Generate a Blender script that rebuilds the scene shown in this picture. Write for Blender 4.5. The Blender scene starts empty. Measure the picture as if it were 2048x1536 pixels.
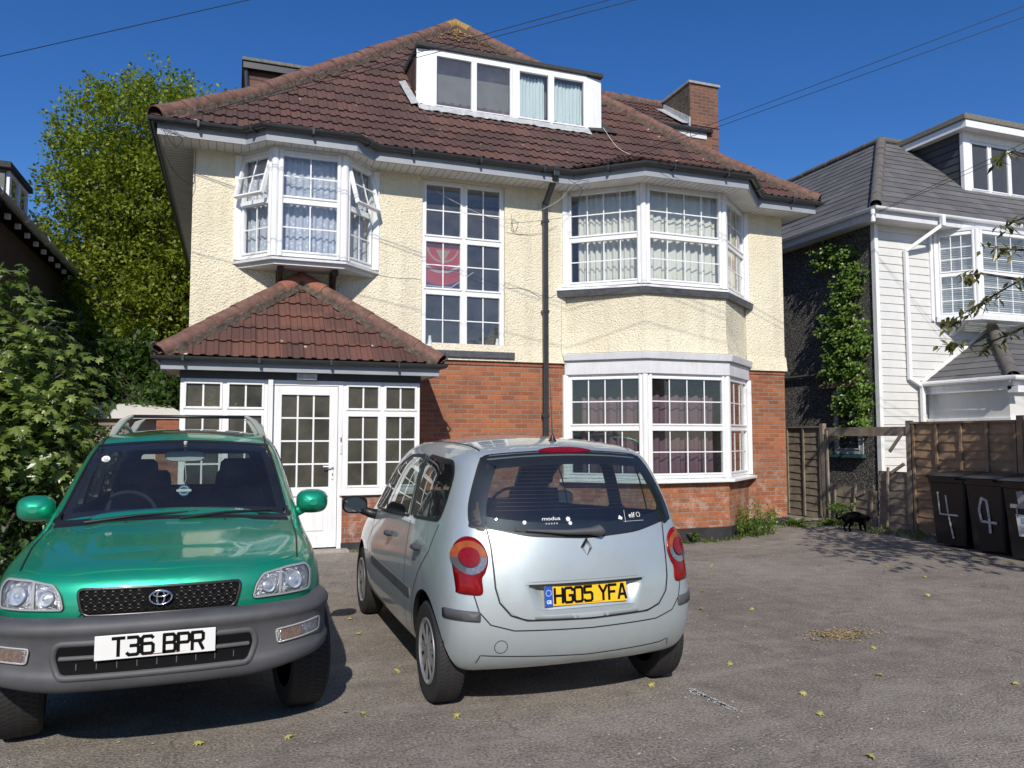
import bpy, bmesh, math, random
from mathutils import Vector, Matrix, geometry
from mathutils.bvhtree import BVHTree
R = math.radians
random.seed(7)
# ---------------------------------------------------------------- camera, sky, sun
scene = bpy.context.scene
cam_d = bpy.data.cameras.new("camera"); cam = bpy.data.objects.new("camera", cam_d)
scene.collection.objects.link(cam); scene.camera = cam
cam.location = (0, 0, 1.6)
cam.rotation_euler = (R(90) + math.atan(104 / 1540), 0, R(-20))
cam_d.sensor_width = 36; cam_d.lens = 36 * 1540 / 2048; cam_d.clip_end = 2000; cam_d.clip_start = .05
SUN = Vector((-.30, -1.0, .76)).normalized()
el = math.asin(SUN.z); az = math.atan2(SUN.x, SUN.y)
w = bpy.data.worlds.new("World"); scene.world = w; w.use_nodes = True
nt = w.node_tree; bg = nt.nodes["Background"]
sky = nt.nodes.new("ShaderNodeTexSky"); sky.sky_type = 'NISHITA'; sky.sun_disc = False
sky.sun_elevation = el; sky.sun_rotation = az; sky.altitude = 600
sky.air_density = 1.0; sky.dust_density = .5; sky.ozone_density = 5.0
hs = nt.nodes.new("ShaderNodeHueSaturation"); hs.inputs["Saturation"].default_value = 1.24; hs.inputs["Hue"].default_value = .510
nt.links.new(sky.outputs[0], hs.inputs["Color"]); nt.links.new(hs.outputs[0], bg.inputs[0]); bg.inputs[1].default_value = .118
sl = bpy.data.lights.new("sun", 'SUN'); sl.energy = 4.7; sl.angle = R(.5); sl.color = (1, .93, .82)
so = bpy.data.objects.new("sun", sl); scene.collection.objects.link(so)
so.rotation_euler = SUN.to_track_quat('Z', 'Y').to_euler(); so.location = (-5, -20, 20)
scene.view_settings.view_transform = 'Standard'; scene.view_settings.look = 'None'
scene.view_settings.exposure = 0.0; scene.view_settings.gamma = 1
scene.render.engine = 'CYCLES'
scene.cycles.max_bounces = 8; scene.cycles.transparent_max_bounces = 24

COL = scene.collection
ORG = {}
# ---------------------------------------------------------------- materials
def newmat(name):
    m = bpy.data.materials.new(name); m.use_nodes = True
    n = m.node_tree.nodes; l = m.node_tree.links
    return m, n, l, n["Principled BSDF"]
def noise(n, l, scale, detail=6, rough=.6, vec=None, dim='3D'):
    t = n.new("ShaderNodeTexNoise"); t.inputs["Scale"].default_value = scale
    t.inputs["Detail"].default_value = detail; t.inputs["Roughness"].default_value = rough
    if vec is None:
        tc = n.new("ShaderNodeTexCoord"); vec = tc.outputs["Object"]
    l.new(vec, t.inputs["Vector"]); return t
def ramp(n, l, src, stops):
    r = n.new("ShaderNodeValToRGB"); l.new(src, r.inputs[0])
    e = r.color_ramp.elements
    while len(e) < len(stops): e.new(.5)
    for k, (p, c) in enumerate(stops):
        e[k].position = p; e[k].color = (*c, 1) if len(c) == 3 else c
    return r
def mixc(n, l, fac, a, b, mode='MIX'):
    m = n.new("ShaderNodeMix"); m.data_type = 'RGBA'; m.blend_type = mode
    for s, i in ((fac, 0), (a, 6), (b, 7)):
        if hasattr(s, 'links'): l.new(s, m.inputs[i])
        elif isinstance(s, (int, float)): m.inputs[i].default_value = s
        else: m.inputs[i].default_value = (*s, 1)
    return m.outputs[2]
def mathn(n, l, op, a, b=0.0, c=0.0):
    m = n.new("ShaderNodeMath"); m.operation = op
    for s, i in ((a, 0), (b, 1), (c, 2)):
        if hasattr(s, 'links'): l.new(s, m.inputs[i])
        else: m.inputs[i].default_value = s
    return m.outputs[0]
def bump(n, l, b, h, strength, dist, prev=None):
    t = n.new("ShaderNodeBump"); t.inputs["Strength"].default_value = strength
    t.inputs["Distance"].default_value = dist; l.new(h, t.inputs["Height"])
    if prev is not None: l.new(prev, t.inputs["Normal"])
    l.new(t.outputs[0], b.inputs["Normal"]); return t.outputs[0]
def M(name, col, rough=.6, metal=0, var=.12, vs=6, bs=0, bstr=.3, bd=.004, spec=.5, coat=0, streak=None):
    m, n, l, b = newmat(name)
    b.inputs["Roughness"].default_value = rough; b.inputs["Metallic"].default_value = metal
    b.inputs["Specular IOR Level"].default_value = spec; b.inputs["Coat Weight"].default_value = coat
    b.inputs["Coat Roughness"].default_value = .04
    if var:
        t = noise(n, l, vs)
        d = tuple(c * (1 - var) for c in col); u = tuple(min(1, c * (1 + var * .6)) for c in col)
        c = ramp(n, l, t.outputs[0], [(.3, d), (.7, u)]).outputs[0]
        if streak:
            tc = n.new("ShaderNodeTexCoord"); mp = n.new("ShaderNodeMapping"); mp.inputs["Scale"].default_value = (14, 14, 1.2)
            l.new(tc.outputs["Object"], mp.inputs[0]); s = noise(n, l, 1.3, 4, .6, mp.outputs[0])
            f = ramp(n, l, s.outputs[0], [(.52, (0, 0, 0)), (.75, (1, 1, 1))]).outputs[0]
            c = mixc(n, l, mathn(n, l, 'MULTIPLY', f, .45), c, streak)
        l.new(c, b.inputs["Base Color"])
    else: b.inputs["Base Color"].default_value = (*col, 1)
    if bs:
        t2 = noise(n, l, bs, 5); bump(n, l, b, t2.outputs[0], bstr, bd)
    return m
def uvnode(n): return n.new("ShaderNodeUVMap").outputs[0]
def brick_mat(name, c1, c2, mort, w=.225, h=.075, ms=.009, grime=True):
    m, n, l, b = newmat(name)
    t = n.new("ShaderNodeTexBrick"); l.new(uvnode(n), t.inputs["Vector"])
    t.inputs["Scale"].default_value = 1; t.inputs["Brick Width"].default_value = w; t.inputs["Row Height"].default_value = h
    t.inputs["Mortar Size"].default_value = ms; t.inputs["Mortar Smooth"].default_value = .25; t.inputs["Bias"].default_value = -.1
    t.inputs["Color1"].default_value = (*c1, 1); t.inputs["Color2"].default_value = (*c2, 1); t.inputs["Mortar"].default_value = (*mort, 1)
    ns = noise(n, l, 2.2, 8, .65); n2 = noise(n, l, 40, 4)
    c = mixc(n, l, mathn(n, l, 'MULTIPLY', ramp(n, l, ns.outputs[0], [(.45, (0, 0, 0)), (.7, (1, 1, 1))]).outputs[0], .35), t.outputs[0], (.11, .06, .05))
    c = mixc(n, l, ramp(n, l, n2.outputs[0], [(.3, (.75, .75, .75)), (.7, (1.15, 1.1, 1.1))]).outputs[0], c, c)
    c2_ = mixc(n, l, 1.0, c, ramp(n, l, n2.outputs[0], [(.3, (.72, .72, .72)), (.7, (1, 1, 1))]).outputs[0], 'MULTIPLY')
    if grime:
        tc = n.new("ShaderNodeTexCoord"); g = n.new("ShaderNodeNewGeometry"); sp = n.new("ShaderNodeSeparateXYZ"); l.new(g.outputs["Position"], sp.inputs[0])
        n3 = noise(n, l, 5, 8, .7)
        low = mathn(n, l, 'SUBTRACT', 1.0, mathn(n, l, 'DIVIDE', sp.outputs[2], 1.5))
        f = mathn(n, l, 'MULTIPLY', low, ramp(n, l, n3.outputs[0], [(.5, (0, 0, 0)), (.62, (1, 1, 1))]).outputs[0])
        f = mathn(n, l, 'MULTIPLY', mathn(n, l, 'MAXIMUM', f, 0.0), .6)
        c2_ = mixc(n, l, f, c2_, (.50, .42, .36))
    l.new(c2_, b.inputs["Base Color"]); b.inputs["Roughness"].default_value = .85
    h_ = mathn(n, l, 'SUBTRACT', 1.0, t.outputs[1])
    p = bump(n, l, b, h_, .8, .008); bump(n, l, b, n2.outputs[0], .35, .004, p)
    return m
def rough_mat(name, col, dark, s1=26, dist=.03, overlay=(.42, .36, .25), strg=.9):
    m, n, l, b = newmat(name)
    a = noise(n, l, s1, 3, .55); v = n.new("ShaderNodeTexVoronoi"); v.inputs["Scale"].default_value = s1 * 1.3
    tc = n.new("ShaderNodeTexCoord"); mp = n.new("ShaderNodeVectorMath"); mp.operation = 'ADD'
    nn = noise(n, l, 9, 3); l.new(tc.outputs["Object"], mp.inputs[0]); 
    sc = n.new("ShaderNodeVectorMath"); sc.operation = 'SCALE'; sc.inputs[3].default_value = .12
    l.new(nn.outputs[1], sc.inputs[0]); l.new(sc.outputs[0], mp.inputs[1]); l.new(mp.outputs[0], v.inputs["Vector"])
    hh = mathn(n, l, 'ADD', a.outputs[0], mathn(n, l, 'MULTIPLY', v.outputs[0], .45))
    big = noise(n, l, 1.1, 6, .6)
    c = ramp(n, l, big.outputs[0], [(.3, dark), (.65, col)]).outputs[0]
    c = mixc(n, l, ramp(n, l, hh, [(.45, (.5, .5, .5)), (.6, (0, 0, 0))]).outputs[0], c, overlay)  # second colour mixed into the low spots of the surface
    g = n.new("ShaderNodeNewGeometry"); ms = n.new("ShaderNodeMapping"); ms.inputs["Scale"].default_value = (5, 5, .35); l.new(g.outputs["Position"], ms.inputs[0]); stn = noise(n, l, 1.0, 7, .65, ms.outputs[0])
    c = mixc(n, l, mathn(n, l, 'MULTIPLY', ramp(n, l, stn.outputs[0], [(.50, (0, 0, 0)), (.72, (1, 1, 1))]).outputs[0], .5), c, tuple(x * .62 for x in col))
    l.new(c, b.inputs["Base Color"]); b.inputs["Roughness"].default_value = .92; b.inputs["Specular IOR Level"].default_value = .2
    bump(n, l, b, hh, strg, dist); return m
def tile_mat(name, cols, tw=.3, th=.34, spots=True):
    m, n, l, b = newmat(name)
    uv = uvnode(n); sp = n.new("ShaderNodeSeparateXYZ"); l.new(uv, sp.inputs[0])
    fu = mathn(n, l, 'FLOOR', mathn(n, l, 'DIVIDE', sp.outputs[0], tw)); fv = mathn(n, l, 'FLOOR', mathn(n, l, 'DIVIDE', sp.outputs[1], th))
    cb = n.new("ShaderNodeCombineXYZ"); l.new(fu, cb.inputs[0]); l.new(fv, cb.inputs[1])
    wn = n.new("ShaderNodeTexWhiteNoise"); wn.noise_dimensions = '2D'; l.new(cb.outputs[0], wn.inputs["Vector"])
    c = ramp(n, l, wn.outputs[0], [(0, cols[0]), (.55, cols[1]), (1, cols[2])]).outputs[0]
    n1 = noise(n, l, 7, 8, .7); n2 = noise(n, l, 60, 4)
    c = mixc(n, l, mathn(n, l, 'MULTIPLY', ramp(n, l, n1.outputs[0], [(.5, (0, 0, 0)), (.72, (1, 1, 1))]).outputs[0], .5), c, (.09, .075, .06))
    c = mixc(n, l, 1.0, c, ramp(n, l, n2.outputs[0], [(.3, (.7, .7, .7)), (.7, (1, 1, 1))]).outputs[0], 'MULTIPLY')
    if spots:
        v = n.new("ShaderNodeTexVoronoi"); v.inputs["Scale"].default_value = 3.2; l.new(uv, v.inputs["Vector"])
        nz = noise(n, l, 22, 3, .6, uv)
        d = mathn(n, l, 'ADD', v.outputs[0], mathn(n, l, 'MULTIPLY', nz.outputs[0], .22))
        c = mixc(n, l, ramp(n, l, d, [(.155, (.8, .8, .8)), (.18, (0, 0, 0))]).outputs[0], c, (.52, .5, .45))
    l.new(c, b.inputs["Base Color"]); b.inputs["Roughness"].default_value = .75
    bump(n, l, b, n2.outputs[0], .4, .004); return m
def glass_mat(name, tint=(.85, .9, .9), k=1.6, add=.02, rough=.0, bumpy=0, overlay=.03):
    m, n, l, b = newmat(name); n.remove(b)
    out = n["Material Output"]; tr = n.new("ShaderNodeBsdfTransparent"); tr.inputs[0].default_value = (*tint, 1)
    gl = n.new("ShaderNodeBsdfGlossy"); gl.inputs["Roughness"].default_value = rough; gl.inputs[0].default_value = (1, 1, 1, 1)
    ge = n.new("ShaderNodeNewGeometry"); dp = n.new("ShaderNodeVectorMath"); dp.operation = 'DOT_PRODUCT'
    l.new(ge.outputs["Incoming"], dp.inputs[0]); l.new(ge.outputs["Normal"], dp.inputs[1])
    c1 = mathn(n, l, 'SUBTRACT', 1.0, mathn(n, l, 'ABSOLUTE', dp.outputs["Value"]))
    fr = mathn(n, l, 'MULTIPLY_ADD', mathn(n, l, 'POWER', c1, 5.0), .96, .04)
    f = mathn(n, l, 'MINIMUM', mathn(n, l, 'MULTIPLY_ADD', fr, k, add), 1.0)
    if bumpy:
        t = noise(n, l, bumpy[0], 2); bp = n.new("ShaderNodeBump"); bp.inputs["Strength"].default_value = bumpy[1]; bp.inputs["Distance"].default_value = bumpy[2]
        l.new(t.outputs[0], bp.inputs["Height"]); l.new(bp.outputs[0], gl.inputs["Normal"])
    mx = n.new("ShaderNodeMixShader"); l.new(f, mx.inputs[0]); l.new(tr.outputs[0], mx.inputs[1]); l.new(gl.outputs[0], mx.inputs[2])
    df = n.new("ShaderNodeBsdfDiffuse"); df.inputs[0].default_value = (.55, .55, .55, 1); dn = noise(n, l, 4, 6, .7); m2 = n.new("ShaderNodeMixShader"); l.new(mathn(n, l, 'MULTIPLY', dn.outputs[0], overlay), m2.inputs[0]); l.new(mx.outputs[0], m2.inputs[1]); l.new(df.outputs[0], m2.inputs[2])  # grey diffuse haze mixed over the pane, in place of paler sky reflection
    l.new(m2.outputs[0], out.inputs[0]); return m
def leaf_mat(name, cols, rough=.5, trans=.35):
    m, n, l, b = newmat(name)
    g = n.new("ShaderNodeNewGeometry")
    c = ramp(n, l, g.outputs["Random Per Island"], [(0, cols[0]), (.5, cols[1]), (1, cols[2])]).outputs[0]
    l.new(c, b.inputs["Base Color"]); b.inputs["Roughness"].default_value = rough; b.inputs["Specular IOR Level"].default_value = .4
    t = n.new("ShaderNodeBsdfTranslucent"); l.new(mixc(n, l, 1.0, c, (1.3, 1.4, .5), 'MULTIPLY'), t.inputs[0])
    mx = n.new("ShaderNodeMixShader"); mx.inputs[0].default_value = trans
    l.new(b.outputs[0], mx.inputs[1]); l.new(t.outputs[0], mx.inputs[2]); l.new(mx.outputs[0], n["Material Output"].inputs[0])
    return m
def asphalt_mat():
    m, n, l, b = newmat("asphalt")
    g = n.new("ShaderNodeNewGeometry"); P = g.outputs["Position"]
    big = noise(n, l, .55, 7, .62, P); mid = noise(n, l, 5, 6, .65, P); fine = noise(n, l, 60, 4, .75, P)
    v = n.new("ShaderNodeTexVoronoi"); v.inputs["Scale"].default_value = 75; l.new(P, v.inputs["Vector"])
    c = ramp(n, l, big.outputs[0], [(.3, (.150, .133, .117)), (.5, (.205, .184, .163)), (.72, (.270, .244, .218))]).outputs[0]
    c = mixc(n, l, 1.0, c, ramp(n, l, mid.outputs[0], [(.3, (.78, .78, .78)), (.7, (1.2, 1.18, 1.15))]).outputs[0], 'MULTIPLY')
    c = mixc(n, l, 1.0, c, ramp(n, l, fine.outputs[0], [(.34, (.35, .35, .36)), (.66, (1.75, 1.72, 1.68))]).outputs[0], 'MULTIPLY')
    agg = ramp(n, l, v.outputs["Color"], [(.86, (0, 0, 0)), (.93, (1, 1, 1))]).outputs[0]
    c = mixc(n, l, mathn(n, l, 'MULTIPLY', agg, .5), c, (.42, .39, .36))
    # worn, scuffed pale streaks
    mp = n.new("ShaderNodeMapping"); mp.inputs["Scale"].default_value = (.5, 2.2, 1); mp.inputs["Rotation"].default_value = (0, 0, .5); l.new(P, mp.inputs[0])
    st = noise(n, l, 1.6, 8, .7, mp.outputs[0])
    c = mixc(n, l, mathn(n, l, 'MULTIPLY', ramp(n, l, st.outputs[0], [(.50, (0, 0, 0)), (.72, (1, 1, 1))]).outputs[0], .5), c, (.33, .30, .275))
    oil = noise(n, l, 1.1, 5, .6, P); c = mixc(n, l, mathn(n, l, 'MULTIPLY', ramp(n, l, oil.outputs[0], [(.57, (0, 0, 0)), (.70, (1, 1, 1))]).outputs[0], .5), c, (.07, .062, .056))
    wv = noise(n, l, 2.5, 4, .6, P); wa = n.new("ShaderNodeVectorMath"); wa.operation = 'MULTIPLY_ADD'; l.new(wv.outputs[1], wa.inputs[0]); wa.inputs[1].default_value = (.5, .5, .5); l.new(P, wa.inputs[2])
    ck = n.new("ShaderNodeTexVoronoi"); ck.feature = 'DISTANCE_TO_EDGE'; ck.inputs["Scale"].default_value = .42; l.new(wa.outputs[0], ck.inputs["Vector"])
    ckf = mathn(n, l, 'MULTIPLY', ramp(n, l, ck.outputs[0], [(.0, (1, 1, 1)), (.006, (0, 0, 0))]).outputs[0], ramp(n, l, mid.outputs[0], [(.42, (0, 0, 0)), (.6, (1, 1, 1))]).outputs[0]); c = mixc(n, l, mathn(n, l, 'MULTIPLY', ckf, .6), c, (.035, .03, .028))
    l.new(c, b.inputs["Base Color"]); b.inputs["Roughness"].default_value = .85; b.inputs["Specular IOR Level"].default_value = .35
    hh = mathn(n, l, 'ADD', mathn(n, l, 'MULTIPLY', v.outputs[0], -.6), fine.outputs[0])
    bump(n, l, b, hh, .7, .008); return m
MAT = {}
def setup_mats():
    A = MAT
    A['asphalt'] = asphalt_mat()
    A['cream'] = rough_mat("cream_roughcast", (.80, .745, .585), (.72, .66, .50), 32, .026, (.60, .53, .38), .9)
    A['brick'] = brick_mat("orange_brick", (.46, .150, .060), (.27, .086, .042), (.29, .23, .165), ms=.009)
    A['brickdark'] = brick_mat("weathered_brick", (.40, .12, .06), (.22, .085, .055), (.27, .21, .16), ms=.007)
    A['tile'] = tile_mat("brown_red_tile", [(.078, .042, .037), (.106, .054, .046), (.142, .070, .055)])
    A['tileporch'] = tile_mat("porch_red_tile", [(.088, .042, .035), (.125, .056, .044), (.175, .072, .050)])
    A['ridge'] = M("terracotta_ridge", (.165, .088, .068), .85, var=.5, vs=9, bs=50, bstr=.5)
    A['ridgepale'] = M("terracotta_pale", (.30, .115, .075), .8, var=.3, vs=9, bs=50, bstr=.5)
    A['lichen'] = M("lichen", (.33, .20, .06), .9, var=.5, vs=30, bs=60, bstr=.8)
    A['mortar'] = M("mortar", (.12, .095, .075), .95, var=.6, vs=18, bs=40, bstr=1, bd=.02)
    A['upvc'] = M("white_upvc", (.80, .81, .82), .28, var=.05, vs=3, streak=(.55, .54, .5))
    A['upvc2'] = M("white_painted_board", (.66, .67, .70), .45, var=.10, vs=3, streak=(.42, .41, .40))
    A['fascia'] = M("grey_white_fascia", (.30, .32, .36), .5, var=.12, vs=3, streak=(.30, .30, .30))
    A['soffit'] = M("soffit_board", (.72, .71, .68), .5, var=.12, vs=4)
    A['gutter'] = M("dark_grey_gutter", (.035, .038, .042), .35, var=.2, vs=8)
    A['lead'] = M("lead_grey", (.075, .08, .09), .55, var=.3, vs=9, bs=12, bstr=.6, bd=.01)
    A['leadpale'] = M("pale_flashing", (.52, .54, .55), .5, metal=.3, var=.3, vs=12, bs=14, bstr=.8, bd=.015)
    A['felt'] = M("roof_felt", (.045, .045, .046), .9, var=.3, vs=20, bs=60, bstr=.6)
    A['feltlight'] = M("roof_felt_mossy", (.17, .165, .14), .95, var=.4, vs=20, bs=40, bstr=.6)
    A['chimneybrick'] = brick_mat("weathered_chimney_brick", (.24, .095, .055), (.12, .058, .042), (.22, .18, .14), ms=.009)
    A['black'] = M("matt_black", (.004, .004, .0045), .8, var=0, spec=.12)
    A['wood'] = M("dark_brown_wood", (.035, .022, .014), .5, var=.3)
    A['glass'] = glass_mat("window_glass", (.90, .94, .95), 1.5, .02, overlay=.05)
    A['glasshaze'] = glass_mat("window_glass_sky_haze", (.90, .94, .95), 1.9, .02, overlay=.17)  # strong painted haze, standing in for pale sky mirrored in the panes
    A['obscure'] = M("obscured_glass", (.070, .066, .048), .14, var=.6, vs=2.2, bs=70, bstr=.8, bd=.006, spec=.6)
    A['interior'] = M("room_wall", (.16, .155, .145), .9, var=.1)
    A['chrome'] = M("chrome", (.75, .76, .78), .12, metal=1, var=0)
    A['curtain'] = M("white_curtain", (.78, .80, .80), .9, var=.08, vs=3)
    A['purple'] = M("purple_curtain", (.20, .125, .155), .9, var=.15, vs=3)
    A['concrete'] = M("concrete", (.33, .31, .28), .9, var=.25, vs=8, bs=40, bstr=.4)
    A['plinth'] = M("black_plinth", (.030, .030, .033), .6, var=.4, vs=6, bs=30, bstr=.3)
    A['bark'] = M("bark", (.075, .060, .045), .9, var=.4, vs=10, bs=20, bstr=1, bd=.02)
    A['barkpale'] = M("bark_pale", (.14, .12, .10), .9, var=.4, vs=10, bs=20, bstr=1, bd=.02)
    A['wire'] = M("cable_black", (.012, .012, .014), .5, var=0)
    A['wirew'] = M("cable_white", (.55, .53, .48), .5, var=0)
    A['white'] = M("white_paint", (.8, .8, .78), .5, var=.05)
    A['slate'] = tile_mat("grey_slate", [(.11, .11, .114), (.135, .135, .140), (.16, .158, .162)], .33, .26, False)
    A['clad'] = M("white_cladding", (.64, .64, .62), .5, var=.05, vs=5)
    A['darkclad'] = M("grey_cladding", (.055, .060, .072), .5, var=.1, vs=5)
    A['fence'] = M("fence_wood", (.30, .20, .125), .85, var=.35, vs=5, bs=30, bstr=.6)
    A['fenceold'] = M("fence_wood_grey", (.24, .20, .155), .9, var=.4, vs=5, bs=30, bstr=.6)
    A['pebble'] = pebble_mat()
    A['tyre'] = M("tyre_rubber", (.020, .020, .021), .75, var=.2, vs=12)
def pebble_mat():
    m, n, l, b = newmat("dark_pebbledash")
    v = n.new("ShaderNodeTexVoronoi"); v.inputs["Scale"].default_value = 60
    tc = n.new("ShaderNodeTexCoord"); l.new(tc.outputs["Object"], v.inputs["Vector"])
    c = ramp(n, l, v.outputs["Color"], [(.2, (.02, .02, .02)), (.55, (.07, .067, .064)), (.9, (.30, .28, .26))]).outputs[0]
    l.new(c, b.inputs["Base Color"]); b.inputs["Roughness"].default_value = .8
    h = mathn(n, l, 'SUBTRACT', 1.0, v.outputs[0]); bump(n, l, b, h, 1.0, .02); return m
# ---------------------------------------------------------------- mesh builder
class MB:
    def __init__(s): s.v = []; s.f = []; s.mi = []; s.uv = {}
    def add(s, vs, fs, Mx=None, mi=0):
        o = len(s.v)
        for p in vs:
            p = Vector(p); s.v.append(Mx @ p if Mx is not None else p)
        for f in fs: s.f.append([o + i for i in f]); s.mi.append(mi)
        return o
    def box(s, x0, x1, y0, y1, z0, z1, Mx=None, mi=0):
        if x1 < x0: x0, x1 = x1, x0
        if y1 < y0: y0, y1 = y1, y0
        if z1 < z0: z0, z1 = z1, z0
        flip = Mx is not None and Mx.determinant() < 0
        fs = [(0, 3, 2, 1), (4, 5, 6, 7), (0, 1, 5, 4), (1, 2, 6, 5), (2, 3, 7, 6), (3, 0, 4, 7)]
        if flip: fs = [f[::-1] for f in fs]
        s.add([(x0, y0, z0), (x1, y0, z0), (x1, y1, z0), (x0, y1, z0), (x0, y0, z1), (x1, y0, z1), (x1, y1, z1), (x0, y1, z1)], fs, Mx, mi)
    def bar(s, a, b, w, h, up=(0, 0, 1), mi=0):
        a = Vector(a); b = Vector(b); d = (b - a); L = d.length; d.normalize(); up = Vector(up)
        r = d.cross(up)
        if r.length < 1e-4: r = d.cross(Vector((1, 0, 0)))
        r.normalize(); u = r.cross(d)
        Mx = Matrix(((r.x, d.x, u.x, a.x), (r.y, d.y, u.y, a.y), (r.z, d.z, u.z, a.z), (0, 0, 0, 1)))
        s.box(-w / 2, w / 2, 0, L, -h / 2, h / 2, Mx, mi)
    def tube(s, pts, r, n=8, cap=True, mi=0, closed=False):
        pts = [Vector(p) for p in pts]; m = len(pts); rr = r if isinstance(r, (list, tuple)) else [r] * m
        rings = []; prev = None
        for i, p in enumerate(pts):
            if closed: d = pts[(i + 1) % m] - pts[i - 1]
            else: d = (pts[min(i + 1, m - 1)] - pts[max(i - 1, 0)])
            if d.length < 1e-9: d = Vector((0, 0, 1))
            d.normalize()
            if prev is None:
                a = d.orthogonal().normalized()
            else:
                a = prev - d * prev.dot(d)
                a = a.normalized() if a.length > 1e-6 else d.orthogonal().normalized()
            prev = a; b = d.cross(a)
            o = len(s.v)
            for k in range(n):
                t = 2 * math.pi * k / n; s.v.append(p + (a * math.cos(t) + b * math.sin(t)) * rr[i])
            rings.append(o)
        rng = range(m if closed else m - 1)
        for i in rng:
            a0 = rings[i]; b0 = rings[(i + 1) % m]
            for k in range(n):
                k2 = (k + 1) % n; s.f.append([a0 + k, a0 + k2, b0 + k2, b0 + k]); s.mi.append(mi)
        if cap and not closed:
            s.f.append([rings[0] + k for k in range(n)][::-1]); s.mi.append(mi)
            s.f.append([rings[-1] + k for k in range(n)]); s.mi.append(mi)
    def prism(s, poly, vec, mi=0):
        n = len(poly); vec = Vector(vec); P = [Vector(p) for p in poly]
        nn = Vector((0, 0, 0))
        for i in range(n): nn += P[i].cross(P[(i + 1) % n])
        if nn.dot(vec) > 0: P = P[::-1]
        s.add(P + [p + vec for p in P], [list(range(n)), list(range(2 * n - 1, n - 1, -1))] + [[i, i + n, (i + 1) % n + n, (i + 1) % n][::1] for i in range(n)], None, mi)
    def poly(s, pts, mi=0, uv=None):
        o = len(s.v); s.v += [Vector(p) for p in pts]
        if uv: s.uv[len(s.f)] = uv
        s.f.append(list(range(o, o + len(pts)))); s.mi.append(mi)
    def lathe(s, prof, axis_o, axis_d, n=32, mi=0, a0=0, a1=2 * math.pi):
        """prof list of (r, h) about axis"""
        d = Vector(axis_d).normalized(); a = d.orthogonal().normalized(); b = d.cross(a); O = Vector(axis_o)
        full = abs(a1 - a0 - 2 * math.pi) < 1e-6; N = n if full else n + 1; o = len(s.v)
        for (r, h) in prof:
            for k in range(N):
                t = a0 + (a1 - a0) * k / n; s.v.append(O + d * h + (a * math.cos(t) + b * math.sin(t)) * r)
        for i in range(len(prof) - 1):
            for k in range(n):
                k2 = (k + 1) % N if full else k + 1
                s.f.append([o + i * N + k, o + i * N + k2, o + (i + 1) * N + k2, o + (i + 1) * N + k]); s.mi.append(mi)
    def grid(s, rows, mi=0, closed=False):
        o = len(s.v); n = len(rows[0])
        for r in rows: s.v += [Vector(p) for p in r]
        for i in range(len(rows) - 1):
            for k in range(n if closed else n - 1):
                k2 = (k + 1) % n
                s.f.append([o + i * n + k, o + i * n + k2, o + (i + 1) * n + k2, o + (i + 1) * n + k]); s.mi.append(mi)
    def build(s, name, mats, parent=None, smooth=False, bevel=0, auto=None, uv=True, fixn=False):
        if not isinstance(mats, (list, tuple)): mats = [mats]
        org = ORG.get(parent.name, Vector((0, 0, 0))) if parent else Vector((0, 0, 0))
        me = bpy.data.meshes.new(name)
        me.from_pydata([tuple(p - org) for p in s.v], [], s.f)
        for m in mats: me.materials.append(m)
        me.polygons.foreach_set("material_index", s.mi)
        if fixn:
            bm = bmesh.new(); bm.from_mesh(me); bmesh.ops.recalc_face_normals(bm, faces=bm.faces); bm.to_mesh(me); bm.free()
        me.update()
        if uv and len(s.f) < 60000:
            ul = me.uv_layers.new(name="UVMap").data; Z = Vector((0, 0, 1))
            for p in me.polygons:
                if p.index in s.uv and not fixn:
                    for li, c in zip(p.loop_indices, s.uv[p.index]): ul[li].uv = c
                    continue
                nn = p.normal; t = Z.cross(nn)
                if t.length < .05: t = Vector((1, 0, 0))
                t.normalize(); b = nn.cross(t)
                for li in p.loop_indices:
                    q = me.vertices[me.loops[li].vertex_index].co + org; ul[li].uv = (q.dot(t), q.dot(b))
        if smooth: me.polygons.foreach_set("use_smooth", [True] * len(me.polygons))
        o = bpy.data.objects.new(name, me); COL.objects.link(o)
        if parent: o.parent = parent
        ORG[o.name] = org
        if auto is not None:
            me.polygons.foreach_set("use_smooth", [True] * len(me.polygons))
            me.set_sharp_from_angle(angle=R(auto))
        if bevel:
            md = o.modifiers.new("bevel", 'BEVEL'); md.width = bevel; md.segments = 2; md.limit_method = 'ANGLE'; md.angle_limit = R(40)
        return o
def thing(name, label, cat, loc=(0, 0, 0), group=None, local=False, rotz=0):
    o = bpy.data.objects.new(name, None); COL.objects.link(o); o.location = loc; o.rotation_euler = (0, 0, rotz)
    o.empty_display_size = .2
    tag(o, label, cat, group); ORG[o.name] = Vector((0, 0, 0)) if local else Vector(loc); return o
def tag(o, label=None, cat=None, group=None, kind=None):
    if label: o['label'] = label
    if cat: o['category'] = cat
    if group: o['group'] = group
    if kind: o['kind'] = kind
    return o
def single(mb, name, label, cat, mats, loc, group=None, **k):
    """a thing that is one mesh, its origin at loc (its base)"""
    loc = Vector(loc); mb.v = [p - loc for p in mb.v]
    o = mb.build(name, mats, None, **k); o.location = loc
    return tag(o, label, cat, group)
def T(o, u, n):
    """frame matrix: local x=u, y=n (outward), z=up"""
    u = Vector(u).normalized(); n = Vector(n).normalized(); z = Vector((0, 0, 1)); o = Vector(o)
    return Matrix(((u.x, n.x, z.x, o.x), (u.y, n.y, z.y, o.y), (u.z, n.z, z.z, o.z), (0, 0, 0, 1)))
def lerp(a, b, t): return a + (b - a) * t
setup_mats()
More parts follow.
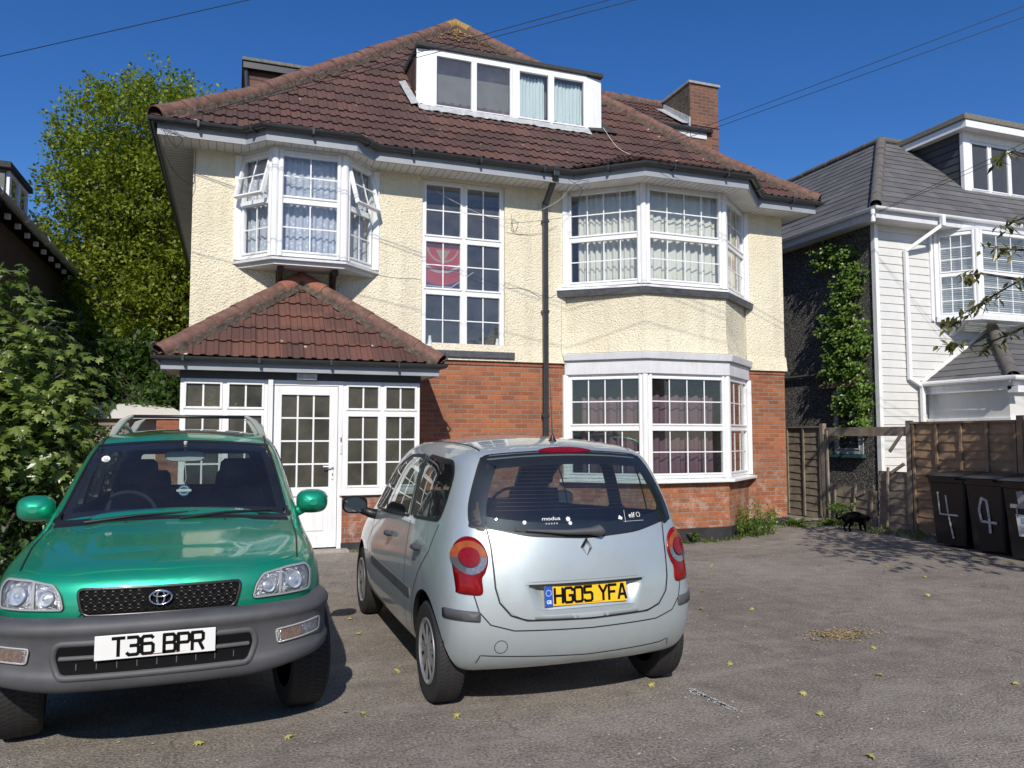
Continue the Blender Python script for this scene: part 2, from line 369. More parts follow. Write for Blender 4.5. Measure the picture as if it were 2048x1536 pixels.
# ---------------------------------------------------------------- ground
def sstep(a, b, x):
    t = max(0, min(1, (x - a) / (b - a))); return t * t * (3 - 2 * t)
def gz(x, y):
    """height of the ground: level, dipping a little before the right bay, rising at the porch"""
    k = sstep(8.2, 10.3, y)
    h = lerp(.07, -.10, sstep(2.0, 5.5, x)) if x < 7.6 else lerp(-.10, 0.0, sstep(7.6, 9.4, x))
    return h * k
def ground():
    mb = MB(); xs = [-60, -30, -14, -8] + [-5 + .5 * i for i in range(36)] + [14, 18, 24, 35, 60]
    ys = [-60, -35, -20, -12, -6, -3] + [-1 + .5 * i for i in range(30)] + [15, 18, 24, 35, 60, 120]
    mb.grid([[(x, y, gz(x, y)) for x in xs] for y in ys])
    for i in range(len(mb.f)): mb.f[i] = mb.f[i]
    o = mb.build('driveway', MAT['asphalt'], None, smooth=True, fixn=True); tag(o, kind='structure')
    if o.data.polygons[0].normal.z < 0: o.data.flip_normals()
ground()
# ---------------------------------------------------------------- windows
def window(parent, O, u, n, w, h, cells, name='window', fw=.06, bars=.018, s=.030, label=None, gm=None, frame_mat=None):
    """cells: (x0,x1,z0,z1,cols,rows,open_deg) in metres of the window; O lower-left corner on the outer face"""
    Mx = T(O, u, n); gm = gm or MAT['glass']; fm = frame_mat or MAT['upvc']
    f = MB()
    f.box(0, fw, -.07, 0, 0, h, Mx); f.box(w - fw, w, -.07, 0, 0, h, Mx)
    f.box(fw, w - fw, -.07, 0, 0, fw, Mx); f.box(fw, w - fw, -.07, 0, h - fw, h, Mx)
    xs = sorted({c[0] for c in cells} | {c[1] for c in cells}); zs = sorted({c[2] for c in cells} | {c[3] for c in cells})
    for z in zs[1:-1]: f.box(fw, w - fw, -.068, -.002, z - .035, z + .035, Mx)
    for x in xs[1:-1]:
        for z0, z1 in zip(zs[:-1], zs[1:]):
            if any(c[0] < x < c[1] and c[2] < (z0 + z1) / 2 < c[3] for c in cells): continue
            a = z0 + (fw if z0 == zs[0] else .035); b = z1 - (fw if z1 == zs[-1] else .035)
            f.box(x - .035, x + .035, -.068, -.002, a, b, Mx)
    F = f.build(name, fm, parent, bevel=.006)
    if label: F['label'] = label
    for (x0, x1, z0, z1, nc, nr, op) in cells:
        a0 = x0 + (fw if x0 == xs[0] else .035) - .008; a1 = x1 - (fw if x1 == xs[-1] else .035) + .008
        b0 = z0 + (fw if z0 == zs[0] else .035) - .008; b1 = z1 - (fw if z1 == zs[-1] else .035) + .008
        L = Mx
        if op:
            pv = Vector((0, .012, b1)); L = Mx @ Matrix.Translation(pv) @ Matrix.Rotation(R(op), 4, 'X') @ Matrix.Translation(-pv)
        sb = MB()
        d0, d1 = -.05, .014
        sb.box(a0, a0 + s, d0, d1, b0, b1, L); sb.box(a1 - s, a1, d0, d1, b0, b1, L)
        sb.box(a0 + s, a1 - s, d0, d1, b0, b0 + s, L); sb.box(a0 + s, a1 - s, d0, d1, b1 - s, b1, L)
        S = sb.build('sash', fm, F, bevel=.006)
        g = MB(); g.poly([L @ Vector(p) for p in ((a0 + s - .004, -.02, b0 + s - .004), (a1 - s + .004, -.02, b0 + s - .004), (a1 - s + .004, -.02, b1 - s + .004), (a0 + s - .004, -.02, b1 - s + .004))])
        g.build('pane', gm, F)
        if nc * nr > 1 and bars:
            q = MB(); W = a1 - a0 - 2 * s; H = b1 - b0 - 2 * s
            for i in range(1, nc): xx = a0 + s + W * i / nc; q.box(xx - bars / 2, xx + bars / 2, -.017, -.009, b0 + s, b1 - s, L)
            for i in range(1, nr): zz = b0 + s + H * i / nr; q.box(a0 + s, a1 - s, -.0165, -.0095, zz - bars / 2, zz + bars / 2, L)
            q.build('glazing_bars', fm, F)
    return F
def bay(parent, P, z0, z1, trans, cols, rows, name='bay_window', opens=(0, 0, 0), label=None, capw=.1):
    """three windows round a bay; P four plan points"""
    fr = MB(); P = [Vector((p[0], p[1], 0)) for p in P]; main = None
    for i in range(3):
        a, b = P[i], P[i + 1]; u = (b - a); w = u.length; u.normalize(); n = Vector((u.y, -u.x, 0))
        c = cols[i]; lo = trans - z0; H = z1 - z0
        g = .03
        window(parent, a + u * g + Vector((0, 0, z0)), u, n, w - 2 * g, H,
               [(0, w - 2 * g, 0, lo, c, rows, 0), (0, w - 2 * g, lo, H, c, rows, opens[i])], name)
    for k, p in enumerate(P[1:3]):
        fr = MB(); fr.tube([p + Vector((0, .02, z0 - .005)), p + Vector((0, .02, z1 + .005))], .055, 12)
        for s_ in (-1, 1):
            q = P[k + 1] - P[k + (2 if s_ > 0 else 0)]; q.normalize(); qq = p - q * .085
            n_ = Vector((-q.y, q.x, 0)) * (-s_); 
            fr.tube([qq + Vector((0, .0, z0)), qq + Vector((0, .0, z1))], .03, 10)
        fr.build('corner_post', MAT['upvc'], parent, auto=40)
    for xa, xb in ((P[0].x - .06, P[0].x + .03), (P[3].x - .03, P[3].x + .06)):
        e = MB(); e.box(xa, xb, P[0].y - .05, P[0].y + .1, z0, z1); e.build('window_jamb', MAT['upvc'], parent)
def offset_path(P, d):
    """offset an open plan path outward (to the right of travel = towards -Y when going +X)"""
    P = [Vector((p[0], p[1])) for p in P]; out = []
    for i, p in enumerate(P):
        ds = []
        if i > 0: ds.append((P[i] - P[i - 1]).normalized())
        if i < len(P) - 1: ds.append((P[i + 1] - P[i]).normalized())
        ns = [Vector((q.y, -q.x)) for q in ds]
        if len(ns) == 1: out.append(p + ns[0] * d)
        else:
            m = (ns[0] + ns[1]).normalized(); out.append(p + m * d / max(.3, m.dot(ns[0])))
    return out
def sweep(mb, path, prof, mi=0, closed_prof=True):
    """path: plan points; prof: (outward d, z)"""
    cols = [offset_path(path, d) for d, z in prof]; rows = []
    for i in range(len(path)):
        rows.append([(cols[k][i].x, cols[k][i].y, prof[k][1]) for k in range(len(prof))])
    mb.grid(rows, mi, closed_prof)
    n = len(prof)
    if closed_prof:
        mb.poly(rows[0], mi); mb.poly(rows[-1][::-1], mi)
# ---------------------------------------------------------------- roof tiles
def tile_plane(mb, O, U, V, L, R_, vmax, g=.34, period=.15, prof=None, lift=.028, amp=.019, jit=.004):
    """interlocking tiles: O origin on the eave, U along it, V up the slope; L(v), R_(v) limits along U"""
    O = Vector(O); U = Vector(U).normalized(); V = Vector(V).normalized(); N = U.cross(V).normalized()
    prof = prof or [(0, 0), (.40, 0), (.50, 1), (.78, 1), (.88, .15)]
    nv = int(math.ceil(vmax / g)); rnd = random.Random(3)
    for j in range(nv):
        v0 = j * g; v1 = min((j + 1) * g, vmax); 
        a0, b0, a1, b1 = L(v0), R_(v0), L(v1), R_(v1)
        lo = min(a0, a1); hi = max(b0, b1)
        k0 = int(math.floor(lo / period)); k1 = int(math.ceil(hi / period)); cols = []
        for k in range(k0, k1 + 1):
            jj = rnd.uniform(-jit, jit)
            for (t, hgt) in prof: cols.append(((k + t) * period, hgt * amp + jj))
        prev = None
        for (u, h) in cols:
            ul = max(a0, min(b0, u)); uh = max(a1, min(b1, u))
            dj = 0
            p = (O + U * ul + V * (v0 - .01 + dj) + N * (h + lift), O + U * uh + V * v1 + N * (h + .004), O + U * ul + V * (v0 + .004) + N * (h - .004), ul, uh)
            if prev and (p[3] - prev[3] > 1e-5 or p[4] - prev[4] > 1e-5):
                mb.poly([prev[0], p[0], p[1], prev[1]], 0, [(prev[3], v0 + .01), (p[3], v0 + .01), (p[4], v1 - .01), (prev[4], v1 - .01)])
                mb.poly([prev[2], p[2], p[0], prev[0]], 0, [(prev[3], v0 + .01)] * 4)
            prev = p
def ridge_tiles(mb, mort, a, b, r=.115, seg=.45, mi=0, top_mi=None, ups=(0, 0, 1)):
    a = Vector(a); b = Vector(b); d = b - a; Ln = d.length; d.normalize(); n = max(1, round(Ln / seg)); rnd = random.Random(5)
    side = d.cross(Vector(ups)).normalized(); up = side.cross(d).normalized()
    for i in range(n):
        p = a + d * (Ln * i / n - .02); q = a + d * (Ln * (i + 1) / n + .015); jt = rnd.uniform(-.008, .008)
        rr0 = r * 1.06; rr1 = r * .97; rows = []
        for (c, rr) in ((p, rr0 * .9), (p, rr0), (q, rr1), (q, rr1 * .88)):
            rows.append([c + side * math.cos(t) * rr * 1.15 + up * (math.sin(t) * rr - .02 + jt) for t in [math.pi * k / 10 for k in range(-2, 13)]])
        m_ = mi if (top_mi is None or i < n - 1) else top_mi
        mb.grid(rows, m_)
    m = int(Ln / .05)
    for s in (-1, 1):
        rows = [[], []]; r3 = [[], [], []]
        for k in range(m + 1):
            p = a + d * (Ln * k / m); j1 = rnd.uniform(-.015, .02); j2 = rnd.uniform(-.012, .012)
            r3[0].append(p + side * s * (r * 1.0) + up * (.0 + j2)); r3[1].append(p + side * s * (r * 1.2 + j1) + up * (-.035 + j2)); r3[2].append(p + side * s * (r * 1.26 + j1) + up * (-.12))
        mort.grid(r3)
# ---------------------------------------------------------------- the house
XL, XR, YF, YB = -.59, 9.59, 11.62, 21.0
house = thing('detached_house', 'large cream roughcast and red brick house with brown tiled roof and two bays', 'house', (4.5, 16, 0))
BP = [(5.17, 11.62), (6.19, 10.78), (7.73, 10.78), (8.75, 11.62)]
OP = [(.03, 11.62), (.50, 11.10), (1.47, 11.10), (1.99, 11.62)]
def build_house():
    H = house; t = .25
    c = MB()                                                   # cream upper walls round the openings
    def wall(mb, x0, x1, z0, z1): mb.box(x0, x1, YF - .02, YF + t, z0, z1)
    zt = 5.78
    wall(c, XL, .03, 2.8, zt); wall(c, .0301, 1.9899, 2.8, 4.10); wall(c, .0301, 1.9899, 5.66, zt); wall(c, 1.99, 2.73, 2.8, zt)
    wall(c, 2.7301, 4.0999, 5.64, zt); wall(c, 4.10, 5.17, 2.8, zt); wall(c, 8.75, XR, 2.8, zt)
    c.box(XL - .0, XL + t, YF + t, YB, 2.8, zt); c.box(XR - t, XR, YF + t, YB, 2.8, zt); c.box(XL + t, XR - t, YB - t, YB, 2.8, zt)
    # bell-cast foot of the render
    for x0, x1 in ((2.9, 5.17), (8.75, XR + .03)):
        c.prism([(x0, YF - .021, 3.05), (x0, YF - .055, 2.79), (x0, YF + .01, 2.79), (x0, YF + .01, 3.05)], (x1 - x0, 0, 0))
    c.prism([(XR + .0005, YF - .03, 3.05), (XR + .035, YF - .03, 2.79), (XR - .02, YF - .03, 2.79), (XR - .02, YF - .03, 3.05)], (0, 6, 0))
    # roughcast spandrel between the bays
    sp = [(p[0], p[1]) for p in BP]
    sweep(c, [(5.17, 11.64)] + sp[1:3] + [(8.75, 11.64)], [(-.02, 2.94), (.03, 2.96), (.02, 3.1), (.0, 3.3), (.0, 3.93), (-.2, 3.93), (-.2, 2.94)])
    c.build('roughcast_wall', MAT['cream'], H, fixn=True)
    b = MB()
    def bw(x0, x1, z0, z1, y=0): b.box(x0, x1, YF + y, YF + t, z0, z1)
    bw(XL, 5.17, -.2, 2.8); bw(8.75, XR, -.2, 2.8)
    b.box(XL, XL + t, YF + t, YB, -.2, 2.8); b.box(XR - t, XR, YF + t, YB, -.2, 2.8); b.box(XL + t, XR - t, YB - t, YB, -.2, 2.8)
    sweep(b, BP, [(-.0, -.2), (-.0, .86), (-.22, .86), (-.22, -.2)])
    b.build('brick_wall', MAT['brick'], H, fixn=True)
    bc = MB()                                                  # dark soldier course under the render
    for x0, x1 in ((2.9, 5.12), (8.80, XR + .005)): bc.box(x0, x1, YF - .015, YF + .05, 2.725, 2.789)
    bc.box(XR - .05, XR + .012, YF - .012, YB, 2.727, 2.787)
    bc.build('brick_band', MAT['brickdark'], H)
    p = MB(); sweep(p, [(2.4, YF), (5.12, YF)] + BP[1:3] + [(8.8, YF), (XR, YF), (XR + .001, YF + 8)], [(.03, -.3), (.03, .12), (-.02, .12), (-.02, -.3)])
    p.build('plinth', MAT['plinth'], H, fixn=True)
    # rooms behind the windows
    r = MB(); r.box(XL + t, XR - t, YF + t + .02, 16, 2.70, 2.74); r.box(XL + t, XR - t, 15.9, 16, 0, 5.7); r.box(XL + t, XR - t, YF + .3, 16, 5.70, 5.74)
    for x in (2.3, 4.6): r.box(x, x + .1, YF + t, 15.9, 0, 5.7)
    r.box(XL + t, XR - t, YF + t, 16, .1, .12)
    r.build('interior', MAT['interior'], H)
    # stair window
    window(H, (2.73, YF + .035, 2.95), (1, 0, 0), (0, -1, 0), 1.37, 2.69,
           [(0, .69, 0, .92, 2, 2, 0), (.69, 1.37, 0, .92, 2, 2, 0), (0, .69, .92, 1.76, 2, 2, 0), (.69, 1.37, .92, 1.76, 2, 2, 0), (0, .69, 1.76, 2.69, 2, 2, 0), (.69, 1.37, 1.76, 2.69, 2, 2, 0)], 'stair_window', fw=.055, gm=MAT['glasshaze'])
    s = MB(); s.box(2.60, 4.25, YF - .09, YF + .05, 2.83, 2.935); s.build('window_sill', MAT['lead'], H, bevel=.01)
    # upper bay
    bay(H, BP, 4.06, 5.68, 4.86, (4, 4, 3), 2, 'bay_window')
    s = MB(); sweep(s, [(5.0, 11.66)] + [(p[0], p[1]) for p in offset_path(BP, .0)][1:3] + [(8.92, 11.66)], [(.06, 3.995), (.06, 4.03), (-.05, 4.055), (-.05, 3.995)]); s.build('bay_sill', MAT['upvc'], H, fixn=True, bevel=.005)
    s = MB(); sweep(s, [(5.05, 11.64)] + BP[1:3] + [(8.87, 11.64)], [(.05, 3.89), (.065, 3.985), (-.02, 3.99), (-.02, 3.9)]); s.build('lead_apron', MAT['lead'], H, fixn=True)
    # cornice between bays
    s = MB(); PB = [(5.17, 11.62), (6.19, 10.78), (7.73, 10.78), (8.75, 11.62)]
    sweep(s, PB, [(.05, 2.60), (.05, 2.83), (-.1, 2.83), (-.1, 2.60)]); sweep(s, PB, [(.10, 2.832), (.12, 2.94), (-.1, 2.94), (-.1, 2.832)])
    s.build('bay_fascia', MAT['upvc2'], H, fixn=True, bevel=.008)
    # lower bay
    bay(H, BP, .92, 2.60, 1.74, (4, 4, 3), 2, 'bay_window')
    s = MB(); sweep(s, [(5.1, 11.64)] + BP[1:3] + [(8.82, 11.64)], [(.11, .85), (.11, .895), (-.04, .918), (-.04, .85)]); s.build('bay_sill', MAT['upvc'], H, fixn=True, bevel=.008)
    # timber head above upper bay windows
    s = MB(); sweep(s, BP, [(.02, 5.68), (.03, 5.79), (-.08, 5.79), (-.08, 5.68)]); s.build('window_head', MAT['upvc2'], H, fixn=True)
    # oriel
    bay(H, OP, 4.12, 5.64, 4.93, (2, 2, 2), 2, 'oriel_window', opens=(16, 0, 16))
    s = MB(); sweep(s, [(-.02, 11.66)] + OP[1:3] + [(2.04, 11.66)], [(.06, 4.055), (.06, 4.09), (-.05, 4.115), (-.05, 4.055)]); s.build('oriel_sill', MAT['upvc2'], H, fixn=True, bevel=.005)
    s = MB(); s.prism([(.03, 11.6, 4.0), (.50, 11.1, 4.0), (1.47, 11.1, 4.0), (1.99, 11.6, 4.0)], (0, 0, .055)); s.build('oriel_base', MAT['upvc2'], H, fixn=True)
    for x in (.60, 1.36):
        s = MB(); s.box(x - .045, x + .045, YF - .42, YF - .02, 3.92, 3.998); s.box(x - .045, x + .045, YF - .12, YF - .02, 3.72, 3.92)
        s.prism([(x - .03, YF - .12, 3.92), (x - .03, YF - .36, 3.92), (x - .03, YF - .12, 3.74)], (.06, 0, 0)); s.build('bracket', MAT['wood'], H, fixn=True, bevel=.008)
    s = MB(); sweep(s, OP, [(.02, 5.64), (.03, 5.74), (-.08, 5.74), (-.08, 5.64)]); s.build('window_head', MAT['upvc2'], H, fixn=True)
    # eaves: soffit, fascia, gutter follow both bays
    EP = [(-1.03, 21), (-1.03, 11.14), (.10, 11.14), (.36, 10.86), (1.60, 10.86), (1.90, 11.14), (5.12, 11.14), (5.98, 10.36), (7.92, 10.36), (8.72, 11.14), (9.98, 11.14), (9.98, 21)]
    s = MB(); sweep(s, EP, [(-.0, 5.66), (-.0, 5.84), (-.025, 5.84), (-.025, 5.66)]); s.build('fascia', MAT['fascia'], H, fixn=True)
    s = MB(); s.poly([(x, y, 5.685) for x, y in EP][::-1])
    z = 5.686
    so = s.build('soffit', MAT['soffit'], H, uv=False)
    s = MB(); rr = .055
    prof = [(.012 + rr + rr * math.cos(a), 5.862 + rr * 1.15 * math.sin(a)) for a in [math.pi + math.pi * k / 8 for k in range(9)]]
    prof += [(.012 + rr + (rr - .01) * math.cos(a), 5.862 + (rr - .01) * math.sin(a)) for a in [2 * math.pi - math.pi * k / 8 for k in range(9)]]
    sweep(s, EP, prof); s.build('gutter', MAT['gutter'], H, fixn=True, auto=40)
    s = MB(); OPth = offset_path(EP, .07)
    for i in range(1, len(OPth) - 2):
        a = Vector((*OPth[i], 0)); b = Vector((*OPth[i + 1], 0)); d = b - a; k = max(1, int(d.length / .85))
        u = d.normalized(); nrm = Vector((u.y, -u.x, 0))
        for j in range(k):
            p = a + d * ((j + .5) / k); Mx = T(p, u, nrm)
            s = MB(); s.box(-.014, .014, -.065, .062, 5.785, 5.80, Mx); s.box(-.014, .014, .05, .064, 5.80, 5.875, Mx); s.build('gutter_bracket', MAT['gutter'], H)
    # grooves of the soffit boards
    s = MB()
    for i in range(100):
        x = -.95 + i * .11
        if x > 9.9: break
        y0 = 11.16
        if .36 < x < 1.6: y0 = 10.9
        if 5.98 < x < 7.92: y0 = 10.4
        s.box(x, x + .006, y0, YF - .03, 5.6835, 5.686)
    for i in range(85):
        y = 11.7 + i * .11; s.box(-1.0, XL, y, y + .006, 5.6835, 5.686)
    s.build('soffit_groove', MAT['lead'], H)
    # ---- main roof
    AX, AY, AZ, ZE = 4.50, 16.1, 10.75, 5.87; KY, KZ = 12.16, 6.76           # kicked-out eaves up to KY
    rf = MB(); xl, xr = -1.08, 10.04; kl, kr = xl + 1.20, xr - 1.19; D = 21.2
    def slope(O, U, run, rise, a0, a1, b0, b1):
        V = Vector(run) + Vector((0, 0, rise)); Ln = V.length
        tile_plane(rf, O, U, V, lambda v: lerp(a0, a1, v / Ln), lambda v: lerp(b0, b1, v / Ln), Ln, g=Ln / round(Ln / .34))
    slope((0, 11.08, ZE), (1, 0, 0), (0, KY - 11.08, 0), KZ - ZE, xl, kl, xr, kr); slope((0, KY, KZ), (1, 0, 0), (0, AY - KY, 0), AZ - KZ, kl, AX, kr, AX)
    slope((xl, D, ZE), (0, -1, 0), (kl - xl, 0, 0), KZ - ZE, 0, 0, D - 11.08, D - KY); slope((kl, D, KZ), (0, -1, 0), (AX - kl, 0, 0), AZ - KZ, 0, 0, D - KY, D - AY)
    slope((xr, 11.08, ZE), (0, 1, 0), (kr - xr, 0, 0), KZ - ZE, 0, KY - 11.08, D - 11.08, D - 11.08); slope((kr, 11.08, KZ), (0, 1, 0), (AX - kr, 0, 0), AZ - KZ, KY - 11.08, AY - 11.08, D - 11.08, D - 11.08)
    # skirt roofs over the bays
    n = Vector((0, 1.58, .664)); L2 = n.length
    tile_plane(rf, (0, 10.34, 5.90), (1, 0, 0), n, lambda v: lerp(5.93, 6.55, v / L2), lambda v: lerp(7.97, 7.35, v / L2), L2)
    for a, b, c in (((5.02, 11.12, 5.9), (5.95, 10.34, 5.9), (6.55, 11.92, 6.565)), ((7.95, 10.34, 5.9), (8.83, 11.12, 5.9), (7.35, 11.92, 6.565))):
        a, b, c = Vector(a), Vector(b), Vector(c); u = (b - a); W = u.length; u.normalize(); k_ = (c - a).dot(u); vv = (c - a) - u * k_
        tile_plane(rf, a, u, vv, lambda v, k_=k_, h=vv.length: lerp(0, k_, v / h), lambda v, k_=k_, h=vv.length, W=W: lerp(W, k_, v / h), vv.length)
    RF = rf.build('roof', MAT['tile'], H)
    mo = MB(); mo.prism([(.34, 10.84, 5.90), (1.62, 10.84, 5.90), (1.86, 11.12, 5.90), (1.60, 11.22, 6.05), (.42, 11.22, 6.05), (.12, 11.12, 5.90)], (0, 0, -.03))
    mo.build('mortar_skirt', MAT['mortar'], RF, fixn=True)
    rt = MB(); mt = MB()
    for xe, xk, sg in ((xl, kl, 1), (xr, kr, -1)):
        ridge_tiles(rt, mt, (xe + sg * .03, 11.11, ZE + .05), (xk, KY, KZ + .05), .125); ridge_tiles(rt, mt, (xk, KY, KZ + .05), (AX, AY, AZ + .05), .125, top_mi=1)
    ridge_tiles(rt, mt, (AX, AY, AZ + .06), (AX, 21, AZ + .06), .125)
    rt.build('ridge_tiles', [MAT['ridge'], MAT['lichen']], RF, auto=50)
    mt.build('ridge_mortar', MAT['mortar'], RF)
    # lichen on the upper tiles
    lc = MB(); rnd = random.Random(8)
    Vf = Vector((0, AY - KY, AZ - KZ)).normalized(); lenF = (Vector((0, AY - KY, AZ - KZ))).length; Nf = Vector((1, 0, 0)).cross(Vf)
    for i in range(260):
        d = abs(rnd.gauss(0, .55)); v = lenF - .15 - d * 1.1; u = AX + rnd.uniform(-1, 1) * (lenF - v) * .75
        if v < 2: continue
        p = Vector((u, KY, KZ)) + Vf * v + Nf * .05; r_ = rnd.uniform(.01, .045) 
        lc.poly([p + Vector((1, 0, 0)) * r_ * math.cos(a) * rnd.uniform(.6, 1) + Vf * r_ * math.sin(a) * rnd.uniform(.6, 1) for a in [k * math.pi / 3 for k in range(6)]])
    tag(lc.build('lichen', MAT['lichen'], RF), kind='stuff')
    # ---- front dormer
    d = MB(); d.box(2.88, 6.36, 12.86, 13.8, 7.1, 8.26)
    DR = d.build('dormer', MAT['tile'], H)
    for pl in ([(2.86, 12.66, 7.26), (3.15, 12.61, 7.235), (3.15, 12.61, 8.28), (2.86, 12.66, 8.28)], [(6.39, 12.66, 7.30), (6.065, 12.61, 7.235), (6.065, 12.61, 8.28), (6.39, 12.66, 8.28)]):
        fr = MB(); fr.prism(pl, (0, .03, 0)); fr.build('dormer_cheek', MAT['upvc'], DR, fixn=True)
    fr = MB(); fr.box(3.15, 6.065, 12.605, 12.67, 8.222, 8.29); fr.build('dormer_head', MAT['upvc'], DR)
    window(H, (3.15, 12.60, 7.255), (1, 0, 0), (0, -1, 0), 1.45, .965, [(0, .725, 0, .965, 1, 1, 0), (.725, 1.45, 0, .965, 1, 1, 0)], 'dormer_window', fw=.035, s=.022, gm=MAT['glasshaze'])
    window(H, (4.672, 12.60, 7.255), (1, 0, 0), (0, -1, 0), 1.39, .965, [(0, .675, 0, .965, 1, 1, 0), (.675, 1.39, 0, .965, 1, 1, 0)], 'dormer_window', fw=.04, s=.03)
    q = MB(); q.box(4.602, 4.67, 12.59, 12.66, 7.255, 8.22); q.build('dormer_mullion', MAT['upvc'], H, bevel=.006)
    q = MB(); q.prism([(2.85, 12.56, 8.292), (2.85, 12.56, 8.375), (2.85, 14.3, 8.48), (2.85, 14.3, 8.292)], (3.55, 0, 0)); q.build('dormer_roof', MAT['felt'], DR, fixn=True, bevel=.015)
    q = MB(); q.box(2.95, 6.3, 12.845, 12.856, 7.2, 8.25); q.build('dormer_interior', MAT['interior'], DR)
    q = MB(); rows = [[], []]
    for i in range(60):
        x = 2.86 + i * (6.1 - 2.86) / 59; rows[0].append((x, 12.58, 7.275 + random.uniform(-.004, .004))); rows[1].append((x, 12.46 + random.uniform(-.02, .01), 7.13 + random.uniform(-.01, .012)))
    q.grid(rows); q.build('flashing', MAT['leadpale'], DR)
    q = MB(); q.poly([(2.88, 12.55, 7.27), (2.74, 12.52, 7.22), (2.66, 13.2, 7.90), (2.78, 13.22, 7.95)]); q.build('side_flashing', MAT['leadpale'], DR)
    q = MB(); q.poly([(6.10, 12.54, 7.24), (6.70, 12.56, 7.26), (6.45, 12.95, 7.66), (6.10, 12.8, 7.52)]); q.build('felt_patch', MAT['felt'], DR)
    # ---- side dormer on the left slope
    q = MB(); q.box(.17, 3.6, 13.9, 17.2, 6.6, 8.03); SD = q.build('side_dormer', MAT['brickdark'], H)
    q = MB()
    for k in range(8): q.bar((.15, 13.885 - .004 * (k % 2), 6.60 + k * .19), (3.0, 13.885 - .004 * (k % 2), 6.62 + k * .19), .03, .185)
    q.build('hung_tiles', MAT['tileporch'], SD)
    q = MB(); q.box(.03, 3.6, 13.72, 17.3, 8.10, 8.16); q.build('dormer_roof', MAT['feltlight'], SD, bevel=.01)
    q = MB(); q.box(.05, 3.6, 13.75, 13.79, 7.98, 8.099); q.box(.05, .09, 13.79, 17.2, 7.98, 8.099); q.build('fascia', MAT['gutter'], SD)
    q = MB(); q.tube([(.10, 13.83, 7.99), (.13, 13.84, 7.5), (.15, 13.84, 6.8)], .04, 8); q.build('downpipe', MAT['gutter'], SD)
    # ---- gabled wing high on the right slope, chimney
    q = MB(); q.box(6.6, 9.45, 14.3, 16.8, 6.2, 8.30); q.prism([(6.6, 14.3, 8.30), (6.6, 16.8, 8.30), (6.6, 15.5, 9.3)], (2.85, 0, 0)); WG = q.build('gable_wing', MAT['cream'], H, fixn=True)
    q = MB(); n = Vector((0, 1.65, 1.22)); L3 = n.length
    tile_plane(q, (5.5, 13.92, 8.23), (1, 0, 0), n, lambda v: 0, lambda v: 4.12, L3)
    n2 = Vector((0, -1.65, 1.22)); tile_plane(q, (9.62, 17.22, 8.23), (-1, 0, 0), n2, lambda v: 0, lambda v: 4.12, L3)
    q.build('wing_roof', MAT['tile'], WG)
    rt = MB(); mt = MB(); ridge_tiles(rt, mt, (6.2, 15.57, 9.47), (9.62, 15.57, 9.47), .11); rt.build('ridge_tiles', MAT['ridge'], WG, auto=50); mt.build('ridge_mortar', MAT['mortar'], WG)
    q = MB(); q.box(8.0, 9.55, 13.88, 13.92, 8.02, 8.2); q.build('fascia', MAT['upvc2'], WG)
    q = MB(); q.tube([(8.0, 13.84, 8.19), (9.66, 13.84, 8.19)], .05, 8); q.build('gutter', MAT['gutter'], WG)
    ch = MB(); ch.box(9.15, 9.87, 13.9, 15.0, 5.0, 9.22); CH = ch.build('chimney', MAT['chimneybrick'], H)
    q = MB(); q.box(9.11, 9.91, 13.86, 15.04, 9.221, 9.28); q.build('chimney_cap', MAT['concrete'], CH, bevel=.01)
    q = MB(); q.box(9.135, 9.149, 13.88, 15.02, 7.9, 9.22); q.build('chimney_render', MAT['mortar'], CH)
    q = MB(); q.prism([(9.10, 13.86, 8.2), (9.10, 13.86, 8.45), (9.10, 14.9, 9.15), (9.10, 15.0, 8.9)], (.033, 0, 0)); q.poly([(8.95, 13.9, 8.32), (9.12, 13.88, 8.32), (9.12, 14.9, 9.05), (8.9, 14.9, 9.03)]); q.build('flashing', MAT['leadpale'], CH)
    q = MB(); q.box(9.13, 9.89, 13.88, 15.02, 8.30, 8.34); q.build('chimney_band', MAT['chimneybrick'], CH)
    # cracks in the render
    for pts in ([(2.03, 4.05), (2.2, 4.03), (2.42, 4.02), (2.6, 4.03), (2.72, 4.02)], [(4.15, 3.98), (4.35, 4.0), (4.52, 3.97), (4.72, 3.86), (4.9, 3.88), (5.1, 3.98)], [(4.12, 4.9), (4.3, 4.88), (4.5, 4.9)]):
        q = MB()
        for a, b in zip(pts[:-1], pts[1:]): q.bar((a[0], YF - .0215, a[1]), (b[0], YF - .0215, b[1]), .004, .006, (0, 1, 0))
        q.build('wall_crack', MAT['wood'], H, fixn=True)
    # ---- downpipe
    q = MB(); a = (4.98, 11.07, 5.86); q.bar((4.78, 11.07, 5.90), (4.78, 11.07, 5.74), .10, .07, (0, 1, 0)); q.bar((4.78, 11.09, 5.76), (4.78, 11.51, 5.42), .085, .065); q.bar((4.78, 11.53, 5.46), (4.78, 11.53, .05), .085, .065, (0, 1, 0))
    for z in (5.1, 3.6, 1.9): q.box(4.725, 4.835, 11.49, 11.60, z, z + .05)
    q.build('downpipe', MAT['gutter'], H, bevel=.006)
build_house()
